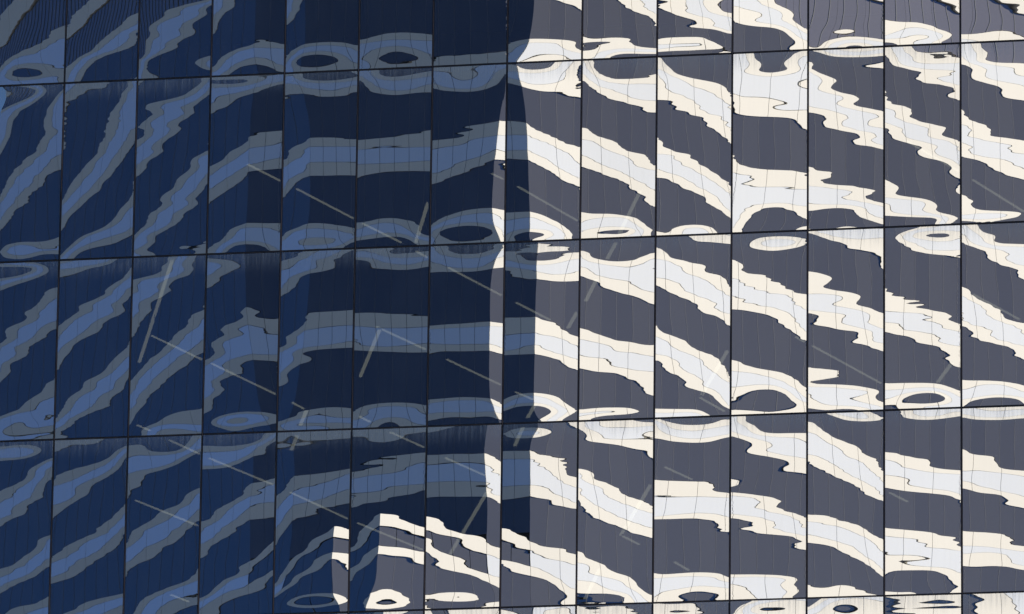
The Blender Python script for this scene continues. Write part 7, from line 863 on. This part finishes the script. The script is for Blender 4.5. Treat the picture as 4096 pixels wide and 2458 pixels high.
def bspl(n, t):
    nk = n-3; kn = np.r_[[0]*3, np.linspace(0, 1, nk+1), [1]*3]
    t = np.clip(np.asarray(t, float), 0, 1-1e-12)
    def B(i, k):
        if k == 0: return ((t >= kn[i]) & (t < kn[i+1])).astype(float)
        a = 0; b = 0
        if kn[i+k] > kn[i]: a = (t-kn[i])/(kn[i+k]-kn[i])*B(i, k-1)
        if kn[i+k+1] > kn[i+1]: b = (kn[i+k+1]-t)/(kn[i+k+1]-kn[i+1])*B(i+1, k-1)
        return a+b
    def dB(i):
        a = 0; b = 0
        if kn[i+3] > kn[i]: a = 3/(kn[i+3]-kn[i])*B(i, 2)
        if kn[i+4] > kn[i+1]: b = 3/(kn[i+4]-kn[i+1])*B(i+1, 2)
        return a-b
    return (np.stack([B(i, 3) for i in range(n)], -1), np.stack([dB(i)*np.ones_like(t) for i in range(n)], -1))
GAP = 0.020
NX, NZ = 18, 190
us = np.linspace(GAP/W, 1-GAP/W, NX+1); vsn = np.linspace(GAP/HT, 1-GAP/HT, NZ+1)
Bu, dBu = bspl(NU, us); Bv, dBv = bspl(NV, vsn)
rnd = random.Random(7)
def pane_mesh(c, r):
    if (c, r) in CO: cf = CO[(c, r)]; tx, tz = (q_*0.0000001 for q_ in TILT[(c, r)]); flip = False
    else:
        src = (min(max(c, 0), 13), min(max(r, 1), 3))
        src = (rnd.randrange(0, 14), 1 + (r % 3)); cf = CO[src]; tx, tz = 0.0, 0.0
    w = Bu @ cf @ Bv.T                              # [u, v] bow of the pane towards the street
    wx = dBu @ cf @ Bv.T / W + tx
    wz = Bu @ cf @ dBv.T / -HT + tz
    x = (us-.5)*W; z = -(vsn-.5)*HT
    # fine roller wave of toughened glass: shallow level ripples a few centimetres apart
    rr = random.Random(1000 + 37 * c + 911 * r)
    for q in range(7):
        kk = 2 * math.pi / rr.uniform(.055, .16)
        ph = rr.uniform(0, 6.28)
        am = rr.uniform(.3, 1.0) * 0.00009 / kk
        kx = rr.uniform(-1.6, 1.6)
        pc = rr.uniform(-1.8, 1.8)
        sg = rr.uniform(.35, 1.1)
        dd = (z[None, :] - pc) / sg
        patch = 1 / (1 + dd * dd) ** 2
        arg = kk * z[None, :] + kx * x[:, None] + ph
        w = w + am * patch * np.sin(arg)
        wx = wx + am * patch * kx * np.cos(arg)
        wz = wz + am * patch * kk * np.cos(arg)
    w = w + tx*x[:, None] + tz*z[None, :]
    X = np.repeat(x[:, None], NZ+1, 1); Z = np.repeat(z[None, :], NX+1, 0)
    ctr = w.mean()
    V = np.stack([X, -(w-ctr), Z], -1).reshape(-1, 3)
    nf = len(V)
    idx = np.arange(nf).reshape(NX+1, NZ+1)
    F = np.stack([idx[:-1, 1:], idx[1:, 1:], idx[1:, :-1], idx[:-1, :-1]], -1).reshape(-1, 4)
    # rim: the pane is 24 mm thick, its outline goes back to a flat back edge
    ring = [idx[i, 0] for i in range(NX+1)] + [idx[NX, j] for j in range(1, NZ+1)] + [idx[i, NZ] for i in range(NX-1, -1, -1)] + [idx[0, j] for j in range(NZ-1, 0, -1)]
    back = V[ring].copy(); back[:, 1] = 0.024+0.001
    V = np.vstack([V, V[ring], back]); n = len(ring)
    R = [(nf+i, nf+(i+1) % n, nf+n+(i+1) % n, nf+n+i) for i in range(n)]
    me = bpy.data.meshes.new('glass_pane')
    me.from_pydata(V.tolist(), [], F.tolist() + R)
    me.materials.append(M_glass); me.materials.append(M_rim)
    me.polygons.foreach_set('material_index', np.r_[np.zeros(len(F), int), np.ones(len(R), int)])
    sm = np.r_[np.ones(len(F), bool), np.zeros(len(R), bool)]
    me.polygons.foreach_set('use_smooth', sm)
    uvl = me.uv_layers.new(name='pane')
    UV = np.stack([np.repeat(us[:, None], NZ+1, 1), np.repeat(vsn[None, :], NX+1, 0)], -1).reshape(-1, 2)
    UV = np.vstack([UV, np.full((2*n, 2), 0.5)])
    li = np.empty(len(me.loops), int); me.loops.foreach_get('vertex_index', li)
    uvl.data.foreach_set('uv', UV[li].ravel())
    me.update()
    nrm = np.stack([-wx, -np.ones_like(wx), -wz], -1).reshape(-1, 3)
    nrm /= np.linalg.norm(nrm, axis=1, keepdims=True)
    NN = np.vstack([nrm, np.zeros((2*n, 3))])       # zero = keep the automatic normal
    me.normals_split_custom_set_from_vertices(NN.tolist())
    return me
C0, C1, R0, R1 = -2, 16, -1, 6
tower_a = empty('glass_building', ((C0+C1)/2*W, 0, 0), 'glass office building with rows of tall warped mirror panes reflecting a striped tower', 'building')
ox = (C0+C1)/2*W
for r in range(R0, R1):
    for c in range(C0, C1):
        mesh_obj('glass_pane', pane_mesh(c, r), tower_a, (W*(c+.5)-ox, 0, Z0-HT*(r+.5)))
zt, zb = Z0-HT*R0, Z0-HT*R1
# vertical joints: a dark channel behind, two gaskets and a thin cover strip
def prof(name, boxes, mats):
    bm = bmesh.new()
    for (x0, x1, y0, y1, z0, z1), mi in boxes:
        r_ = bmesh.ops.create_cube(bm, size=1.0)
        for v in r_['verts']:
            v.co = Vector(((x0+x1)/2 + v.co.x*(x1-x0), (y0+y1)/2 + v.co.y*(y1-y0), (z0+z1)/2 + v.co.z*(z1-z0)))
        for f in {f for v in r_['verts'] for f in v.link_faces}: f.material_index = mi
    me = bpy.data.meshes.new(name); bm.to_mesh(me); bm.free()
    for mm in mats: me.materials.append(mm)
    return me
mull = prof('mullion', [((-.045, .045, .028, .15, zb, zt), 0)], [M_frame])
gask = prof('gasket', [((-.0195, -.006, .004, .0279, zb, zt), 0), ((.006, .0195, .004, .0279, zb, zt), 0)], [M_gasket])
cover = prof('joint_cover', [((-.0035, .0035, -.001, .0279, zb, zt), 0)], [M_fin])
for c in range(C0, C1+1):
    mo = mesh_obj('mullion', mull, tower_a, (W*c-ox, 0, 0))
    mesh_obj('gasket', gask, mo); mesh_obj('joint_cover', cover, mo)
hw = W/2-.0465
tran = prof('transom', [((-hw, hw, .03, .148, -.045, .045), 0)], [M_frame])
hg = W/2-.0202
tgask = prof('gasket', [((-hg, hg, .005, .0279, -.0195, -.0055), 0), ((-hg, hg, .005, .0279, .0055, .0195), 0)], [M_gasket])
tcov = prof('joint_cover', [((-hg, hg, .0, .0279, -.003, .003), 0)], [M_fin])
for r in range(R0, R1+1):
    for c in range(C0, C1):
        to = mesh_obj('transom', tran, tower_a, (W*(c+.5)-ox, 0, Z0-HT*r))
        mesh_obj('gasket', tgask, to); mesh_obj('joint_cover', tcov, to)
# the rest of the building: walls and roof round a deep dark interior
xl, xr = W*C0-.09-ox, W*C1+.09-ox
body = prof('building_body', [((xl-.3, xl, 0, 22, 0, zt+.3), 0), ((xr, xr+.3, 0, 22, 0, zt+.3), 0),
                              ((xl, xr, 21.7, 22, 0, zt+.3), 1), ((xl, xr, .16, 21.7, zt+.06, zt+.3), 0),
                              ((xl, xr, 0, .16, zt+.05, zt+.3), 0), ((xl, xr, 0, 21.7, zb-.5, zb-.05), 0), ((xl, xr, 0, 1.0, 0, zb-.5), 0)], [M_conc, M_room])
mesh_obj('building_body', body, tower_a)
# strips of lamp hung inside, seen through the glass
LAMPS = [('t', 5.003, 1.203, 42.047, 5.376, 2.483, 42.047), ('t', 6.01, 1.22, 41.503, 6.658, 3.561, 41.503), ('t', 7.37, 1.244, 40.736, 7.822, 2.752, 40.736), ('s', 8.687, 1.232, 41.108, 7.832, 4.114, 41.108), ('t', 9.977, 1.215, 41.646, 10.119, 1.635, 41.646), ('t', 10.503, 1.224, 41.36, 11.197, 3.896, 41.36), ('s', 12.961, 1.23, 41.162, 11.981, 4.288, 41.162), ('t', 18.268, 1.206, 41.957, 18.974, 3.497, 41.957), ('t', 19.571, 1.232, 41.116, 20.247, 3.667, 41.116), ('s', 3.486, 1.263, 40.142, 0.843, 9.167, 40.142), ('t', 3.094, 1.316, 38.615, 3.639, 3.316, 38.615), ('t', 4.331, 1.339, 38.003, 5.031, 3.966, 38.003), ('t', 2.828, 1.384, 36.81, 2.969, 1.847, 36.81), ('t', 8.458, 1.264, 40.128, 8.579, 1.768, 40.128), ('t', 9.115, 1.276, 39.768, 9.732, 3.536, 39.768), ('t', 7.668, 1.316, 38.627, 8.265, 3.243, 38.627), ('s', 7.728, 1.318, 38.556, 6.551, 4.931, 38.556), ('t', 9.097, 1.342, 37.912, 9.738, 3.491, 37.912), ('t', 5.977, 1.371, 37.158, 6.127, 2.097, 37.158), ('s', 6.266, 1.378, 36.976, 5.888, 2.504, 36.976), ('s', 12.478, 1.264, 40.134, 12.094, 2.389, 40.134), ('s', 12.089, 1.288, 39.414, 11.576, 2.893, 39.414), ('t', 10.482, 1.302, 39.008, 10.885, 2.722, 39.008), ('s', 11.7, 1.311, 38.763, 11.302, 2.476, 38.763), ('s', 14.705, 1.343, 37.878, 13.559, 4.908, 37.878), ('t', 14.161, 1.379, 36.96, 14.448, 2.526, 36.96), ('t', 10.478, 1.369, 37.209, 10.691, 2.007, 37.209), ('s', 10.871, 1.379, 36.938, 10.525, 2.387, 36.938), ('t', 16.057, 1.335, 38.107, 16.161, 1.732, 38.107), ('t', 16.393, 1.342, 37.912, 17.271, 4.47, 37.912), ('s', 19.123, 1.359, 37.461, 18.65, 2.788, 37.461), ('t', 18.74, 1.379, 36.94, 18.947, 2.025, 36.94), ('t', 19.554, 1.309, 38.821, 20.196, 3.34, 38.821), ('t', 3.484, 1.397, 36.487, 3.81, 2.618, 36.487), ('t', 4.309, 1.414, 36.09, 5.054, 3.804, 36.09), ('t', 2.82, 1.448, 35.292, 3.521, 3.773, 35.292), ('t', 3.567, 1.536, 33.373, 3.762, 2.175, 33.373), ('t', 7.34, 1.384, 36.828, 7.449, 1.847, 36.828), ('t', 7.94, 1.397, 36.502, 8.353, 2.782, 36.502), ('s', 6.093, 1.397, 36.499, 5.698, 2.591, 36.499), ('t', 5.961, 1.445, 35.349, 6.588, 3.847, 35.349), ('t', 9.08, 1.42, 35.936, 9.556, 3.004, 35.936), ('t', 7.324, 1.474, 34.691, 8.102, 3.944, 34.691), ('s', 9.92, 1.451, 35.223, 8.095, 6.702, 35.223), ('s', 10.633, 1.397, 36.498, 10.172, 2.891, 36.498), ('t', 13.464, 1.434, 35.603, 13.796, 2.513, 35.603), ('s', 13.177, 1.449, 35.257, 11.814, 5.67, 35.257), ('t', 12.63, 1.494, 34.255, 12.816, 2.237, 34.255), ('t', 13.654, 1.52, 33.712, 13.798, 2.254, 33.712), ('s', 12.166, 1.524, 33.623, 11.391, 4.112, 33.623), ('t', 17.892, 1.463, 34.946, 18.118, 2.249, 34.946)]
for kind, x0, y0, z0, x1, y1, z1 in LAMPS:
    a = Vector((x0, y0, z0)); b = Vector((x1, y1, z1)); L = (b-a).length
    hw_ = .023 if kind == 't' else .034
    lm = prof('strip_lamp', [((-L/2, L/2, -hw_, hw_, .03, .05), 0)], [M_lamp])
    lo = mesh_obj('strip_lamp', lm, tower_a, ((a+b)/2-Vector((ox, 0, 0))), math.atan2(b.y-a.y, b.x-a.x))
    hm = prof('lamp_housing', [((-L/2-.01, L/2+.01, -hw_-.008, hw_+.008, .0502, .09), 0), ((-L/2+.1, -L/2+.11, -.005, .005, .09, .5), 0), ((L/2-.11, L/2-.1, -.005, .005, .09, .5), 0)], [M_frame])
    mesh_obj('lamp_housing', hm, lo)

# ------------------------------------------------------------------ striped tower (what the panes reflect)
D, XL, XR, XP, YP = 165.0, -33.352, -22.363, -27.981, 160.178
FH, Zb = 4.0234, 49.5858
ang = {'l': math.atan2(D-YP, XP-XL), 'r': math.atan2(-(D-YP), XR-XP)}
tower = empty('striped_office_tower', (XP, -YP, 0), 'tall office tower with cream and white bands and dark windows reflected in the glass facade', 'building')
tloc = Vector((XP, -YP, 0))
def facet(p0, p1, z0, z1):
    """p0 is the left end seen from the mirror building, outward normal towards it"""
    return p0, p1
left_dir = Vector((math.cos(ang['l']), math.sin(ang['l']), 0)); right_dir = Vector((math.cos(ang['r']), math.sin(ang['r']), 0))
P = Vector((XP, -YP, 0)); A = Vector((XL, -D, 0)); Bp = Vector((XR, -D, 0))
LEFT_END = 27.2; RIGHT_END = 27.9
dA = (P-A).length; dB = (Bp-P).length
# facets as (start point, direction, length, panel width)
OFF = [.22, .10, -.09, -.22]
def run(start, end, n):
    return [start + (end-start)*i/n for i in range(n+1)]
mesh_cache = {}
def cached(key, f):
    if key not in mesh_cache: mesh_cache[key] = f()
    return mesh_cache[key]
def piece(name, s0, s1, origin, dvec, z0, z1, y0, y1, mat, gap=.02):
    w_ = round(s1-s0-2*gap, 4); h_ = round(z1-z0, 4)
    me = cached((name, w_, h_, y0, y1), lambda: box_mesh(name, -w_/2, w_/2, y0, y1, -h_/2, h_/2, mat))
    c = origin + dvec*((s0+s1)/2)
    return mesh_obj(name, me, tower, (c.x-tloc.x, c.y-tloc.y, (z0+z1)/2), math.atan2(dvec.y, dvec.x))
def zl(l): return Zb+FH*l
jt = .009
def strip(name, origin, dvec, s0, s1, z0, z1, y0, y1, mat):
    me = prof(name, [((s0, s1, y0, y1, z0, z1), 0)], [mat])
    return mesh_obj(name, me, tower, (origin.x-tloc.x, origin.y-tloc.y, 0), math.atan2(dvec.y, dvec.x))
def dress(origin, dvec, length, npan, nwin, lo, hi, white=True, start=0.0, glass=None):
    glass = glass or M_window
    step = length/npan; ws = length/nwin
    for n in range(lo, hi+1):
        if white: strip('panel_backing', origin, dvec, start+.02, start+length-.02, zl(n+OFF[3])+.004, zl(n+OFF[0])-.004, -.3, -.026, M_back)
        else:
            strip('panel_backing', origin, dvec, start+.02, start+length-.02, zl(n+OFF[1])+.014, zl(n+OFF[0])-.004, -.3, -.026, M_back)
            strip('panel_backing', origin, dvec, start+.02, start+length-.02, zl(n+OFF[3])+.004, zl(n+OFF[2])-.014, -.3, -.026, M_back)
        for i in range(npan):
            s0, s1 = start+i*step, start+(i+1)*step
            piece('cream_panel', s0, s1, origin, dvec, zl(n+OFF[1])+jt, zl(n+OFF[0]), -.022, 0.0, M_cream)
            if white: piece('white_panel', s0, s1, origin, dvec, zl(n+OFF[2])+jt, zl(n+OFF[1])-jt, -.022, 0.0, M_white)
            piece('cream_panel', s0, s1, origin, dvec, zl(n+OFF[3]), zl(n+OFF[2])-jt, -.022, 0.0, M_cream)
        if not white:
            for i in range(nwin): piece('window_pane', start+i*ws, start+(i+1)*ws, origin, dvec, zl(n+OFF[2])+.03, zl(n+OFF[1])-.03, -.3, -.06, M_window, .03)
        if n == 5 and not white: continue
        posts = []
        for i in range(1, nwin):
            px = start + i * ws
            posts.append(((px - .008, px + .008, -.033, -.014, zl(n + OFF[0]) + .022, zl(n + 1 + OFF[3]) - .002), 0))
        post_mesh = prof('window_post', posts, [M_bar])
        mesh_obj('window_post', post_mesh, tower, (origin.x - tloc.x, origin.y - tloc.y, 0), math.atan2(dvec.y, dvec.x))
        for i in range(nwin):
            piece('window_pane', start+i*ws, start+(i+1)*ws, origin, dvec, zl(n+OFF[0])+.02, zl(n+1+OFF[3])+.003, -.3, -.034, glass, .009)
for i in range(8):
    st_ = (Bp-A).length/8
    piece('window_pane', i*st_, (i+1)*st_, A, Vector((1, 0, 0)), zl(5.27), zl(6+OFF[3])+.003, -.3, -.034, M_window_shaded, .008)
# left facet runs leftwards from A, right facet runs rightwards from Bp; local +y of each facet points at the mirror building
lo, hi = 4, 11
Ldir = left_dir
L0 = A - left_dir*LEFT_END
dress(L0, left_dir, LEFT_END, 8, 14, lo, hi)
dress(Bp, right_dir, RIGHT_END, 9, 17, lo, hi)
dress(A, Vector((1, 0, 0)), (Bp-A).length, 8, 8, 6, hi, glass=M_window_shaded)
# the chamfer stops above the fifth band: below it the corner is whole, with dark glass instead of white
dress(A, left_dir, dA, 2, 4, 4, 5, white=False)
dress(P, right_dir, dB, 2, 4, 4, 5, white=False)
# top band (12) and parapet of ribbed cladding with a coping strip
for org, dv, ln, npan, rib in ((L0, left_dir, LEFT_END, 8, .62), (Bp, right_dir, RIGHT_END, 9, 1.45), (A, Vector((1, 0, 0)), (Bp-A).length, 8, 1.375)):
    st = ln/npan
    for i in range(npan):
        s0, s1 = i*st, (i+1)*st
        piece('cream_panel', s0, s1, org, dv, zl(12.10)+jt, zl(12.22), -.3, 0.0, M_cream)
        piece('white_panel', s0, s1, org, dv, zl(11.91)+jt, zl(12.10)-jt, -.3, 0.0, M_white)
        piece('cream_panel', s0, s1, org, dv, zl(11.78), zl(11.91)-jt, -.3, 0.0, M_cream)
        piece('coping_panel', s0, s1, org, dv, zl(12.90), zl(13.1), -.3, 0.12, M_cream)
        piece('cladding_panel', s0, s1, org, dv, zl(12.22)+.04, zl(12.90)-.03, -.3, -.05, M_para, .01)
        piece('cladding_panel', s0, s1, org, dv, zl(13.1)+.03, zl(15.2), -.3, -.05, M_para, .01)
    k = int(ln/rib)
    fins = []
    bm_boxes = []
    for i in range(k+1):
        x = i*ln/k
        bm_boxes.append(((x-.028, x+.028, -.06, -.01, zl(12.22)+.045, zl(12.90)-.035), 0))
        bm_boxes.append(((x-.028, x+.028, -.06, -.01, zl(13.1)+.035, zl(15.2)), 0))
    rb = prof('cladding_ribs', bm_boxes, [M_parafin])
    mesh_obj('cladding_ribs', rb, tower, (org.x-tloc.x, org.y-tloc.y, 0), math.atan2(dv.y, dv.x))
# solid core behind the facings (recessed 0.3 m), plus plain banded storeys below
def prism(name, pts, z0, z1, mat, inset=0.0):
    bm = bmesh.new(); n = len(pts)
    lo_ = [bm.verts.new((p.x-tloc.x, p.y-tloc.y, z0)) for p in pts]; hi_ = [bm.verts.new((p.x-tloc.x, p.y-tloc.y, z1)) for p in pts]
    for i in range(n): bm.faces.new((lo_[i], lo_[(i+1) % n], hi_[(i+1) % n], hi_[i]))
    bm.faces.new(hi_); bm.faces.new(lo_[::-1]); bmesh.ops.recalc_face_normals(bm, faces=bm.faces[:])
    me = bpy.data.meshes.new(name); bm.to_mesh(me); bm.free(); me.materials.append(mat)
    return mesh_obj(name, me, tower)
back = Vector((0, -1, 0))
def inn(p, d): return p + Vector((0, -d, 0))
R1p = Bp + right_dir*RIGHT_END
far = L0 + (R1p-P) ; 
e = .2
prism('tower_core', [inn(L0, e*1.4)+Vector((.1, 0, 0)), inn(A, e*1.2), inn(Bp, e*1.2), inn(R1p, e*1.4)-Vector((.1, 0, 0)), inn(L0, e)+(R1p-Bp)*0.98+Vector((8, -8, 0))], zl(5.24), zl(15.1), M_joint)
prism('tower_core', [inn(L0, e*1.4)+Vector((.1, 0, 0)), inn(P, e*1.5), inn(R1p, e*1.4)-Vector((.1, 0, 0)), inn(L0, e)+(R1p-Bp)*0.98+Vector((8, -8, 0))], 0, zl(5.2), M_joint)
for org, dv, ln in ((L0, left_dir, LEFT_END+dA), (P, right_dir, RIGHT_END+dB)):
    bxs = []
    n = 3
    while zl(n+OFF[3]) > 3:
        bxs += [((0, ln, -.28, 0, zl(n+OFF[3]), zl(n+OFF[0])), 0), ((0, ln, -.28, -.07, zl(n+OFF[0])+.03, zl(n+1+OFF[3])-.03), 1)]; n -= 1
    o = mesh_obj('lower_storeys', prof('lower_storeys', bxs, [M_cream, M_window]), tower, (org.x-tloc.x, org.y-tloc.y, 0), math.atan2(dv.y, dv.x))
    o['kind'] = 'stuff'
